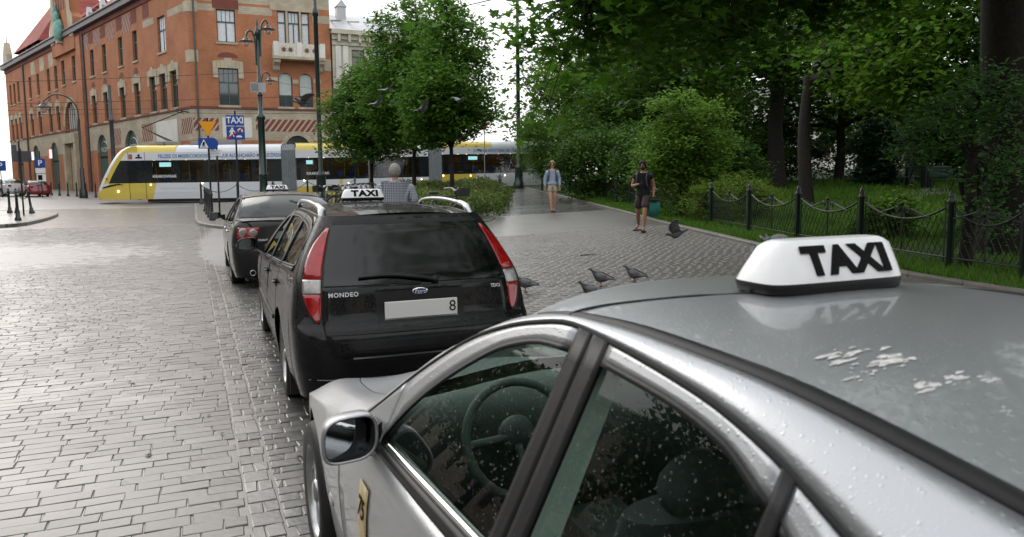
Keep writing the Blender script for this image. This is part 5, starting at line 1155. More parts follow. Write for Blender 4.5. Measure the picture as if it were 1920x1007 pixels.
EP = dict(yf=1.377, yr=-1.377, wr=.322, ar=.385, track=.765, sill=.22, nose_y=2.26, cowl_y=.86, seal=(.75, -1.7), tail_side_y=-2.0, dash_y=.5, seat_y=-.05, spokes=7, bright=M['plastic_black'],
  doors=(.80, -.32, -1.18), belt=bl, qtop=lambda y: lerp_smooth(bl, y),
  shoulder=[(.6, .94), (.86, .93), (1.3, .88), (1.7, .80), (2.0, .70), (2.26, .58)],
  S=[(-2.02, 1.06), (-1.9, 1.19), (-1.75, 1.33), (-1.6, 1.385), (-1.2, 1.415), (-.6, 1.425), (-.2, 1.40), (.1, 1.32), (.4, 1.16), (.75, .97), (.8, .94)],
  wins=[dict(y0=.5, y1=-.27, bot=[(-.27, 1.0), (.5, .965)], top=[(-.27, 1.37), (-.1, 1.345), (.1, 1.26), (.3, 1.12), (.5, .968)], frame=M['plastic_black']),
        dict(y0=-.37, y1=-1.1, bot=[(-1.1, 1.035), (-.37, 1.005)], top=[(-1.1, 1.372), (-.7, 1.385), (-.37, 1.378)], frame=M['plastic_black'], glass=M['side_glass_wet']),
        dict(y0=-1.17, y1=-1.82, bot=[(-1.82, 1.075), (-1.17, 1.04)], top=[(-1.82, 1.19), (-1.7, 1.30), (-1.5, 1.345), (-1.17, 1.37)], frame=M['plastic_black'], glass=M['side_glass_wet'])],
  pillars=[(.8, .5, None), (-.27, -.37, M['plastic_black']), (-1.1, -1.17, M['plastic_black']), (-1.82, -2.0, None)],
  rail=(.12, -1.74), gutter=(-.1, -1.72), gw=.012, roof=(.02, -1.78), bowf=.14, bowr=.12, crown=.045,
  gut=[(-1.78, .57), (-1.2, .60), (-.5, .60), (0, .58), (.15, .58)],
  roofedge=[(-1.78, 1.395), (-1.5, 1.42), (-1.0, 1.435), (-.5, 1.435), (-.1, 1.405), (.12, 1.34)],
  apillar=[(.3, 1.24, .2), (.55, 1.09, .25), (.8, .95, .3)],
  hood=[[(-.80, .84, .985), (-.79, 1.3, .94), (-.74, 1.8, .83), (-.58, 2.3, .66)], [(-.70, .86, .995), (-.69, 1.3, .955), (-.63, 1.8, .85), (-.48, 2.36, .68)], [(-.4, .95, 1.01), (-.38, 1.4, .975), (-.33, 1.85, .87), (-.25, 2.4, .69)], [(0, 1.0, 1.02), (0, 1.4, .985), (0, 1.9, .87), (0, 2.42, .70)]])
car_core(es, EP)
r_ = es.root; bp_ = M['black_paint']
es.tail_surf('rear_bumper', [.2, .25, .3, .4, .48, .55, .62, .655, .685, .70], M['plastic_black'] if 0 else bp_, n=40)
gate = es.tail_surf('rear_body', [.70, .72, .8, .9, .95, 1.0, 1.1, 1.2, 1.3, 1.37, 1.41, 1.425], bp_, n=40)
gate['label'] = 'black tailgate with glass, wiper and number plate'
# tailgate lower skin, stands proud of the body around it
lx = lambda z: lerp_smooth([(.5, .61), (.6, .665), (.75, .68), (.97, .66)], z)
es.tail_patch('tailgate', [(-lx(z), z) for z in (.505, .52, .56, .62, .7, .8, .9, .955)], [(lx(z), z) for z in (.505, .52, .56, .62, .7, .8, .9, .955)], bp_, 24, 18, out=.012, parent=None, solid=.012)
es.tail_patch('crease', [(-.665, .655), (-.668, .678)], [(.665, .655), (.668, .678)], M['plastic_black'], 24, 2, out=.018)
gl = es.tail_patch('rear_window', [(-.655, .965), (-.63, 1.1), (-.585, 1.25), (-.545, 1.365)], [(.655, .965), (.63, 1.1), (.585, 1.25), (.545, 1.365)], M['dark_glass'], 24, 16, out=.012)
es.tail_patch('window_surround', [(-.545, 1.365), (-.525, 1.395)], [(.545, 1.365), (.525, 1.395)], M['plastic_black'], 24, 2, out=.013)
for sd_ in (-1, 1):
    inn = [(.70, .725), (.685, .78), (.675, .95), (.645, 1.1), (.60, 1.25), (.565, 1.345)]; outn = [(.712, .725), (.762, .80), (.792, .93), (.762, 1.08), (.682, 1.24), (.582, 1.345)]
    sect = lambda T, a, b: [(lerp_smooth([(z, x) for x, z in T], a+(b-a)*i/6)*sd_, a+(b-a)*i/6) for i in range(7)]
    lamp = empty('rear_lamp', parent=r_)
    for (a, b_, mt) in ((.725, .912, 'lens_red'), (.915, 1.008, 'lens_clear'), (1.011, 1.345, 'lens_red')):
        A, B = (sect(inn, a, b_), sect(outn, a, b_)); 
        if sd_ < 0: A, B = B, A
        es.tail_patch('lens', A, B, M[mt], 8, 8, out=.012, parent=lamp, solid=.01)
    A = [(x+.0, z) for x, z in inn]; 
    e1 = [((x+.006)*sd_, z) for x, z in outn]; e2 = [((x+.022)*sd_, z) for x, z in outn]
    es.tail_patch('lamp_edge', e2 if sd_ < 0 else e1, e1 if sd_ < 0 else e2, M['plastic_black'], 2, 14, out=.006, parent=lamp)
# number plate, recess, badge, lettering, chrome strip, wiper
def ty(x, z, o_): return es.tail_y(x, z)-o_
es.tail_patch('plate_recess', [(-.315, .70), (-.315, .93)], [(.315, .70), (.315, .93)], M['plastic_black'], 10, 8, out=.0125)
pl = empty('number_plate', parent=r_); b = MB(); b.box(-.265, .265, ty(0, .76, .030), ty(0, .76, .018), .712, .725); b.build('plate_holder', M['plate_white'], pl)
b = MB(); b.box(-.26, .26, ty(0, .78, .030), ty(0, .78, .018), .727, .845, .003); b.build('plate', M['plate_white'], pl)
text('8', .11, M['ink_black'], pl, (.225, ty(0, .78, .0312), .786), (1, 0, 0), (0, 0, 1), extr=.0006)
text('Limuzyny', .016, M['ink_black'], pl, (-.02, ty(0, .76, .0312), .7185), (1, 0, 0), (0, 0, 1), extr=.0004)
es.tail_patch('handle_strip', [(-.30, .925), (-.30, .945)], [(.30, .925), (.30, .945)], bp_, 10, 2, out=.028)
bd = empty('oval_badge', parent=r_); b = MB(); b.ball((0, ty(0, .905, .02), .905), .05, 24, 10, (1.15, .15, .5)); b.build('rim', M['chrome'], bd)
b = MB(); b.ball((0, ty(0, .905, .0225), .905), .05, 24, 10, (1.0, .15, .4)); b.build('field', M['ink_blue'], bd)
text('Ford', .044, M['letter_silver'], bd, (0, ty(0, .905, .0315), .903), (1, 0, 0), (0, .2, 1), extr=.0006, shear=.25)
sl = lambda x: (ty(x+.07, .905, 0)-ty(x-.07, .905, 0))/.14
text('MONDEO', .042, M['letter_silver'], r_, (-.53, ty(-.53, .905, .018), .905), (1, sl(-.53), 0), (0, .25, 1), extr=.001, spacing=1.15, bold=.0012)
text('TDCi', .034, M['letter_silver'], r_, (.575, ty(.575, .905, .018), .905), (1, sl(.575), 0), (0, .25, 1), extr=.001, bold=.001)
es.tail_patch('chrome_strip', [(-.50, .488), (-.50, .500)], [(.50, .488), (.50, .500)], M['chrome'], 24, 1, out=.008)
es.tail_patch('bumper_groove', [(-.78, .345), (-.78, .351)], [(.78, .345), (.78, .351)], M['trim_grey'], 24, 1, out=.001)
b = MB(); wp = [(x, ty(x, z, .035), z) for x, z in ((.12, .975), (.02, .995), (-.2, 1.02), (-.42, 1.015))]
b.tube(catmull(wp, 16), [.014]*6+[.008]*10, 6); b.ball((.12, ty(.12, .975, .02), .975), .028, 10, 8); b.tube(catmull([(x, y+.012, z-.008) for x, y, z in wp[1:]], 12), .006, 5); b.build('wiper', M['plastic_black'], r_)
for sd_ in (-1, 1):
    m = MB(); P = [(sd_*.585, -1.70, 1.405), (sd_*.572, -1.66, 1.452), (sd_*.575, -1.5, 1.482), (sd_*.585, -1.0, 1.505), (sd_*.585, -.5, 1.50), (sd_*.575, -.2, 1.47), (sd_*.572, -.10, 1.405)]
    C_ = catmull(P, 40); m.tube(C_, [.03 if i < 3 else (.024 if i < 8 else .017) for i in range(40)], 8)
    m.tube([(sd_*.585, -1.62, 1.40), (sd_*.578, -1.66, 1.45)], .03, 8); m.tube([(sd_*.575, -.14, 1.39), (sd_*.575, -.2, 1.465)], .024, 8)
    m.build('roof_bar', M['steel'], r_)
    for y in (-.20, -1.07):
        h = empty('door_handle', parent=r_); b = MB(); b.ball((sd_*(es.sx(y, .86)+.001), y, .86), .05, 12, 8, (.16, .8, .8)); b.build('cup', M['plastic_black'], h)
        b = MB(); X = sd_*(es.sx(y, .865)+.02); b.tube([(X-sd_*.015, y+.09, .87), (X, y+.07, .872), (X, y-.07, .875), (X-sd_*.015, y-.09, .876)], .011, 6); b.build('grip', bp_, h)
    es.panel('side_rubbing_strip', 1.0 if 0 else .78, -.98, .55, .58, M['plastic_black'], n=20, m=1, out=.008, sides=(sd_,))
    b = MB(); b.box(sd_*.77-.09, sd_*.77+.09, -1.80, -1.785, .12, .42); b.build('mud_flap', M['rubber'], r_)
door_mirror(es, .93, 1.12, .46, .985, 1.12, bp_, foot=(.86, .50, 1.03))
t2 = taxi_sign((1.50, 7.25, 1.478), R(-1.2), .40, .115, .15, 'white TAXI roof sign standing on the black estate taxi', .086, slope=.16, lw=1.25)

# ------------------------------------------------------------------ black saloon taxi
ps = Car('black_saloon_taxi', (1.42, 14.48, 0), R(-.5), 'dark saloon taxi with round clear lenses in red rear lamps', 'car', M['charcoal_paint'])
ps.W = [(-2.48, .70), (-2.3, .83), (-2.05, .885), (-1.5, .905), (-.3, .91), (1.2, .905), (1.7, .87), (2.0, .78), (2.2, .64), (2.32, .45)]
ps.zb, ps.tumble, ps.tcurve, ps.tp = .95, .40, .30, 3.4
ps.tail = [(.2, -2.36, -2.05), (.32, -2.46, -2.03), (.5, -2.48, -2.03), (.66, -2.46, -2.03), (.72, -2.41, -2.02), (.9, -2.38, -2.0), (1.02, -2.36, -1.97), (1.06, -2.33, -1.95)]
pb_ = [(-2.05, 1.0), (-1.4, .985), (-.3, .955), (.5, .925), (.8, .91)]
PP = dict(yf=1.355, yr=-1.355, wr=.325, ar=.385, track=.775, sill=.22, nose_y=2.26, cowl_y=.86, seal=(.75, -1.6), tail_side_y=-2.03, dash_y=.5, seat_y=-.05, spokes=6,
  doors=(.80, -.30, -1.22), belt=pb_,
  shoulder=[(.6, .91), (.86, .90), (1.3, .86), (1.7, .79), (2.0, .70), (2.26, .58)],
  S=[(-2.03, 1.02), (-1.85, 1.10), (-1.5, 1.27), (-1.2, 1.355), (-.8, 1.405), (-.4, 1.415), (-.1, 1.39), (.15, 1.31), (.45, 1.14), (.75, .95), (.8, .91)],
  wins=[dict(y0=.52, y1=-.25, bot=[(-.25, .97), (.52, .94)], top=[(-.25, 1.36), (-.05, 1.33), (.15, 1.24), (.35, 1.10), (.52, .945)]),
        dict(y0=-.35, y1=-1.15, bot=[(-1.15, 1.0), (-.35, .975)], top=[(-1.15, 1.31), (-.8, 1.36), (-.35, 1.37)], glass=M['side_glass_wet']),
        dict(y0=-1.2, y1=-1.55, bot=[(-1.55, 1.02), (-1.2, 1.002)], top=[(-1.55, 1.08), (-1.4, 1.2), (-1.2, 1.285)], glass=M['side_glass_wet'])],
  pillars=[(.8, .52, None), (-.25, -.35, M['plastic_black']), (-1.15, -1.2, M['plastic_black']), (-1.55, -2.03, None)],
  rail=(.15, -1.17), gutter=(-.05, -1.12), gw=.012, roof=(.05, -1.15), bowf=.14, bowr=.10, crown=.045,
  gut=[(-1.55, .58), (-1.2, .60), (-.5, .615), (0, .60), (.15, .60)],
  roofedge=[(-1.55, 1.285), (-1.2, 1.385), (-.8, 1.425), (-.4, 1.432), (0, 1.40), (.15, 1.34)],
  apillar=[(.3, 1.24, .2), (.55, 1.07, .25), (.8, .92, .3)],
  hood=[[(-.80, .84, .95), (-.79, 1.3, .91), (-.74, 1.8, .81), (-.58, 2.3, .64)], [(-.70, .86, .965), (-.69, 1.3, .93), (-.63, 1.8, .83), (-.48, 2.36, .66)], [(-.4, .95, .99), (-.38, 1.4, .95), (-.33, 1.85, .85), (-.25, 2.4, .67)], [(0, 1.0, 1.0), (0, 1.4, .96), (0, 1.9, .85), (0, 2.42, .68)]])
car_core(ps, PP); r_ = ps.root; cp = M['charcoal_paint']
ps.tail_surf('rear_bumper', [.2, .26, .32, .42, .5, .6, .66, .69, .72], cp, n=36)
ps.tail_surf('rear_panel', [.72, .8, .9, .97, 1.02, 1.05, 1.06], cp, n=36)
ps.tail_patch('boot_lid', [(-.50, .735), (-.56, .85), (-.62, .99), (-.66, 1.055)], [(.50, .735), (.56, .85), (.62, .99), (.66, 1.055)], cp, 24, 14, out=.010, solid=.01)
b = MB(); N_ = 25
rw = [[(u*.60, -1.15-.10*(1-u*u)-.012, 1.40+.045*(1-abs(u)**2.2)-.02) for u in [-1+2*k/24 for k in range(N_)]], [(u*.66, -1.50-.12*(1-u*u), 1.27+.02*(1-u*u)) for u in [-1+2*k/24 for k in range(N_)]], [(u*.735, -1.83-.12*(1-u*u), 1.095+.01*(1-u*u)) for u in [-1+2*k/24 for k in range(N_)]]]
b.loft(rw, n=N_, m=5, flip=True); b.build('rear_window', M['dark_glass'], r_)
b = MB(); rw2 = [[(u*.80, -1.84-.12*(1-u*u), 1.085+.01*(1-u*u)) for u in [-1+2*k/24 for k in range(N_)]], [(u*.79, -2.05-.12*(1-u*u), 1.075+.012*(1-u*u)) for u in [-1+2*k/24 for k in range(N_)]], [(u*.72, -2.27-.08*(1-u*u), 1.065+.01*(1-u*u)) for u in [-1+2*k/24 for k in range(N_)]]]
b.loft(rw2, n=N_, m=4, flip=True); b.build('boot_deck', cp, r_)
for sd_ in (-1, 1):   # roof-to-boot pillar skins
    b = MB(); b.loft([[(sd_*.60, -1.15, 1.385), (sd_*.66, -1.5, 1.265), (sd_*.735, -1.83, 1.09), (sd_*.78, -2.0, 1.07)], [(sd_*(ps.sx(y, ps.Sf(y))), y, ps.Sf(y)) for y in (-1.2, -1.5, -1.85, -2.03)]], n=16, m=4, flip=sd_ > 0); b.build('c_pillar', cp, r_)
    lamp = empty('rear_lamp', parent=r_); e = [(.795, .80), (.80, .88), (.78, .965)]; i_ = [(.56, .80), (.50, .87), (.47, .965)]
    A, B = ([(-x, z) for x, z in e], [(-x, z) for x, z in i_]) if sd_ < 0 else (i_, e)
    ps.tail_patch('lens', A, B, M['lens_red'], 10, 8, out=.014, parent=lamp, solid=.012)
    for (x, rr) in ((.705, .066), (.565, .055)):
        y = ps.tail_y(x, .885)-.016; b = MB(); b.lathe([(rr, .0), (rr, -.008), (rr*.8, -.012), (0, -.016)], 24, (sd_*x, y, .885), 'y'); o = b.build('reflector', M['lens_clear'], lamp)
        b = MB(); b.lathe([(rr*1.08, .002), (rr*1.08, -.006), (rr, -.007), (rr, 0)], 24, (sd_*x, y, .885), 'y', caps=False); b.build('ring', M['chrome'], lamp)
    b = MB(); b.lathe([(.045, .03), (.045, -.03), (.035, -.032), (.035, .02)], 16, (sd_*.60, -2.46, .29), 'y', caps=False); b.build('exhaust', M['steel'], r_)
    for y in (-.15, -1.08):
        b = MB(); b.smooth = True; b.box(sd_*(ps.sx(y, .85)+.012)-.014, sd_*(ps.sx(y, .85)+.012)+.014, y-.1, y+.1, .84, .87, .008); b.build('door_handle', M['chrome'], r_)
text('PASSAT', .042, M['letter_silver'], r_, (-.43, ps.tail_y(-.43, .77)-.015, .775), (1, (ps.tail_y(-.36, .77)-ps.tail_y(-.5, .77))/.14, 0), (0, .1, 1), extr=.001, bold=.001)
b = MB(); b.box(-.26, .26, -2.43, -2.405, .79, .90, .003); b.build('number_plate', M['plate_white'], r_)
door_mirror(ps, .94, 1.12, .46, .975, 1.10, cp, foot=(.87, .50, 1.01))
text('RADIO TAXI 9191', .045, M['white_paint'], r_, (-.12, -1.262, 1.375), (1, 0, 0), (0, .72, .6), extr=.0005)
t3 = taxi_sign((1.42, 14.25, 1.475), R(-.5), .38, .11, .14, 'white TAXI roof sign on the dark saloon taxi', .082, slope=.16, lw=1.25)
# ================================================================== street furniture
def at_ground(x, y, off=0): return (x, y, g(x, y)+off)
def lantern(parent, c, r, hang=True):
    """bell-shaped street lantern with a clear globe"""
    l_ = empty('lantern', c, parent=parent); m = MB(); m.lathe([(0, .30*r), (.10*r, .28*r), (.14*r, .05*r), (.40*r, -.15*r), (.5*r, -.32*r), (1.0*r, -.48*r), (1.02*r, -.55*r), (.5*r, -.50*r)], 18); m.build('hood', M['black_iron'], l_)
    m = MB(); m.ball((0, 0, -.85*r), .46*r, 14, 10, (1, 1, 1.1)); m.build('globe', M['globe_glass'], l_)
glassmat('globe_glass', (.85, .87, .87), .12)
# double-armed green lamp post by the rank
def lamp_big():
    x, y = 3.15, 37.6; z = g(x, y)+.1; t = empty('street_lamp', (x, y, z), 0, 'green cast-iron street lamp with two hooded lanterns and ringed column', 'street lamp')
    k = 36.5/1430.; P = lambda p, q: None
    H_ = 8.55
    m = MB(); m.lathe([(.26, 0), (.26, .5), (.21, .6), (.18, 1.2), (.18, 1.5), (.22, 1.55), (.17, 1.62), (.155, 3.3), (.16, 4.1), (.21, 4.15), (.20, 4.3), (.11, 4.38), (.105, 5.2)], 20); m.build('base', M['green_iron'], t)
    m = MB(); m.lathe([(0.102, 5.2), (0.125, 5.22), (0.125, 5.3), (0.099, 5.32), (0.099, 5.45), (0.125, 5.47), (0.125, 5.55), (0.099, 5.57), (0.099, 5.75), (0.119, 5.77), (0.119, 5.85), (0.086, 5.9), (0.076, 7.7), (0.079, 7.9), (0.132, 7.95), (0.106, 8.2), (0.040, 8.3), (0.059, 8.45), (0.013, 8.7), (0, 8.8)], 18); m.build('column', M['green_iron'], t)
    for k_, (zz, zo) in enumerate(((5.50, 0), (5.66, .0))): m = MB(); m.lathe([(.128, zz-.03), (.132, zz), (.128, zz+.03)], 18); m.build('band', M['galv'], t)
    m = MB(); m.tube(catmull([(.1, 0, 7.0), (.14, 0, 8.1), (.25, 0, 8.55), (.4, 0, 8.66), (.48, 0, 8.5)], 24), .045, 8); m.build('arm', M['green_iron'], t)
    m = MB(); m.tube(catmull([(-.1, 0, 6.6), (-.12, 0, 7.7), (-.24, 0, 8.12), (-.42, 0, 8.1), (-.5, 0, 7.9)], 24), .045, 8); m.build('arm', M['green_iron'], t)
    lantern(t, (.48, 0, 8.42), .33); lantern(t, (-.5, 0, 7.82), .33)
    m = MB(); m.tube(catmull([(.1, 0, 5.9), (.2, .1, 6.25), (.42, .2, 6.3), (.5, .25, 6.15)], 16), .03, 6); m.build('arm', M['green_iron'], t); lantern(t, (.5, .25, 6.08), .26)
    m = MB(); m.box(-.42, .26, -.16, -.14, 5.35, 5.8); m.build('notice_board', M['galv'], t); m = MB(); m.box(-.39, -.06, -.165, -.161, 5.4, 5.75); m.build('notice', M['tram_grey'], t)
lamp_big()
# tall tram mast
def mast(x, y, h, label, name='tram_mast', r=.15, mat='green_iron', off=.1):
    t = empty(name, (x, y, g(x, y)+off), 0, label, 'mast'); m = MB(); m.lathe([(.38, 0), (.38, .3), (.30, .42), (.26, 1.3), (.30, 1.36), (.22, 1.5)], 18); m.build('foot', M[mat], t)
    m = MB(); m.lathe([(.22, 1.5), (r*1.25, 1.7), (r*1.2, h*.68), (r*1.75, h*.685), (r*1.75, h*.7), (r, h*.71), (r*.9, h)], 16); m.build('column', M[mat], t); return t
mk('dark_green_iron', (.008, .02, .018), .35, coat=.3, var=.2)
mast(6.85, 44.4, 15, 'tall plain dark tram mast with collar rising past the balcony', mat='dark_green_iron', r=.105)
t = mast(20.9, 48.6, 14, 'green tram mast with wide round foot at the end of the path', r=.11, mat='dark_green_iron')
# sign posts
mk('sign_blue', (.01, .06, .30), .35, coat=.3); mk('sign_yellow', (.75, .32, .01), .35, coat=.3); mk('sign_red', (.5, .02, .02), .35)
def sign_post(x, y, h, label, name='road_sign', rz=R(-4), off=.1):
    t = empty(name, (x, y, g(x, y)+off), rz, label, 'road sign'); m = MB(); m.tube([(0, 0, 0), (0, 0, h)], .035, 8); m.ball((0, 0, h+.03), .04, 8, 6); m.build('post', M['black_iron'], t); return t
def pictogram(m, pts, y): m.prism(pts, lambda a, z: (a, y, z), lambda a, z: (a, y+.002, z))
d1 = 30.2
t = sign_post(1.78, 33.2, 4.15, 'blue TAXI sign above an end of living-zone sign on a post'); 
zt = 3.60
m = MB(); m.box(-.36, .34, -.06, -.045, zt+.0, zt+.42, .006); m.build('taxi_plate', M['sign_blue'], t); m = MB(); m.box(-.34, .34, -.045, -.04, zt-.54, zt-.02); m.build('zone_backing', M['galv'], t)
text('TAXI', .36, M['white_paint'], t, (-.01, -.063, zt+.21), (1, 0, 0), (0, 0, 1), bold=.010).matrix_basis @= Matrix.Diagonal((.82, 1, 1, 1))
zn = empty('zone_plate', (0, -.001, zt-.56), parent=t); zn.scale = (.92, 1, .66); m = MB(); m.box(-.38, .38, -.06, -.046, 0, .80, .006); m.build('plate', M['sign_blue'], zn)
m = MB(); Z = 0
pictogram(m, [(-.28, Z+.18), (-.22, Z+.18), (-.16, Z+.34), (-.10, Z+.18), (-.05, Z+.18), (-.12, Z+.42), (-.09, Z+.52), (-.04, Z+.42), (-.01, Z+.44), (-.09, Z+.62), (-.20, Z+.62), (-.28, Z+.45), (-.24, Z+.43), (-.19, Z+.52), (-.21, Z+.40)], -.064); m.build('walker', M['white_paint'], zn)
m = MB(); m.ball((-.14, -.063, Z+.68), .05, 8, 6, (1, .05, 1)); m.build('walker_head', M['white_paint'], zn)
m = MB(); pictogram(m, [(.08, Z+.46), (.08, Z+.62), (.19, Z+.72), (.30, Z+.62), (.30, Z+.46), (.24, Z+.46), (.24, Z+.56), (.14, Z+.56), (.14, Z+.46)], -.064); m.build('house', M['white_paint'], zn)
m = MB(); pictogram(m, [(.02, Z+.14), (.02, Z+.2), (.08, Z+.26), (.2, Z+.26), (.26, Z+.2), (.26, Z+.14)], -.064); m.build('small_car', M['white_paint'], zn)
m = MB(); m.obox((-.01, -.067, Z+.4), (.38, 0, .37), (0, .0015, 0), (-.02, 0, .02)); m.build('red_bar', M['sign_red'], zn)
t = sign_post(.66, 30.1, 3.65, 'yellow give-way triangle over a blue pedestrian crossing sign')
m = MB(); zz = 3.58
m.prism([(-.0-.31, zz), (.0+.31, zz), (0, zz-.56)], lambda a, z: (a, -.06, z), lambda a, z: (a, -.045, z)); m.build('red_border', M['sign_red'], t)
m = MB(); m.prism([(-.297, zz-.008), (.297, zz-.008), (0, zz-.542)], lambda a, z: (a, -.064, z), lambda a, z: (a, -.0605, z)); m.build('yellow_triangle', M['sign_yellow'], t)
m = MB(); m.box(-.34, .04, -.06, -.045, zz-.98, zz-.60, .005); m.build('crossing_plate', M['sign_blue'], t)
m = MB(); m.prism([(-.30, zz-.95), (0, zz-.95), (-.15, zz-.64)], lambda a, z: (a, -.064, z), lambda a, z: (a, -.0605, z)); m.build('crossing_triangle', M['white_paint'], t)
m = MB(); pictogram(m, [(-.20, zz-.93), (-.18, zz-.93), (-.155, zz-.85), (-.12, zz-.93), (-.10, zz-.93), (-.13, zz-.81), (-.10, zz-.79), (-.13, zz-.74), (-.17, zz-.74), (-.20, zz-.81)], -.067); m.build('crossing_walker', M['ink_black'], t)
m = MB(); m.lathe([(.22, -.012), (.22, .012)], 24, (.12, -.03, zz-.80), 'y'); m.build('round_sign_back', M['sign_blue'], t)
m = MB(); m.box(.02, .46, .02, .035, zz-1.24, zz-1.02); m.build('info_plate', M['white_paint'], t)
for k in range(4): m = MB(); m.box(.06, .40-.05*(k % 2), .016, .0198, zz-1.07-.045*k, zz-1.058-.045*k); m.build('info_line', M['tram_grey'], t)
t = sign_post(.98, 31.6, 2.9, 'short thin black post beside the give-way sign', 'thin_post', 0)
# left side: blank-backed sign on the island, parking sign
t = sign_post(-6.55, 37.6, 3.05, 'black post with grey sign seen from behind on the left island'); m = MB(); m.box(-.30, .42, .04, .055, 2.25, 2.7, .004); m.build('sign_back', M['slate'], t); m = MB(); m.box(-.28, -.1, .04, .05, 2.7, 2.95); m.build('bracket', M['slate'], t)
t = sign_post(-11.0, 71, 3.6, 'blue parking sign with white information plates below it', off=.0); m = MB(); m.box(-.35, .35, -.06, -.045, 2.35, 3.05, .005); m.build('parking_plate', M['sign_blue'], t); text('P', .6, M['white_paint'], t, (0, -.063, 2.7), (1, 0, 0), (0, 0, 1), bold=.015)
m = MB(); m.box(-.35, .35, -.06, -.045, 1.9, 2.3); m.build('info_plate', M['white_paint'], t); m = MB(); m.box(-.3, .35, -.06, -.045, 1.25, 1.85); m.build('info_plate', M['white_paint'], t); m = MB(); m.box(-.2, .1, -.065, -.061, 1.35, 1.75); m.build('pictogram', M['ink_black'], t)
t = sign_post(-13.9, 72, 3.6, 'blue parking sign at the edge of the far street', off=0); m = MB(); m.box(-.4, .4, -.06, -.045, 2.1, 2.9, .005); m.build('parking_plate', M['sign_blue'], t); text('P', .65, M['white_paint'], t, (0, -.063, 2.5), (1, 0, 0), (0, 0, 1), bold=.015)
# gooseneck lamps along the brick building
def gooseneck(x, y, h, label, arm=-2.2):
    t = empty('gooseneck_lamp', (x, y, g(x, y)), R(15), label, 'street lamp', 'gooseneck lamps'); m = MB(); m.lathe([(.30, 0), (.28, .5), (.16, .8), (.14, 2.2), (.09, 2.3), (.08, h)], 14); m.build('column', M['black_iron'], t)
    m = MB(); m.tube(catmull([(0, 0, h), (-.1, 0, h+.9), (-.7, 0, h+1.6), (arm*.7, 0, h+1.7), (arm, 0, h+1.2)], 24), .05, 7); m.build('arm', M['black_iron'], t); lantern(t, (arm, 0, h+1.05), .55)
gooseneck(-7.5, 65.7, 5.9, 'black gooseneck street lamp in front of the arched portal')
t = mast(-5.2, 64.0, 8.3, 'grey tapered mast in front of the brick arches', r=.12, mat='slate', off=0)
# bollards
def bollard_proto():
    t = empty('bollard', (0, 0, 0), 0); m = MB(); m.lathe([(.11, 0), (.11, .06), (.075, .12), (.07, .22), (.05, .26), (.042, .86), (.06, .88), (.06, .92), (.03, .95), (.045, 1.0), (.02, 1.05), (0, 1.06)], 12); m.build('shaft', M['black_iron'], t); return t
bp0 = bollard_proto(); used = [False]
def bollard(x, y, label, group, off=.1, tilt=0, s=1.0, loc=None):
    o = bp0 if not used[0] else copy_tree(bp0); used[0] = True
    o.location = at_ground(x, y, off); o.rotation_euler = (0, tilt, 0); o.scale = (s, s, s); tag(o, label, 'bollard', group); return o
mids = [(.66, 29.8), (.63, 31.8), (.60, 34.2), (.56, 37.0)]
for (x, y) in mids: bollard(x, y, 'black bollard in the close row by the give-way sign', 'bollards by the give-way sign', .1, 0, 1.05)
for (x, y, tl) in ((-6.05, 33.6, 0), (-6.55, 39.4, .1), (-7.2, 39.9, 0), (-7.55, 40.3, 0)): bollard(x, y, 'black bollard on the left traffic island' if tl == 0 else 'tilted black bollard at the end of the island chain', 'island bollards', .11, -tl, 1.05)
chn = [(-1.3, 46.5), (1.3, 46.2), (3.9, 46.0), (6.2, 46.0), (9, 46.1)]
mk('chain', (.05, .055, .06), .4, .7)
chb = [bollard(x, y, 'black bollard carrying chain in front of the tram', 'chain bollards', .1, 0, 1.15) for (x, y) in [(.5, 46.0), (2.4, 45.7), (4.3, 45.4), (6.2, 45.3), (9.0, 45.6), (11.4, 45.9)]]
def chain(a, b, sag, label):
    a, b = Vector(a), Vector(b); n = max(8, int((b-a).length/.07)); pts = [a.lerp(b, i/n)-Vector((0, 0, sag*4*(i/n)*(1-i/n))) for i in range(n+1)]
    m = MB(); c = pts[0]; m.tube([p-c for p in pts], [.022 if i % 2 else .014 for i in range(n+1)], 5); tag(m.build('chain', M['chain'], None, c), label, 'chain', 'chains between the bollards')
cl = [(.5, 46.0), (2.4, 45.7), (4.3, 45.4), (6.2, 45.3), (9.0, 45.6)]
for a, b in zip(cl, cl[1:]): chain(at_ground(*a, 1.15), at_ground(*b, 1.15), .42, 'slack chain hung between bollards in front of the tram')
chain(at_ground(-6.55, 39.4, 1.05), at_ground(-7.2, 39.9, 1.05), .3, 'slack chain between the island bollards'); chain(at_ground(-7.55, 40.3, 1.05), at_ground(-11, 41.5, 1.05), .45, 'slack chain running off along the island edge')
for k in range(13): bollard(-12.8+k*.86, 79.6-k*1.85, 'thin black bollard in the row along the brick building', 'bollards along the brick building', 0, 0, 1.1)
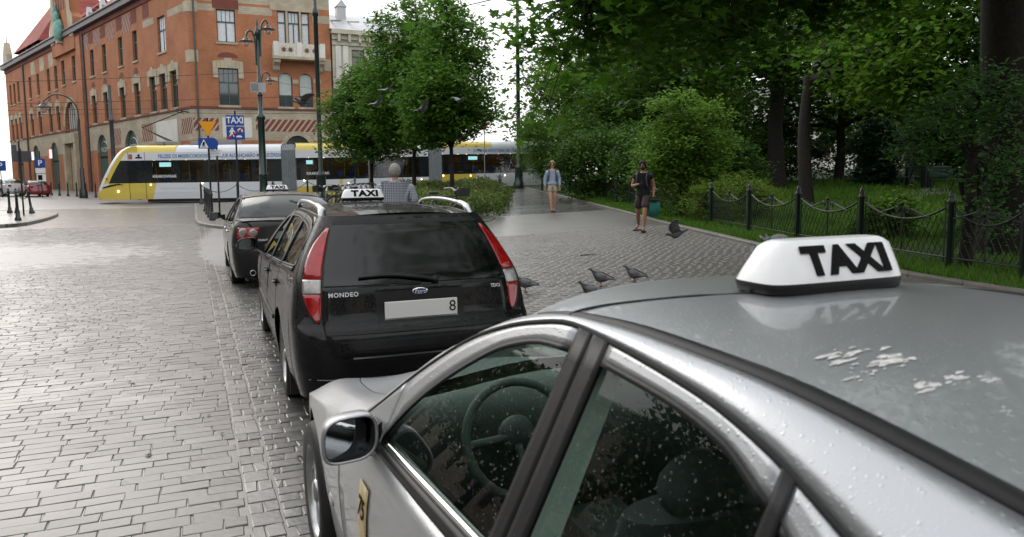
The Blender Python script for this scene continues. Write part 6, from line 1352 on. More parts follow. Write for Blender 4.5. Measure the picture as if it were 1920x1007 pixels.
# cycle stands and bicycles
def stand_proto():
    t = empty('cycle_stand', (0, 0, 0)); m = MB(); m.tube(catmull([(0, -.4, 0), (0, -.4, .55), (0, -.3, .78), (0, 0, .82), (0, .3, .78), (0, .4, .55), (0, .4, 0)], 28), .026, 8); m.build('hoop', M['steel'], t); m = MB(); m.tube([(0, -.4, .35), (0, .4, .35)], .014, 6); m.build('crossbar', M['steel'], t); return t
sp0 = stand_proto()
for k in range(9):
    o = sp0 if k == 0 else copy_tree(sp0); o.location = at_ground(4.62+k*.235, 28.4+k*.19, .1); o.rotation_euler = (0, 0, R(-48)); o.scale = (1.15, 1.15, 1.38); tag(o, 'steel cycle hoop in the rack behind the black estate', 'cycle stand', 'cycle stands')
def bicycle(x, y, rz, label, col_, off=.1):
    t = empty('bicycle', at_ground(x, y, off), rz, label, 'bicycle'); t.scale = (1.1, 1.1, 1.1)
    for yy in (-.53, .53):
        w_ = empty('wheel', (0, yy, .34), parent=t); m = MB(); m.tube([(0, .33*math.cos(2*math.pi*k/32), .33*math.sin(2*math.pi*k/32)) for k in range(32)], .018, 6, closed=True); m.build('tyre', M['rubber'], w_)
        m = MB()
        for k in range(9): a = math.pi*k/9; m.tube([(.01, -.32*math.cos(a), -.32*math.sin(a)), (-.01, .32*math.cos(a), .32*math.sin(a))], .003, 4)
        m.build('spokes', M['galv'], w_)
        m = MB(); m.tube([(0, .36*math.cos(R(20+140*k/14)), .36*math.sin(R(20+140*k/14))) for k in range(15)], .022, 6); m.build('mudguard', M['black_iron'], w_)
    m = MB(); A, B_, C_, D = (0, -.53, .34), (0, -.18, .88), (0, .40, .86), (0, -.08, .32)
    for p_, q_ in ((A, B_), (B_, C_), (D, B_), (D, C_), (A, D)): m.tube([p_, q_], .017, 6)
    m.tube([(0, .53, .34), (0, .36, .98)], .016, 6); m.build('frame', col_, t)
    m = MB(); m.tube(catmull([(-.28, .24, 1.05), (-.15, .36, 1.06), (0, .37, 1.0), (.15, .36, 1.06), (.28, .24, 1.05)], 16), .014, 6); m.build('handlebar', M['steel'], t)
    m = MB(); m.ball((0, -.22, .96), .13, 10, 6, (.7, 1.1, .3)); m.build('saddle', M['rubber'], t)
    m = MB(); m.lathe([(.09, -.01), (.09, .01)], 16, (.05, -.08, .32), 'x'); m.build('crank', M['galv'], t); m = MB(); m.box(-.12, .12, .45, .7, .86, 1.06); m.build('basket', M['black_iron'], t)
bicycle(4.55, 27.2, R(40), 'bicycle with big mudguard leaning at the near end of the cycle rack', M['green_iron'])
bicycle(5.25, 27.8, R(48), 'dark bicycle among the hoops of the cycle rack', M['black_iron'])
bicycle(5.9, 18.7, R(-75), 'dark bicycle parked by the flower bed behind the estate roof bar', M['black_iron'])
# thin pale posts by the stop
for (x, y, h, lb) in ((9.2, 42.5, 4.3, 'thin pale pole in front of the middle of the tram'), (17.6, 46.5, 3.9, 'thin pale pole with red cap before the rear of the tram')):
    t = empty('thin_pole', at_ground(x, y, .1), 0, lb, 'pole'); m = MB(); m.tube([(0, 0, 0), (0, 0, h)], .035, 8); m.build('shaft', M['galv'], t)
    m = MB(); m.lathe([(.10, h), (.16, h+.25), (.1, h+.5), (0, h+.5)], 10); m.build('cap', M['sign_red'] if x > 10 else M['galv'], t)
# overhead wires
def wire(a, b, sag, label, r=.012):
    a, b = Vector(a), Vector(b); pts = [a.lerp(b, i/16)-Vector((0, 0, sag*4*(i/16)*(1-i/16))) for i in range(17)]; c = pts[0]; m = MB(); m.tube([p-c for p in pts], r, 4); tag(m.build('overhead_wire', M['rubber'], None, c), label, 'wire', 'overhead wires')
for k, (a, b, sg_) in enumerate((((-60, 70, 6.6), (6.9, 44.4, 6.3), .5), ((-45, 66, 7.4), (3.15, 37.6, 6.6), .4), ((-60, 75.4, 6.0), (0, 53.2, 5.9), .1), ((0, 53.2, 5.9), (9, 51.7, 5.95), .02), ((9, 51.7, 5.95), (40, 61, 6.3), .1), ((-60, 71.8, 6.0), (0, 49.8, 5.9), .1), ((0, 49.8, 5.9), (9, 48.4, 5.95), .02), ((9, 48.4, 5.95), (40, 57.4, 6.3), .1), ((3.15, 37.6, 6.4), (9.5, 62.9, 8.8), .1), ((-9, 72, 7.6), (-40, 52, 7.0), .3))): wire(a, b, sg_, 'thin dark tram wire strung over the street')
# ------------------------------------------------------------------ park fence
FP = [(-3, 9.2), (-.4, 9.3), (2.2, 9.4), (4.6, 9.55), (6.35, 9.7), (7.55, 9.9), (9.6, 10.42), (11.55, 10.88), (13.8, 11.58), (16.1, 12.29), (18.55, 13.07), (20.4, 13.68), (22.35, 14.32), (24.4, 14.97), (26.45, 15.62), (28.3, 16.2), (30.1, 16.76), (32.1, 17.37), (34.1, 17.98), (36.5, 18.7)]
mk('fence_iron', (.016, .019, .018), .5, coat=.15, var=.2)
fence = empty('park_fence', (9.35, -3, 0), 0, 'black iron park fence with drooping chain rails and diamond mesh', 'fence'); fo = Vector((9.35, -3, 0))
posts = [Vector((x, y, g(x, y)+.12)) for y, x in FP]
for i, p in enumerate(posts):
    m = MB(); m.lathe([(.042, -.1), (.042, .88), (.06, .90), (.06, .93), (.04, .95), (.05, .99), (.03, 1.04), (0, 1.08)], 10); m.build('post', M['dark_green_iron'], fence, p-fo)
    if i == len(posts)-1: continue
    q = posts[i+1]; d = q-p; n = 40 if 3 <= i < 12 else 16; near = 3 <= i < 13
    sagz = lambda t: (.90-.28*(4*t*(1-t))**.85)
    rail = [p+d*t+Vector((0, 0, sagz(t)))-p for t in [.05+.9*k/n for k in range(n+1)]]
    m = MB(); m.tube(rail, [.022 if k % 2 else .013 for k in range(n+1)], 5); m.build('top_chain', M['fence_iron'], fence, p-fo)
    m = MB(); m.tube([d*.03+Vector((0, 0, .12)), d*.97+Vector((0, 0, .12))], .014, 5); m.build('bottom_rail', M['fence_iron'], fence, p-fo)
    for t_ in (.055, .945): m = MB(); m.tube([d*t_+Vector((0, 0, .05)), d*t_+Vector((0, 0, .90)), d*(t_+(.015 if t_ < .5 else -.015))+Vector((0, 0, .92))], .012, 5); m.build('side_bar', M['fence_iron'], fence, p-fo)
    # diamond mesh: crossing wires cut at the sagging rail
    ml = d.length; m = MB(); st = .12 if near else .24
    for sg in (1, -1):
        s0 = -1.2
        while s0 < ml+1.2:
            pts = []
            for kk in range(13):
                zz = .12+kk*.066; s = s0+sg*(zz-.12)*.55; tt = s/ml
                if .06 < tt < .94 and zz < sagz(tt): pts.append(d*tt+Vector((0, 0, zz)))
            if len(pts) > 1: m.tube([pts[0], pts[-1]], .006, 3, caps=False)
            s0 += st
    o = m.build('mesh_panel', M['fence_iron'], fence, p-fo); o['kind'] = 'stuff'
    m = MB(); c = d*.5; e = d.normalized(); m.tube([c+Vector((0, 0, .12)), c+Vector((0, 0, .82))], .014, 5); m.ball(c+Vector((0, 0, .85)), .03, 8, 6); m.build('centre_bar', M['fence_iron'], fence, p-fo)
    if near:
        for sg in (1, -1):
            m = MB(); m.tube([c+e*sg*.62+Vector((0, 0, .66)), c+e*sg*.2+Vector((0, 0, .77))], .016, 5); m.build('brace', M['fence_iron'], fence, p-fo)
            m = MB(); m.tube([c+e*sg*(.13+.055*math.cos(a)*(1-a/14))+Vector((0, 0, .75+.055*math.sin(a)*(1-a/14))) for a in [k*.55 for k in range(17)]], .015, 5); m.build('scroll', M['fence_iron'], fence, p-fo)
            m = MB(); m.tube(catmull([c+e*sg*.02+Vector((0, 0, .71)), c+e*sg*.05+Vector((0, 0, .64)), c+e*sg*.17+Vector((0, 0, .60))], 8), .014, 5); m.build('foot_scroll', M['fence_iron'], fence, p-fo)
# ------------------------------------------------------------------ park furniture
mk('bench_green', (.015, .05, .03), .5, var=.2, vs=6)
def bench(x, y, rz, label):
    t = empty('park_bench', at_ground(x, y, .17), rz, label, 'bench', 'park benches')
    for k in range(4): m = MB(); m.box(-.95, .95, -.22+k*.115, -.12+k*.115, .44, .475); m.build('seat_slat', M['bench_green'], t)
    for k in range(4): m = MB(); m.obox((0, .28+k*.035, .60+k*.11), (.95, 0, 0), (0, .012, .004), (0, .012, .045)); m.build('back_slat', M['bench_green'], t)
    for x_ in (-.8, .8):
        m = MB(); m.tube(catmull([(x_, -.3, 0), (x_, -.24, .3), (x_, -.2, .43), (x_, .22, .43), (x_, .38, .98)], 20), .02, 6); m.tube(catmull([(x_, .34, 0), (x_, .24, .25), (x_, .2, .43)], 8), .02, 6); m.tube(catmull([(x_, -.2, .43), (x_, -.3, .6), (x_, -.15, .68), (x_, .28, .66)], 12), .016, 6); m.build('side_frame', M['black_iron'], t)
bench(27.6, 21.2, R(12), 'green slatted park bench facing the lawn beside the path'); bench(29.6, 24.6, R(200), 'green slatted park bench near the foot of the park lamp')
t = empty('litter_bin', at_ground(29.4, 23.6, .17), 0, 'dark slatted litter bin on the park path', 'litter bin')
for k in range(14): a = 2*math.pi*k/14; m = MB(); m.obox((.26*math.cos(a), .26*math.sin(a), .5), (-.035*math.sin(a), .035*math.cos(a), 0), (.01*math.cos(a), .01*math.sin(a), 0), (0, 0, .42)); m.build('slat', M['black_iron'], t)
m = MB(); m.lathe([(.24, .02), (.24, .8), (.22, .8), (.22, .05)], 16); m.build('liner', M['dark'], t)
t = empty('park_lamp', at_ground(31.4, 26.2, .17), 0, 'park lamp with lantern head among the trees', 'street lamp'); m = MB(); m.lathe([(.22, 0), (.2, .9), (.1, 1.1), (.08, 3.3), (.12, 3.4)], 12); m.build('column', M['green_iron'], t)
lh = empty('lantern', (0, 0, 3.4), parent=t); m = MB(); m.lathe([(.14, 0), (.27, .55)], 6); m.build('glazing', M['blind'], lh); m = MB(); m.lathe([(.42, .53), (.40, .58), (.12, .78), (.04, .95), (0, .95)], 6); m.build('cap', M['black_iron'], lh)
# ================================================================== people
mk('skin', (.45, .25, .17), .5, var=.12, vs=9); mk('skin_tan', (.33, .17, .10), .5, var=.12, vs=9)
mk('pale_blue_knit', (.30, .38, .50), .85, var=.12, vs=12, bump=.3, bs=40); mk('khaki', (.34, .30, .22), .85, var=.15, vs=14, bump=.2); mk('black_cloth', (.010, .010, .012), .85, var=.3, vs=12, bump=.3, bs=30); mk('brown_shorts', (.055, .042, .045), .85, var=.2, vs=12)
mk('hair_grey', (.30, .28, .26), .8, var=.3, vs=40, bump=.5, bs=120); mk('hair_blond', (.38, .27, .16), .7, var=.3, vs=40, bump=.5, bs=120); mk('hair_black', (.012, .010, .010), .7, bump=.5, bs=120); mk('shoe_dark', (.02, .022, .025), .6); mk('teal_bag', (.015, .16, .13), .6, var=.15, vs=10); mk('trouser_grey', (.06, .065, .08), .85)
def check_mat():
    m = mk('gingham', (.5, .52, .58), .85, bump=.15, bs=80); n = m.node_tree; l = n.links.new; b = n.nodes['Principled BSDF']; tcn = n.nodes.new('ShaderNodeTexCoord'); sx = n.nodes.new('ShaderNodeSeparateXYZ'); l(tcn.outputs['Object'], sx.inputs[0]); outs = []
    cb = n.nodes.new('ShaderNodeMath'); cb.operation = 'MULTIPLY_ADD'; cb.inputs[1].default_value = .8; l(sx.outputs[1], cb.inputs[0]); l(sx.outputs[0], cb.inputs[2])
    for src in (cb.outputs[0], sx.outputs[2]):
        a = n.nodes.new('ShaderNodeMath'); a.operation = 'MULTIPLY'; a.inputs[1].default_value = 38; l(src, a.inputs[0]); f = n.nodes.new('ShaderNodeMath'); f.operation = 'FRACT'; l(a.outputs[0], f.inputs[0]); g_ = n.nodes.new('ShaderNodeMath'); g_.operation = 'GREATER_THAN'; g_.inputs[1].default_value = .55; l(f.outputs[0], g_.inputs[0]); outs.append(g_.outputs[0])
    ad = n.nodes.new('ShaderNodeMath'); ad.operation = 'MAXIMUM'; l(outs[0], ad.inputs[0]); l(outs[1], ad.inputs[1])
    mm = n.nodes.new('ShaderNodeMix'); mm.data_type = 'RGBA'; mm.inputs[6].default_value = (.025, .03, .075, 1); mm.inputs[7].default_value = (.42, .44, .50, 1); l(ad.outputs[0], mm.inputs[0]); l(mm.outputs[2], b.inputs['Base Color'])
check_mat()
def skin_obj(name, pts, edges, mat, parent, sub=2, root=0):
    """pts: {key: (x, y, z, rx[, ry])}; limbs grown with a Skin modifier"""
    keys = list(pts); idx = {k: i for i, k in enumerate(keys)}
    me = bpy.data.meshes.new(name); me.from_pydata([pts[k][:3] for k in keys], [(idx[a], idx[b]) for a, b in edges], [])
    me.materials.append(mat); o = link(name, me, parent)
    md = o.modifiers.new('skin', 'SKIN'); md.use_smooth_shade = True; md.branch_smoothing = .3
    for i, k in enumerate(keys):
        r_ = pts[k][3:]; me.skin_vertices[0].data[i].radius = (r_[0], r_[1] if len(r_) > 1 else r_[0]); me.skin_vertices[0].data[i].use_root = (i == root)
    ms = o.modifiers.new('sub', 'SUBSURF'); ms.levels = sub; ms.render_levels = sub
    return o
def chain_e(*ks): return list(zip(ks, ks[1:]))
def hand(pts, edges, side, wrist, palm_dir, curl, s=1.0):
    """palm, four unequal fingers bent at the knuckle, and a thumb from the side of the palm"""
    w_ = Vector(pts[wrist][:3]); d = Vector(palm_dir).normalized(); c = Vector(curl).normalized(); lat = d.cross(c).normalized()
    p = w_+d*.05*s; pk = side+'palm'; pts[pk] = (*p, .028*s, .018*s); edges.append((wrist, pk))
    for k, ln in enumerate((.075, .085, .08, .062)):
        o = lat*(.026-.0175*k)*s; a, b, e = p+d*.035*s+o, p+d*(.035+ln*.45)*s+o+c*.008*s, p+d*(.035+ln*.8)*s+o+c*.035*s
        ks = [side+'f%d%s' % (k, t) for t in 'abc']; pts[ks[0]] = (*a, .010*s); pts[ks[1]] = (*b, .009*s); pts[ks[2]] = (*e, .008*s); edges += [(pk, ks[0])]+chain_e(*ks)
    a, b = p+lat*.04*s+d*.005*s+c*.012*s, p+lat*.05*s+d*.04*s+c*.03*s; pts[side+'t1'] = (*a, .011*s); pts[side+'t2'] = (*b, .009*s); edges += [(pk, side+'t1'), (side+'t1', side+'t2')]
def head_parts(root, c, r, hair, beard=None, long=False, turn=0, tilt=0):
    """hair cap, eyes, brows and mouth; the face looks along -y before turn"""
    h = empty('head_detail', c, parent=root); h.rotation_euler = (tilt, 0, turn)
    m = MB(); n = 20; rows = []
    for i in range(9):
        ph = math.pi*.52*i/8; row = []
        for k in range(n+1):
            a = 2*math.pi*k/n; back = .5-.5*math.cos(a-math.pi/2+math.pi) if 0 else (.5+.5*math.sin(a)); ext = .34+.78*back
            t = min(math.pi*.78, ph*1.55*ext/1.0*(1.0)); rr = r*(1.02+.03*math.sin(5*a+i))
            row.append((rr*.90*math.sin(t)*math.cos(a), rr*1.08*math.sin(t)*math.sin(a)+.004, rr*1.22*math.cos(t)))
        rows.append(row)
    m.grid(rows, True); o = m.build('hair', M[hair], h); md = o.modifiers.new('s', 'SOLIDIFY'); md.thickness = .012
    for sx_ in (-1, 1):
        m = MB(); m.ball((sx_*.034, -r*1.0, .005), .011, 8, 6); m.build('eye', M['ink_black'], h); m = MB(); m.ball((sx_*.088, .005, -.005), .026, 8, 6, (.4, .8, 1.2)); m.build('ear', M['skin'], h)
    m = MB(); m.ball((0, -r*.98, -.062), .02, 8, 6, (1.2, .4, .3)); m.build('mouth', M['sign_red'] if 0 else M['brown_wood'], h)
    if beard: m = MB(); m.ball((0, -r*.42, -.075), .066, 12, 8, (1.0, .95, .72)); m.build('beard', M[beard], h)
    return h
def torso_pts(fem=False):
    return dict(pel=(0, 0, .95, .145, .105), waist=(0, 0, 1.08, .125 if fem else .145, .095), chest=(0, -.005, 1.27, .15 if fem else .17, .105), up=(0, .005, 1.40, .13, .085), neck=(0, .01, 1.495, .052), hb=(0, -.005, 1.565, .062, .075), hc=(0, -.012, 1.655, .078, .094), ht=(0, -.008, 1.735, .055, .065))
def make_person(loc, rz, height, label, arms, legs, skin, fem=False, head=(0, 0)):
    t = empty('person', loc, rz, label, 'person'); k = height/1.79; t.scale = (k, k, k)
    P = torso_pts(fem); E = chain_e('pel', 'waist', 'chest', 'up', 'neck', 'hb', 'hc', 'ht')
    P['nose'] = (0, -.108, 1.64, .012); E.append(('hc', 'nose'))
    for s in 'lr':
        sx_ = 1 if s == 'l' else -1; sh, el, wr = arms[s][:3]
        P[s+'sh'] = (*sh, .062); P[s+'ua'] = (*Vector(sh).lerp(Vector(el), .45), .050); P[s+'el'] = (*el, .042); P[s+'fa'] = (*Vector(el).lerp(Vector(wr), .4), .040); P[s+'wr'] = (*wr, .028, .024)
        E += [('up', s+'sh')]+chain_e(s+'sh', s+'ua', s+'el', s+'fa', s+'wr'); hand(P, E, s, s+'wr', arms[s][3], arms[s][4])
        hp, kn, an, toe = legs[s]
        P[s+'hp'] = (*hp, .088); P[s+'th'] = (*Vector(hp).lerp(Vector(kn), .45), .080); P[s+'kn'] = (*kn, .058); P[s+'cf'] = (*Vector(kn).lerp(Vector(an), .35), .058); P[s+'an'] = (*an, .036); P[s+'ft'] = (*Vector(an).lerp(Vector(toe), .5), .036, .03); P[s+'to'] = (*toe, .03, .02)
        E += [('pel', s+'hp')]+chain_e(s+'hp', s+'th', s+'kn', s+'cf', s+'an', s+'ft', s+'to')
    body = skin_obj('body', P, E, skin, t)
    return t, P
def shirt(t, P, mat, arms_to, grow=.018, name='shirt', hem=.0, thick=1.0):
    Q = {k: (*P[k][:3], P[k][3]*thick+grow, (P[k][4] if len(P[k]) > 4 else P[k][3])*thick+grow) for k in ('waist', 'chest', 'up')}
    Q['hem'] = (0, 0, .86+hem, .155*thick+grow, .115*thick+grow); Q['hm2'] = (0, 0, .96+hem, .15*thick+grow, .112*thick+grow); Q['nk'] = (0, .01, 1.468, .062, .062); E = [('hem', 'hm2'), ('hm2', 'waist'), ('waist', 'chest'), ('chest', 'up'), ('up', 'nk')]
    for s in 'lr':
        ks = [s+'sh', s+'ua', s+'el', s+'fa', s+'wr'][:arms_to]
        for k in ks: Q[k] = (*P[k][:3], P[k][3]+grow*.95, (P[k][4] if len(P[k]) > 4 else P[k][3])+grow*.95)
        E += [('up', ks[0])]+chain_e(*ks)
    return skin_obj(name, Q, E, mat, t, root=list(Q).index('chest'))
def shorts(t, P, mat, to=.75, grow=.02, name='shorts', full=False):
    Q = {'pel': (*P['pel'][:3], .15+grow*.4, .11+grow*.6), 'wst': (0, 0, 1.03, .14+grow*.4, .105+grow*.4)}; E = [('pel', 'wst')]
    for s in 'lr':
        hp, kn = Vector(P[s+'hp'][:3]), Vector(P[s+'kn'][:3]); a = hp.lerp(kn, .45); b = hp.lerp(kn, to)
        Q[s+'a'] = (*hp, .10+grow*.5); Q[s+'b'] = (*a, .088+grow); Q[s+'c'] = (*b, .078+grow*1.2); E += [('pel', s+'a'), (s+'a', s+'b'), (s+'b', s+'c')]
        if full: Q[s+'d'] = (*P[s+'cf'][:3], .075); Q[s+'e'] = (*P[s+'an'][:3], .065); E += [(s+'c', s+'d'), (s+'d', s+'e')]
    return skin_obj(name, Q, E, mat, t)
def shoe(t, P, s, mat, sole=None, sandal=False):
    an, to = Vector(P[s+'an'][:3]), Vector(P[s+'to'][:3]); d = Vector((to.x-an.x, to.y-an.y, 0)).normalized()
    heel = Vector((an.x, an.y, to.z))-d*.05
    if not sandal: skin_obj('shoe', {'a': (*(heel+Vector((0, 0, .02))), .042, .045), 'b': (*(heel+d*.10+Vector((0, 0, .015))), .046, .042), 'c': (*(to+d*.03), .040, .026)}, chain_e('a', 'b', 'c'), mat, t)
    else:
        m = MB(); lat = Vector((-d.y, d.x, 0)); c = heel+d*.11; zz = max(.002, to.z-.045); m.obox((c.x, c.y, zz+.012), d*.145, lat*.048, (0, 0, .012)); m.build('sandal_sole', mat, t)
        m = MB(); q = to-d*.04; m.tube([q+lat*.05-Vector((0, 0, .025)), q+Vector((0, 0, .04)), q-lat*.05-Vector((0, 0, .025))], .012, 6); m.build('sandal_strap', mat, t)
def straps(t, mat):
    for sx_ in (-1, 1): m = MB(); m.tube(catmull([(sx_*.11, .12, 1.42), (sx_*.115, .02, 1.50), (sx_*.12, -.11, 1.40), (sx_*.125, -.135, 1.25), (sx_*.15, -.08, 1.10), (sx_*.15, .1, 1.05)], 20), .02, 6); m.build('backpack_strap', mat, t)
    m = MB(); m.smooth = True; m.box(-.15, .15, .13, .27, 1.02, 1.46, .05); m.build('backpack', mat, t)
# woman walking towards us
ar = {'l': ((.175, .0, 1.40), (.235, .03, 1.13), (.25, -.04, .89), (.02, -.1, -1), (-.5, -.6, 0)), 'r': ((-.175, 0, 1.40), (-.235, .05, 1.13), (-.245, .03, .88), (-.02, -.1, -1), (.5, -.6, 0))}
lg = {'l': ((.09, 0, .90), (.075, -.04, .50), (.06, .05, .09), (.065, -.12, .035)), 'r': ((-.09, 0, .90), (-.065, -.13, .50), (-.03, -.16, .09), (-.03, -.34, .05))}
wz = g(11.55, 23.92)+.1
t, P = make_person((11.55, 23.92, wz), R(-24), 1.80, 'woman in pale blue jumper and khaki shorts walking with a backpack', ar, lg, M['skin'], True)
shirt(t, P, M['pale_blue_knit'], 5, .022, 'jumper', .05, 1.03); shorts(t, P, M['khaki'], .52); head_parts(t, (0, -.012, 1.655), .088, 'hair_blond'); straps(t, M['trouser_grey'])
for s in 'lr': shoe(t, P, s, M['shoe_dark'])
# man walking and looking at a phone, bag in the other hand
ar = {'l': ((.20, .0, 1.40), (.26, .05, 1.12), (.285, -.06, .87), (0, -.15, -1), (-.6, -.4, 0)), 'r': ((-.20, 0, 1.40), (-.27, -.03, 1.13), (-.07, -.24, 1.17), (.9, -.3, .1), (0, -.3, .9))}
lg = {'l': ((.095, 0, .90), (.11, -.20, .515), (.12, -.30, .10), (.15, -.47, .055)), 'r': ((-.095, 0, .90), (-.14, .03, .50), (-.20, .27, .15), (-.23, .14, .05))}
mz = g(9.94, 15.62)+.1
t, P = make_person((9.94, 15.62, mz), R(-50), 1.72, 'bearded man in black T-shirt and dark shorts looking at his phone', ar, lg, M['skin_tan'], False)
shirt(t, P, M['black_cloth'], 2, .026, 'tshirt', -.03, 1.05); shorts(t, P, M['brown_shorts'], .9, .03); head_parts(t, (0, -.02, 1.655), .088, 'hair_black', 'hair_black', tilt=R(14)); straps(t, M['trouser_grey'])
for s in 'lr': shoe(t, P, s, M['shoe_dark'], sandal=True)
kk = 1.72/1.79; rzm = R(-50)
def mw(x, y, z): v = Matrix.Rotation(rzm, 4, 'Z') @ Vector((x*kk, y*kk, z*kk)); return (9.94+v.x, 15.62+v.y, mz+v.z)
ph = MB(); ph.box(-.036, .036, -.004, .004, -.07, .07, .003); o = ph.build('phone', M['ink_black'], None, mw(.05, -.30, 1.22)); o.rotation_euler = (R(-35), 0, rzm); tag(o, 'dark phone held up by the bearded man', 'phone')
bg_ = empty('teal_bag', mw(.30, -.08, .38), rzm, 'teal cloth bag with black top hanging from the walking man', 'bag')
m = MB(); rows = []
for z, hx, hy in ((0, .05, .03), (.02, .12, .06), (.15, .15, .085), (.30, .14, .07), (.36, .12, .05)): rows.append([(hx*math.copysign(abs(math.cos(a))**.7, math.cos(a)), hy*math.sin(a), z) for a in [2*math.pi*k/20 for k in range(21)]])
m.grid(rows, True); m.build('pouch', M['teal_bag'], bg_); m = MB(); m.lathe([(.0, .355), (.11, .36), (.11, .40), (.05, .43)], 14); m.build('top', M['black_cloth'], bg_); m = MB(); m.tube(catmull([(-.06, 0, .38), (-.03, 0, .45), (.03, 0, .45), (.06, 0, .38)], 10), .012, 6); m.build('handle', M['black_cloth'], bg_)
# elderly man seen from behind, beyond the estate
ar = {'l': ((.245, 0, 1.40), (.325, .02, 1.13), (.29, -.12, .92), (-.1, -.4, -1), (-.7, 0, 0)), 'r': ((-.245, 0, 1.40), (-.325, .03, 1.13), (-.31, -.08, .90), (0, -.3, -1), (.7, 0, 0))}
lg = {'l': ((.10, 0, .90), (.11, -.02, .50), (.11, .02, .09), (.12, -.16, .035)), 'r': ((-.10, 0, .90), (-.11, -.02, .50), (-.11, .02, .09), (-.12, -.16, .035))}
cz = g(3.02, 12.05)+.1
t, P = make_person((3.02, 12.05, cz), R(158), 1.78, 'grey-haired man in blue gingham shirt seen from behind', ar, lg, M['skin'], False)
for k_ in ('waist', 'chest', 'up'): P[k_] = (*P[k_][:3], P[k_][3]*1.26, P[k_][4]*1.35)
shirt(t, P, M['gingham'], 3, .03, 'shirt', -.05, 1.05); shorts(t, P, M['trouser_grey'], 1.0, .02, 'trousers', True); head_parts(t, (0, -.012, 1.655), .09, 'hair_grey')
m = MB(); m.lathe([(.085, -.03), (.078, .02), (.07, .025)], 18, (0, .01, 1.48)); m.build('collar', M['gingham'], t)
for s in 'lr': shoe(t, P, s, M['shoe_dark'])
# ================================================================== pigeons
mk('pigeon_body', (.05, .053, .06), .6, base2=(.16, .165, .18), vs=9, det=3); mk('pigeon_wing', (.06, .063, .07), .65, base2=(.24, .245, .26), vs=26, det=3); mk('pigeon_leg', (.30, .06, .05), .6); mk('pigeon_neck', (.02, .05, .045), .3, base2=(.06, .03, .06), vs=20)
def pigeon_body(t, fly=False, dark=False):
    S = [(-.185, .105, .030, .005), (-.13, .118, .030, .010), (-.09, .128, .034, .022), (-.04, .137, .050, .044), (.02, .143, .060, .058), (.07, .158, .054, .054), (.10, .188, .034, .036), (.115, .222, .024, .026), (.128, .243, .026, .027), (.143, .247, .018, .019), (.150, .243, .008, .008), (.175, .236, .002, .002)]
    if fly: S = [(x if x < .08 else .08+(x-.08)*1.25, .14 if x < .08 else .14+(z-.14)*.45, a, b) for x, z, a, b in S]
    S = [(x, z-(0 if fly else .022), a*(1.2 if -.1 < x < .09 else 1.05), b*(1.18 if -.1 < x < .09 else 1.05)) for x, z, a, b in S]
    rows = [[(x, a*math.cos(q), z+b*math.sin(q)) for q in [2*math.pi*k/14 for k in range(15)]] for x, z, a, b in S]
    m = MB(); m.grid(rows, True); o = m.build('body', [M['pigeon_body'], M['pigeon_neck'], M['ink_black']], t); o.data.polygons.foreach_set('material_index', [2 if p.center.x > .152 else (1 if .085 < p.center.x < .12 and not fly else 0) for p in o.data.polygons])
    if not fly:
        for s in (-1, 1):
            m = MB(); W_ = [(.075, .145, .01), (.03, .145, .044), (-.04, .130, .040), (-.11, .112, .024), (-.175, .10, .004)]
            m.grid([[(x, s*(.062-.016*abs(x)/.1+.016*math.cos(q)), z+w_*math.sin(q)) for q in [-math.pi/2+math.pi*k/8 for k in range(9)]] for x, z, w_ in W_], True, flip=s < 0); m.build('wing', M['pigeon_wing'], t)
            m = MB(); m.tube([(.0, s*.022, .10), (.008, s*.024, .05), (.0, s*.025, .008)], .005, 5)
            for a in (-.6, 0, .6, math.pi): m.tube([(0, s*.025, .006), (.03*math.cos(a), s*.025+.03*math.sin(a), .003)], .003, 4)
            m.build('leg', M['pigeon_leg'], t)
    else:
        for s in (-1, 1):
            m = MB(); n = 9
            lead = [(.07, s*.05, .15), (.11, s*.16, .20), (.07, s*.29, .24), (-.02, s*.37, .25)]; trail = [(-.06, s*.05, .14), (-.06, s*.15, .18), (-.06, s*.26, .22), (-.09, s*.36, .235)]
            A, B = catmull(lead, n), catmull(trail, n); B = [b-Vector((.012*(i % 2), 0, .004)) for i, b in enumerate(B)]
            m.grid([A, [a.lerp(b, .5)+Vector((0, 0, .012)) for a, b in zip(A, B)], B], True, flip=s < 0); o = m.build('wing', M['pigeon_wing'], t); md = o.modifiers.new('s', 'SOLIDIFY'); md.thickness = .006
def pigeon(loc, rz, label, fly=False, pitch=0, rollv=0, s=1.0):
    t = empty('pigeon', loc, 0, label, 'pigeon', 'flying pigeons' if fly else 'pigeons on the paving'); pigeon_body(t, fly); t.rotation_euler = (rollv, pitch, rz); t.scale = (s, s, s); return t
gz = lambda x, y: g(x, y)+.1
for (x, y, rz, lb, s) in ((4.43, 8.12, R(165), 'dark pigeon standing just past the silver taxi roof', 1.0), (5.04, 8.94, R(150), 'grey pigeon with pale wing walking on the pavers', 1.05), (5.58, 8.96, R(140), 'pigeon stooping with tail down apart from the others', 1.0), (4.0, 9.1, R(160), 'pigeon with white rump beside the black estate lamp', 1.0)): pigeon((x, y, gz(x, y)), rz, lb, s=s)
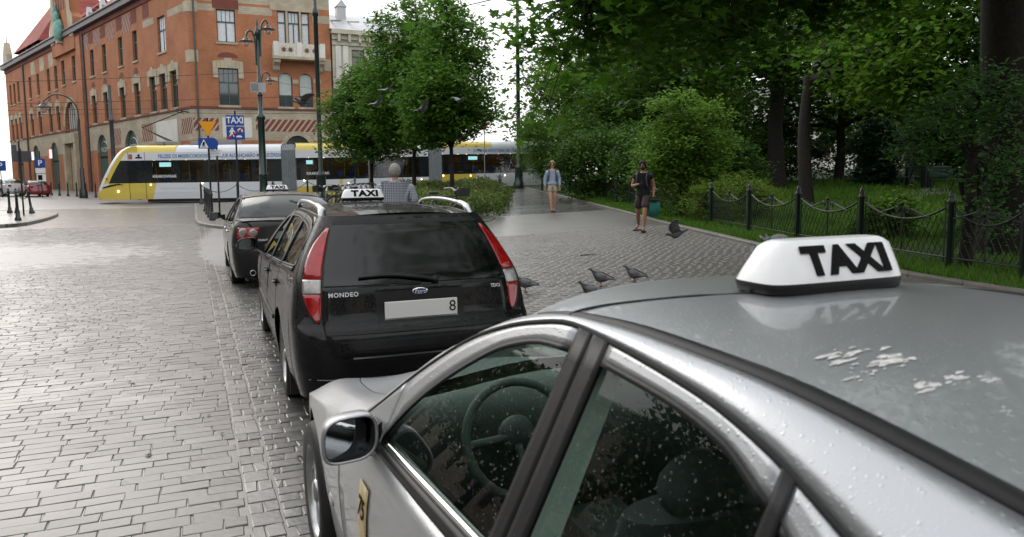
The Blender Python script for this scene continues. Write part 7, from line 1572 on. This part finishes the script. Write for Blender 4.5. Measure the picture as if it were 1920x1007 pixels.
for (x, y, z, rz, pt, rl, lb, s) in ((1.95, 14.6, 2.98, R(205), R(-8), R(10), 'pigeon in flight in front of the arched brick windows', .85), (3.72, 16.05, 3.15, R(20), R(-12), R(-15), 'pigeon in flight low against the dense street tree', .75), (4.4, 18.0, 3.66, R(30), R(-10), R(-10), 'pigeon in flight above its neighbour by the street tree', .7), (4.3, 14.7, 2.94, R(15), R(-6), R(-20), 'pigeon in flight below the flock at the street tree', .75), (5.93, 17.3, 3.38, R(10), R(0), R(5), 'pigeon gliding with level wings by the tree edge', .75), (5.25, 7.45, .92, R(150), R(20), R(25), 'dark pigeon swooping low past the park kerb', .72), (4.15, 4.72, 1.12, R(100), R(-25), R(0), 'pigeon fluttering up behind the white roof sign', .42)): pigeon((x, y, z), rz, lb, True, pt, rl, s)
m = MB(); st = catmull([(0, 0, .008), (.1, .02, .014), (.22, .0, .012), (.30, .05, .02)], 14); m.tube(st, [.008]*8+[.005]*6, 6); m.tube([(.22, 0, .012), (.27, -.03, .02)], .004, 5); tag(m.build('fallen_twig', M['bark'], None, (6.45, 12.2, gz(6.45, 12.2))), 'bent brown twig lying on the pavers', 'twig')
# ================================================================== trees, shrubs, grass
leafmat('leaf_street', (.045, .12, .018), (.15, .30, .04), .5); leafmat('leaf_maple', (.026, .085, .008), (.11, .26, .018), .55, .4); leafmat('leaf_dark', (.024, .070, .011), (.10, .21, .024), .45); leafmat('leaf_bright', (.06, .15, .018), (.21, .36, .05), .5); leafmat('leaf_mid', (.045, .12, .012), (.16, .30, .03), .5); leafmat('leaf_yew', (.07, .15, .016), (.24, .36, .045), .45); leafmat('leaf_ivy', (.010, .038, .018), (.030, .080, .036), .2, .3); leafmat('leaf_hedge', (.06, .11, .025), (.17, .22, .05), .35); leafmat('leaf_tip', (.15, .075, .05), (.25, .13, .08), .3)
leafmat('grass_blade', (.045, .12, .014), (.15, .29, .035), .4, .6); leafmat('leaf_droop', (.04, .11, .03), (.12, .25, .06), .45)
SHAPES = {
 'oval': np.array([(0, -.5), (.22, -.2), (.24, .12), (0, .5), (-.24, .12), (-.22, -.2)]),
 'rhomb': np.array([(0, -.5), (.27, -.02), (0, .5), (-.27, -.02)]),
 'slim': np.array([(0, -.5), (.10, 0), (0, .5), (-.10, 0)]),
 'maple': np.array([(0, -.42), (.10, -.12), (.42, -.26), (.32, -.02), (.50, .16), (.20, .16), (.16, .30), (0, .56), (-.16, .30), (-.20, .16), (-.50, .16), (-.32, -.02), (-.42, -.26), (-.10, -.12)])}
def leaf_cloud(name, C, size, mat, parent, shape='oval', seed=1, flat=.55, tone=None, droop=0.25, fold=.12):
    """one leaf for each centre: random heading, mostly facing up, slightly folded"""
    q = np.random.RandomState(seed); C = np.asarray(C, float); n = len(C); S = SHAPES[shape]; k = len(S)
    nz = q.normal(size=(n, 3)); nz[:, 2] = np.abs(nz[:, 2])+flat*2.2; nz /= np.linalg.norm(nz, axis=1)[:, None]
    a = q.normal(size=(n, 3)); a[:, 2] -= droop; u = a-nz*(a*nz).sum(1)[:, None]; u /= np.linalg.norm(u, axis=1)[:, None]+1e-9; v = np.cross(nz, u)
    s = size*q.uniform(.6, 1.25, n)
    V = C[:, None, :]+(v[:, None, :]*S[None, :, 0:1]+u[:, None, :]*S[None, :, 1:2])*s[:, None, None]+nz[:, None, :]*(np.abs(S[None, :, 0:1])*fold*s[:, None, None])
    F = np.arange(n*k).reshape(n, k)
    t = np.clip(q.beta(2, 2.4, n) if tone is None else tone, 0, 1)
    return mesh_np(name, V.reshape(-1, 3), F, mat, parent, t)
def clusters(lobes, ncl, per, cr, q, shell=.55, flatz=.55):
    """leaf centres: twig clusters scattered through ellipsoid lobes, thicker towards the outside"""
    vol = np.array([l[1][0]*l[1][1]*l[1][2] for l in lobes])**.75; pr_ = vol/vol.sum(); out_, ctr = [], []
    for i in q.choice(len(lobes), ncl, p=pr_):
        c, r = lobes[i]; d = q.normal(size=3); d /= np.linalg.norm(d); rad = (shell+(1-shell)*q.rand())**1.0 if q.rand() < .8 else q.rand()
        cc = np.array(c)+d*np.array(r)*rad; ctr.append(cc); m = max(3, int(per*q.uniform(.5, 1.5)))
        off = q.normal(size=(m, 3))*[cr, cr, cr*flatz]; off[:, 2] -= .35*np.hypot(off[:, 0], off[:, 1])*.5; out_.append(cc+off)
    return np.concatenate(out_), np.array(ctr)
def tree(name, base, trunk, lobes, ncl, per, cr, leaf, mat, label, group, seed, shape='oval', cat='tree', limbs=7, fork=None, twig=.35, bark='bark', part='crown', flat=.55, lean=(0, 0), fat=1.15, dens=1.5, lsc=1.25):
    """trunk = (height to the fork, radius); lobes in world offsets from the base"""
    q = np.random.RandomState(seed); t = empty(name, base, 0, label, cat, group)
    lobes = [(c, tuple(v*fat for v in r)) for c, r in lobes]; ncl = int(ncl*dens); leaf *= lsc
    P, ctr = clusters(lobes, ncl, per, cr*1.1, q)
    leaf_cloud(part, P, leaf, M[mat], t, shape, seed+1, flat)
    h, r = trunk
    if h:
        m = MB(); pts = [(0, 0, -.25), (lean[0]*.1, lean[1]*.1, h*.12), (lean[0]*.5+r*.3*q.normal(), lean[1]*.5+r*.3*q.normal(), h*.55), (lean[0], lean[1], h)]
        m.tube(catmull(pts, 16), [r*(1.45-.2*i) if i < 3 else r*(1-.35*i/15) for i in range(16)], 12); m.build('trunk', M[bark], t)
    top = Vector((lean[0], lean[1], h*.96)); order = q.permutation(len(ctr)); m = MB(); mains = []
    zs = sorted(range(len(lobes)), key=lambda i: -np.prod(lobes[i][1]))
    for i in range(limbs):
        c = Vector(ctr[order[i]]) if i >= len(lobes) else Vector(lobes[zs[i]][0])
        mid = top.lerp(c, .5)+Vector((q.normal()*.1, q.normal()*.1, -.10*(c-top).length*.5+.2)); C_ = catmull([top, top.lerp(mid, .5)+Vector((0, 0, .1)), mid, c], 12)
        r0_ = max(r*.55, .012) if h else .02; m.tube(C_, [r0_*(1-.8*j/11) for j in range(12)], 6); mains.append(C_)
    if limbs: m.build('limbs', M[bark], t)['kind'] = 'stuff'
    if twig and limbs:
        m = MB()
        for i in order[:int(len(ctr)*twig)]:
            c = Vector(ctr[i]); best = min((p for C_ in mains for p in C_[4:]), key=lambda p: (p-c).length)
            m.tube([best, best.lerp(c, .55)+Vector((0, 0, .06)), c], [.018 if r < .2 else .028, .012, .005], 4, caps=False)
        o = m.build('twigs', M[bark], t); o['kind'] = 'stuff'
    return t
# street trees in the flower bed
gb = lambda x, y, o_=.1: (x, y, g(x, y)+o_)
TS = 'street trees in the flower bed'
tree('street_tree', gb(10.0, 30.3), (2.5, .115), [((-.2, 0, 4.9), (1.75, 1.75, 1.6)), ((.3, .2, 6.6), (1.4, 1.4, 1.5)), ((-.8, 0, 4.0), (1.5, 1.5, .9)), ((.8, .2, 4.1), (1.3, 1.3, .9)), ((.2, 0, 3.5), (1.3, 1.3, .6)), ((-.7, .3, 3.1), (1.2, 1.2, .45)), ((-.1, 0, 7.8), (.8, .8, .9))], 560, 22, .24, .15, 'leaf_street', 'round-headed street tree in the flower bed, its trunk closest to the wet path', TS, 21, 'rhomb', limbs=9, fat=1.18, dens=1.7, lsc=1.45)
tree('street_tree', gb(9.55, 34.3), (2.6, .12), [((-.2, 0, 5.2), (1.9, 1.9, 1.8)), ((-.3, .2, 7.2), (1.5, 1.5, 1.6)), ((.9, 0, 4.2), (1.4, 1.4, .9)), ((-1.0, 0, 4.3), (1.4, 1.4, 1.0)), ((0, 0, 3.2), (1.7, 1.7, .6)), ((.2, 0, 8.6), (.8, .8, .9))], 560, 22, .25, .15, 'leaf_street', 'tallest street tree, standing between the other two in the flower bed', TS, 22, 'rhomb', limbs=9, fat=1.18, dens=1.7, lsc=1.45)
tree('street_tree', gb(8.3, 37.6), (2.2, .11), [((-.2, 0, 4.6), (1.7, 1.7, 1.6)), ((.2, .2, 5.8), (1.2, 1.2, 1.3)), ((-.7, 0, 3.6), (1.5, 1.5, .9)), ((.7, 0, 3.4), (1.2, 1.2, .8)), ((-.3, 0, 2.8), (1.7, 1.7, .55))], 480, 22, .25, .15, 'leaf_street', 'lower street tree touching the cream townhouse in view, nearest the tall mast', TS, 23, 'rhomb', limbs=9, fat=1.2, dens=1.8, lsc=1.45)
# flower bed: soil, then shrubs
bed = MB(); BP = [(8.3, 21.6), (8.75, 22.4), (11.5, 28.5), (14.5, 36), (16.8, 44), (11.5, 43.8), (8.8, 39), (7.6, 31), (7.0, 26), (7.3, 22.2)]
bed.prism(BP, lambda x, y: (x, y, g(x, y)+.05), lambda x, y: (x, y, g(x, y)+.13)); tag(bed.build('flower_bed', M['joint']), 'planted bed of low shrubs in the paved square', kind='structure')
def inpoly(x, y, P):
    c = False; j = len(P)-1
    for i in range(len(P)):
        if (P[i][1] > y) != (P[j][1] > y) and x < (P[j][0]-P[i][0])*(y-P[i][1])/(P[j][1]-P[i][1])+P[i][0]: c = not c
        j = i
    return c
q = np.random.RandomState(5); k = 0
spots = []
for yy in np.arange(22.2, 43.5, 1.5):
    for xx in np.arange(6, 17, 1.35):
        x, y = xx+q.uniform(-.3, .3), yy+q.uniform(-.3, .3)
        if inpoly(x, y, BP): spots.append((x, y))
for i, (x, y) in enumerate(spots):
    t = empty('low_shrub', gb(x, y, .14), 0, ('bushy low shrub with pinkish tips at the pavement end of the bed' if y < 24.5 else 'bushy low shrub with pinkish tips among the street trees') , 'shrub', 'low shrubs in the flower bed'); hh = q.uniform(.72, 1.0)
    n = int(1900*(1 if y < 32 else .55)); a = q.rand(n)*2*np.pi; rr = np.sqrt(q.rand(n))*.95; z = hh*(1-.45*(rr/.95)**2.2)*q.rand(n)**.55; C = np.stack([rr*np.cos(a), rr*np.sin(a), z], 1)
    C[:, 2] += .05*np.sin(C[:, 0]*9+i)*np.cos(C[:, 1]*8)
    leaf_cloud('foliage', C, .12 if y < 32 else .16, M['leaf_hedge'], t, 'rhomb', 100+i, .1, droop=-1.2)
    n = 70; a = q.rand(n)*2*np.pi; rr = np.sqrt(q.rand(n))*.9; C = np.stack([rr*np.cos(a), rr*np.sin(a), hh*(1-.45*(rr/.95)**2.2)+q.rand(n)*.12], 1); leaf_cloud('flower_tips', C, .07, M['leaf_tip'], t, 'slim', 300+i, .1, droop=-1.5)
# ---- big maple at the right with boughs over the square
mb = gb(11.75, 8.0, .12)
def rel(x, y, z): return (x-mb[0], y-mb[1], z-mb[2])
mt = empty('maple_tree', mb, 0, 'huge dark-trunked maple whose leafy boughs hang over the square', 'tree')
m = MB(); m.tube(catmull([(.1, 0, -.3), (.05, 0, .3), (0, 0, 2), (-.05, .1, 4.5), (-.1, .1, 8)], 24), [.62, .56]+[.47-.006*i for i in range(22)], 18); m.build('trunk', M['bark'], mt)
q = np.random.RandomState(9); B_ = MB()
bough_pts = []
def bough(pts, r0_):
    C_ = catmull([Vector(rel(*p)) for p in pts], 20); B_.tube(C_, [r0_*(1-.85*i/19) for i in range(20)], 7); return C_
boughs = [bough([(11.7, 8.0, 5.2), (9.4, 8.2, 5.6), (7.2, 9.3, 5.2), (5.8, 9.5, 4.6), (5.0, 9.3, 4.1)], .16), bough([(11.7, 8.0, 6.2), (9.6, 9.0, 6.6), (8.0, 10.6, 5.8), (6.6, 11.2, 4.7)], .14), bough([(11.7, 8.0, 5.8), (8.6, 6.6, 6.4), (6.2, 7.2, 6.2), (4.8, 7.5, 5.4)], .15), bough([(11.7, 8.1, 4.9), (9.8, 9.8, 5.0), (9.0, 12.0, 4.8), (7.9, 12.6, 4.2)], .12), bough([(11.7, 8.0, 6.8), (8, 4, 7.6), (5, 2, 7.2), (3, 1, 6.8)], .16), bough([(11.7, 8.0, 7.2), (12.5, 9, 7.5), (13.5, 11.5, 6.8)], .14), bough([(11.7, 8.0, 7.4), (9, 2, 8), (8, -2, 7.6)], .15)]
B_.build('boughs', M['bark'], mt)['kind'] = 'stuff'
CL = []; TW = MB()
for bi, C_ in enumerate(boughs):
    n = {0: 380, 1: 300, 2: 260, 3: 240, 4: 120, 5: 90, 6: 110}[bi]
    for i in range(n):
        p = C_[q.randint(6, 20)]; c = np.array(p)+q.normal(size=3)*[.54, .54, .42]-[0, 0, .2]; m_ = q.randint(12, 26)
        off = q.normal(size=(m_, 3))*[.26, .26, .12]; off[:, 2] -= .3*np.hypot(off[:, 0], off[:, 1]); CL.append(c+off); TW.tube([p, Vector(p).lerp(Vector(c), .6)+Vector((0, 0, .05)), Vector(c)], [.014, .009, .004], 4, caps=False)
TW.build('twigs', M['bark'], mt)['kind'] = 'stuff'
leaf_cloud('crown', np.concatenate(CL), .19, M['leaf_maple'], mt, 'maple', 77, .7, droop=.6)
# extra crown above and behind the frame so the roof reflects it
Pc, _ = clusters([(rel(8.5, 5.5, 9.5), (5.5, 6.5, 2.4)), (rel(5.5, 3, 8.6), (3.5, 4, 1.4))], 520, 16, .5, q); leaf_cloud('upper_crown', Pc, .24, M['leaf_maple'], mt, 'rhomb', 78, .6)
# ---- park trees and shrubs
PKT = 'park trees'
tree('park_tree', gb(25.6, 28.6, .12), (5.5, .42), [((0, 0, 8.5), (4.5, 4.5, 3.2)), ((-2.5, -2, 7), (3, 3, 2.2)), ((2.5, 1, 7.5), (3.2, 3, 2.4)), ((0, 0, 11.5), (3.5, 3.5, 2.5)), ((-3.5, 1.5, 6.2), (2.4, 2.4, 1.6))], 560, 22, .45, .26, 'leaf_dark', 'dark park tree with a slanting bough behind the light green shrub', PKT, 31, 'rhomb', limbs=10)
tree('light_shrub', gb(13.25, 18.55, .12), (1.0, .07), [((0, 0, 2.0), (1.25, 1.1, 1.0)), ((-.2, 0, 2.9), (.95, .9, .75)), ((.5, 0, 2.6), (.9, .8, .8)), ((-.8, 0, 1.6), (.9, .8, .8)), ((.6, .1, 1.5), (.9, .8, .8)), ((0, 0, 1.0), (1.3, 1, .7))], 560, 20, .15, .10, 'leaf_bright', 'tall light green shrub with layered leaves behind the walking man', None, 32, 'oval', 'shrub', 8, flat=.8)
tree('yew_bush', gb(12.75, 16.7, .12), (0, .03), [((0, 0, .55), (.75, .7, .5)), ((.3, 0, .8), (.5, .5, .4))], 150, 34, .10, .075, 'leaf_yew', 'rounded yellow-green bush over the fence beside the walking man', None, 33, 'slim', 'bush', 4)
tree('yew_bush', gb(13.3, 15.6, .12), (0, .03), [((0, 0, .5), (.8, .7, .5)), ((-.4, 0, .85), (.4, .4, .4))], 150, 34, .10, .075, 'leaf_yew', 'yellow-green bush to the lamp side of its rounder twin', None, 34, 'slim', 'bush', 4)
tree('willow_shrub', gb(19.3, 41.4, .12), (.8, .06), [((0, 0, 2.6), (1.5, 1.5, 1.7)), ((-.3, 0, 3.9), (1.0, 1.0, 1.1)), ((.6, .3, 2.0), (1.3, 1.3, 1.2))], 460, 26, .2, .15, 'leaf_mid', 'feathery light shrub half hiding the mast at the path end', None, 35, 'slim', 'shrub', 8)
tree('dense_bush', gb(16.6, 29.3, .12), (.6, .08), [((0, 0, 1.7), (1.7, 1.6, 1.5)), ((1.4, -.6, 1.9), (1.4, 1.4, 1.5)), ((-.9, .8, 1.4), (1.1, 1.1, 1.2))], 560, 22, .22, .13, 'leaf_dark', 'dense dark green bush behind the woman and the fence', None, 36, 'oval', 'bush', 8)
tree('dense_bush', gb(17.2, 23.6, .12), (.6, .08), [((0, 0, 1.5), (1.7, 1.5, 1.4)), ((-1.2, 1.4, 1.5), (1.2, 1.2, 1.3)), ((.8, -1, 1.2), (1.2, 1.2, 1.1))], 520, 22, .22, .13, 'leaf_dark', 'dark spreading bush between the woman and the light shrub', None, 37, 'oval', 'bush', 8)
tree('park_tree', gb(21.5, 34.5, .12), (3.0, .2), [((0, 0, 5), (3, 3, 2.4)), ((1.2, -1, 7.2), (2.6, 2.6, 2)), ((-1.6, .6, 3.8), (2, 2, 1.3)), ((2, 0, 3.2), (2, 2, 1.5))], 560, 22, .34, .2, 'leaf_dark', 'round dark park tree rising behind the dense bushes', PKT, 38, 'rhomb')
tree('park_tree', gb(26.5, 47, .12), (4.0, .25), [((0, 0, 6), (3.2, 3.2, 2)), ((-2.6, 0, 7.2), (2.2, 2.2, 1.2)), ((1.6, .5, 8.6), (3, 3, 2)), ((-1.0, 0, 4.2), (2.4, 2.4, 1.4))], 420, 20, .4, .26, 'leaf_mid', 'loose airy park tree with sky between its branches near the tram', PKT, 39, 'rhomb')
tree('park_tree', gb(18.3, 19.1, .12), (4.2, .24), [((x+2.7, y-1.5, z), r_) for (x, y, z), r_ in (((0, 0, 5.2), (3, 3, 1.8)), ((-2.0, -1.2, 4.4), (2, 2, 1.3)), ((1.8, -2.2, 5.6), (2.6, 2.6, 1.8)), ((-1.0, .8, 7.0), (2.6, 2.6, 1.7)), ((1, .5, 8.6), (3, 3, 2)), ((-2.4, -2.0, 3.5), (1.3, 1.3, .9)), ((0, -1.4, 3.6), (1.7, 1.7, .8)))], 700, 22, .33, .19, 'leaf_mid', 'broad green park tree with low hanging branches over the lawn', PKT, 40, 'oval')
tree('park_tree', gb(23.0, 12.6, .12), (4.4, .3), [((0, 0, 6.2), (3.0, 3, 1.9)), ((-1.8, 1.2, 5.0), (2, 2, 1.2)), ((1.6, -1.2, 5.0), (2.2, 2.2, 1.4)), ((0, 0, 8.4), (3.2, 3.2, 2))], 560, 22, .33, .19, 'leaf_dark', 'shady park tree between the lamp and the great maple', PKT, 41, 'oval')
tree('drooping_shrub', gb(10.25, 7.55, .12), (1.5, .10), [((-.1, .1, 2.1), (.75, .6, .45)), ((.25, -.1, 2.5), (.7, .6, .4)), ((-.55, .35, 1.75), (.55, .5, .3)), ((.3, -.2, 1.5), (.6, .5, .4)), ((.15, -.1, .7), (.5, .4, .4))], 300, 18, .15, .085, 'leaf_droop', 'bluish small tree with drooping leaf sprays just inside the fence', None, 42, 'oval', limbs=8, fat=1.0, dens=.85, lsc=1.0)
tree('park_tree', gb(31, 18.5, .12), (3.4, .3), [((0, 0, 6), (3.6, 3.6, 2.2)), ((-1.5, 1.5, 4.6), (2.2, 2.2, 1.2)), ((2, -2, 5.2), (3, 3, 1.6)), ((0, 0, 9), (4, 4, 2.5))], 480, 20, .45, .27, 'leaf_dark', 'dark park tree shading the bench and path', PKT, 43, 'rhomb')
tree('park_tree', gb(34, 33, .12), (3.2, .3), [((0, 0, 6), (4, 4, 2.6)), ((0, 0, 9.5), (4, 4, 2.6)), ((-3, 2, 4.8), (2.6, 2.6, 1.6)), ((3, -2, 4.6), (2.6, 2.6, 1.6))], 480, 20, .5, .3, 'leaf_dark', 'deep green park tree behind the park lamp', PKT, 44, 'rhomb')
tree('park_tree', gb(40, 22, .12), (3.0, .3), [((0, 0, 6), (4, 4, 2.8)), ((0, 0, 9.5), (4, 4, 2.6)), ((-2, -3, 4.8), (3, 3, 1.8))], 420, 20, .55, .32, 'leaf_mid', 'park tree standing beyond the bench at the far edge', PKT, 45, 'rhomb')
tree('park_tree', gb(33, 46, .12), (3.0, .3), [((0, 0, 6), (4.2, 4.2, 3)), ((0, 0, 10), (4, 4, 3)), ((-3.4, 0, 5), (2.6, 2.6, 1.8))], 420, 20, .55, .34, 'leaf_dark', 'tall dark tree in front of the white park house', PKT, 46, 'rhomb')
tree('park_tree', gb(22, 5.0, .12), (3.6, .3), [((0, 0, 6), (3.6, 3.6, 2.6)), ((0, 0, 9), (3.6, 3.6, 2.4)), ((-1, 2, 4.2), (2.4, 2.4, 1.3))], 420, 20, .45, .26, 'leaf_dark', 'park tree behind the great maple trunk', PKT, 47, 'rhomb')
tree('ivy_stump', gb(29.6, 26.6, .12), (2.6, .38), [((0, 0, .8), (.95, .95, .9)), ((0, 0, 1.9), (.95, .95, .9)), ((.1, 0, 2.7), (.7, .7, .6))], 300, 26, .17, .14, 'leaf_ivy', 'tree stump smothered in dark ivy on the lawn', None, 48, 'oval', 'stump', 4)
q2 = random.Random(3)
for i, (x, y, mt_, lb) in enumerate(((46, 40, 'leaf_dark', 'far park tree in front of the beige house'), (50, 27, 'leaf_mid', 'bright far park tree past the end of the path'), (29, 57, 'leaf_dark', 'far park tree close behind the tram rear'), (41, 56, 'leaf_mid', 'far park tree before the white house'), (55, 14, 'leaf_dark', 'far park tree at the distant lawn corner'), (37, 12, 'leaf_dark', 'dark park tree past the drooping shrub'), (28, 40, 'leaf_mid', 'leafy park tree filling the gap beyond the dense bushes'))):
    tree('park_tree', gb(x, y, .12), (2.6, .3), [((0, 0, 5), (4.2, 4.2, 3.4)), ((0, 0, 9), (4.2, 4.2, 3)), ((-3, -1.5, 3.4), (2.8, 2.8, 2.2)), ((3, 1, 3.4), (2.8, 2.8, 2.2))], 420, 22, .55, .34, mt_, lb, PKT, 80+i, 'rhomb', twig=.15)
for i, (x, y, r_, mt_, lb) in enumerate(((22.5, 30.5, 1.5, 'leaf_dark', 'dark undergrowth bush in front of the far park trees'), (27, 33, 1.8, 'leaf_dark', 'broad bush below the slanting bough tree'), (36, 28, 1.8, 'leaf_dark', 'dark bush behind the park lamp'), (34, 20.5, 1.5, 'leaf_mid', 'bush behind the park bench'), (12.2, 10.8, .5, 'leaf_mid', 'small sprig bush growing through the fence'), (31.5, 36.5, 2.6, 'leaf_dark', 'tall dark bush screening the white park house'), (36.5, 37.5, 2.6, 'leaf_dark', 'wide dark bush screening the house beside the deep green tree'), (40, 31, 2.4, 'leaf_mid', 'green bush at the far end of the lawn'))):
    tree('lawn_bush', gb(x, y, .12), (0, .03), [((0, 0, r_*.7), (r_, r_, r_*.8)), ((r_*.5, -.2, r_*1.1), (r_*.7, r_*.7, r_*.6))], int(200*min(1, r_)), 24, .2*min(1, r_), .17*min(1.1, r_), mt_, lb, None, 120+i, 'oval', 'bush', 4)
# unseen trees added so the car roofs and windows have something to mirror
AR = 'unseen trees around the rank'
for i, (x, y, s_, lb) in enumerate(((12.0, -6.5, 1.0, 'unseen park tree added for reflections, leaning towards the rank behind the silver taxi'), (5.5, -14, 1.0, 'unseen street tree added for reflections at the rear end of the taxi rank'), (-15.5, 12, .9, 'unseen street tree for reflections across the road opposite the silver taxi'), (-17.5, 21, .9, 'unseen street tree for reflections across the road opposite the black estate'), (-13, -3, .95, 'unseen street tree for reflections across the road behind the rank'), (-4, -17, 1.0, 'unseen street tree added for reflections in the verge far behind the rank'), (-17.5, 33, .75, 'unseen street tree added for reflections across the road opposite the dark saloon'), (-20, 44, .75, 'unseen street tree added for reflections across the road past the left island'))):
    tree('street_tree', (x, y, g(x, y)), (3.2, .26), [((0, 0, 5.8*s_), (3.2, 3.2, 2.4)), ((.5, .5, 8.2*s_), (2.8, 2.8, 2.2)), ((-1.2, 0, 4.6), (2.2, 2.2, 1.3))], 330, 18, .48, .3, 'leaf_dark', lb, AR, 60+i, 'rhomb', twig=.2, dens=1.0, lsc=1.5)
# ---- grass
def grass(parent, n, ylim, olim, size, seed, name='grass'):
    q = np.random.RandomState(seed); y = q.uniform(*ylim, n); o_ = olim[0]+(olim[1]-olim[0])*q.rand(n)**1.4; x = np.array([park_x(v) for v in y])+o_
    z = np.array([g(a, b) for a, b in zip(x, y)])+.12+np.where(o_ > .4, .05*np.sin(o_*1.7+y*.9)*np.sin(y*.7), 0)-.01
    keep = np.ones(n, bool); a = q.rand(n)*2*np.pi; s = size*q.uniform(.5, 1.3, n)*(1+.5*np.sin(x*1.3)*np.cos(y*1.1)); w_ = s*.12; ln = q.normal(size=(n, 2))*.35
    B = np.stack([x, y, z], 1); D = np.stack([np.cos(a), np.sin(a), 0*a], 1); T = B+np.stack([ln[:, 0]*s, ln[:, 1]*s, s], 1)
    V = np.stack([B-D*w_[:, None], B+D*w_[:, None], T], 1).reshape(-1, 3); o = mesh_np(name, V, np.arange(3*n).reshape(n, 3), M['grass_blade'], parent, q.beta(2, 2, n)); o['kind'] = 'stuff'; return o
gg = grass(None, 60000, (4, 34), (.1, 4), .11, 1); tag(gg, 'short lawn grass along the fence and park kerb', 'grass', kind='stuff')
gg = grass(None, 60000, (-2, 34), (3, 22), .22, 2); tag(gg, 'longer meadow grass across the park lawn', 'grass', kind='stuff')
# dead leaves and dirt lying on the setts
q = np.random.RandomState(17); n = 90; x = q.uniform(-6, 2.4, n); y = 3+18*q.rand(n)**1.3; C = np.stack([x, y, np.array([g(a, b) for a, b in zip(x, y)])+.009], 1)
leafmat('dead_leaf', (.03, .02, .012), (.10, .055, .025), .1, .5); o = leaf_cloud('fallen_leaves', C, .05, M['dead_leaf'], None, 'maple', 18, 6.0); tag(o, 'dark dead leaves scattered over the wet setts', 'leaves', kind='stuff')
# far parked cars
def far_car(loc, rz, paint, label, s=1.0, hz=1.0):
    c = Car('parked_car', loc, rz, label, 'car', M[paint], 'parked cars far down the street'); c.W, c.zb, c.tumble, c.tcurve, c.tp = ps.W, ps.zb, ps.tumble, ps.tcurve, ps.tp; c.tail = ps.tail
    P = dict(PP); car_core(c, P); c.tail_surf('rear_bumper', [.2, .32, .5, .72], M[paint], n=16); c.tail_surf('rear_panel', [.72, .9, 1.06], M[paint], n=16); b = MB(); b.loft(rw, n=N_, m=2, flip=True); b.build('rear_window', M['dark_glass'], c.root); b = MB(); b.loft(rw2, n=N_, m=2, flip=True); b.build('boot_deck', M[paint], c.root)
    for sd_ in (-1, 1): b = MB(); b.box(sd_*.66-.12, sd_*.66+.12, -2.43, -2.36, .82, .95); b.build('rear_lamp', M['lens_red'], c.root)
    c.root.scale = (s, s, s*hz); return c
far_car((-12.0, 73.5, g(-12, 73)), R(22), 'red_paint', 'red car parked by the brick building arches', .9)
far_car((-14.6, 76.5, g(-14, 76)), R(35), 'white_car_paint', 'pale car parked beyond the red car')
vn = far_car((-15.3, 70.0, g(-15, 70)), R(30), 'navy_paint', 'dark car with a roof box at the street edge', 1.05, 1.25)
m = MB(); m.smooth = True; m.box(-.45, .45, -1.1, .9, 1.50, 1.82, .12); m.build('roof_box', M['galv'], vn.root)
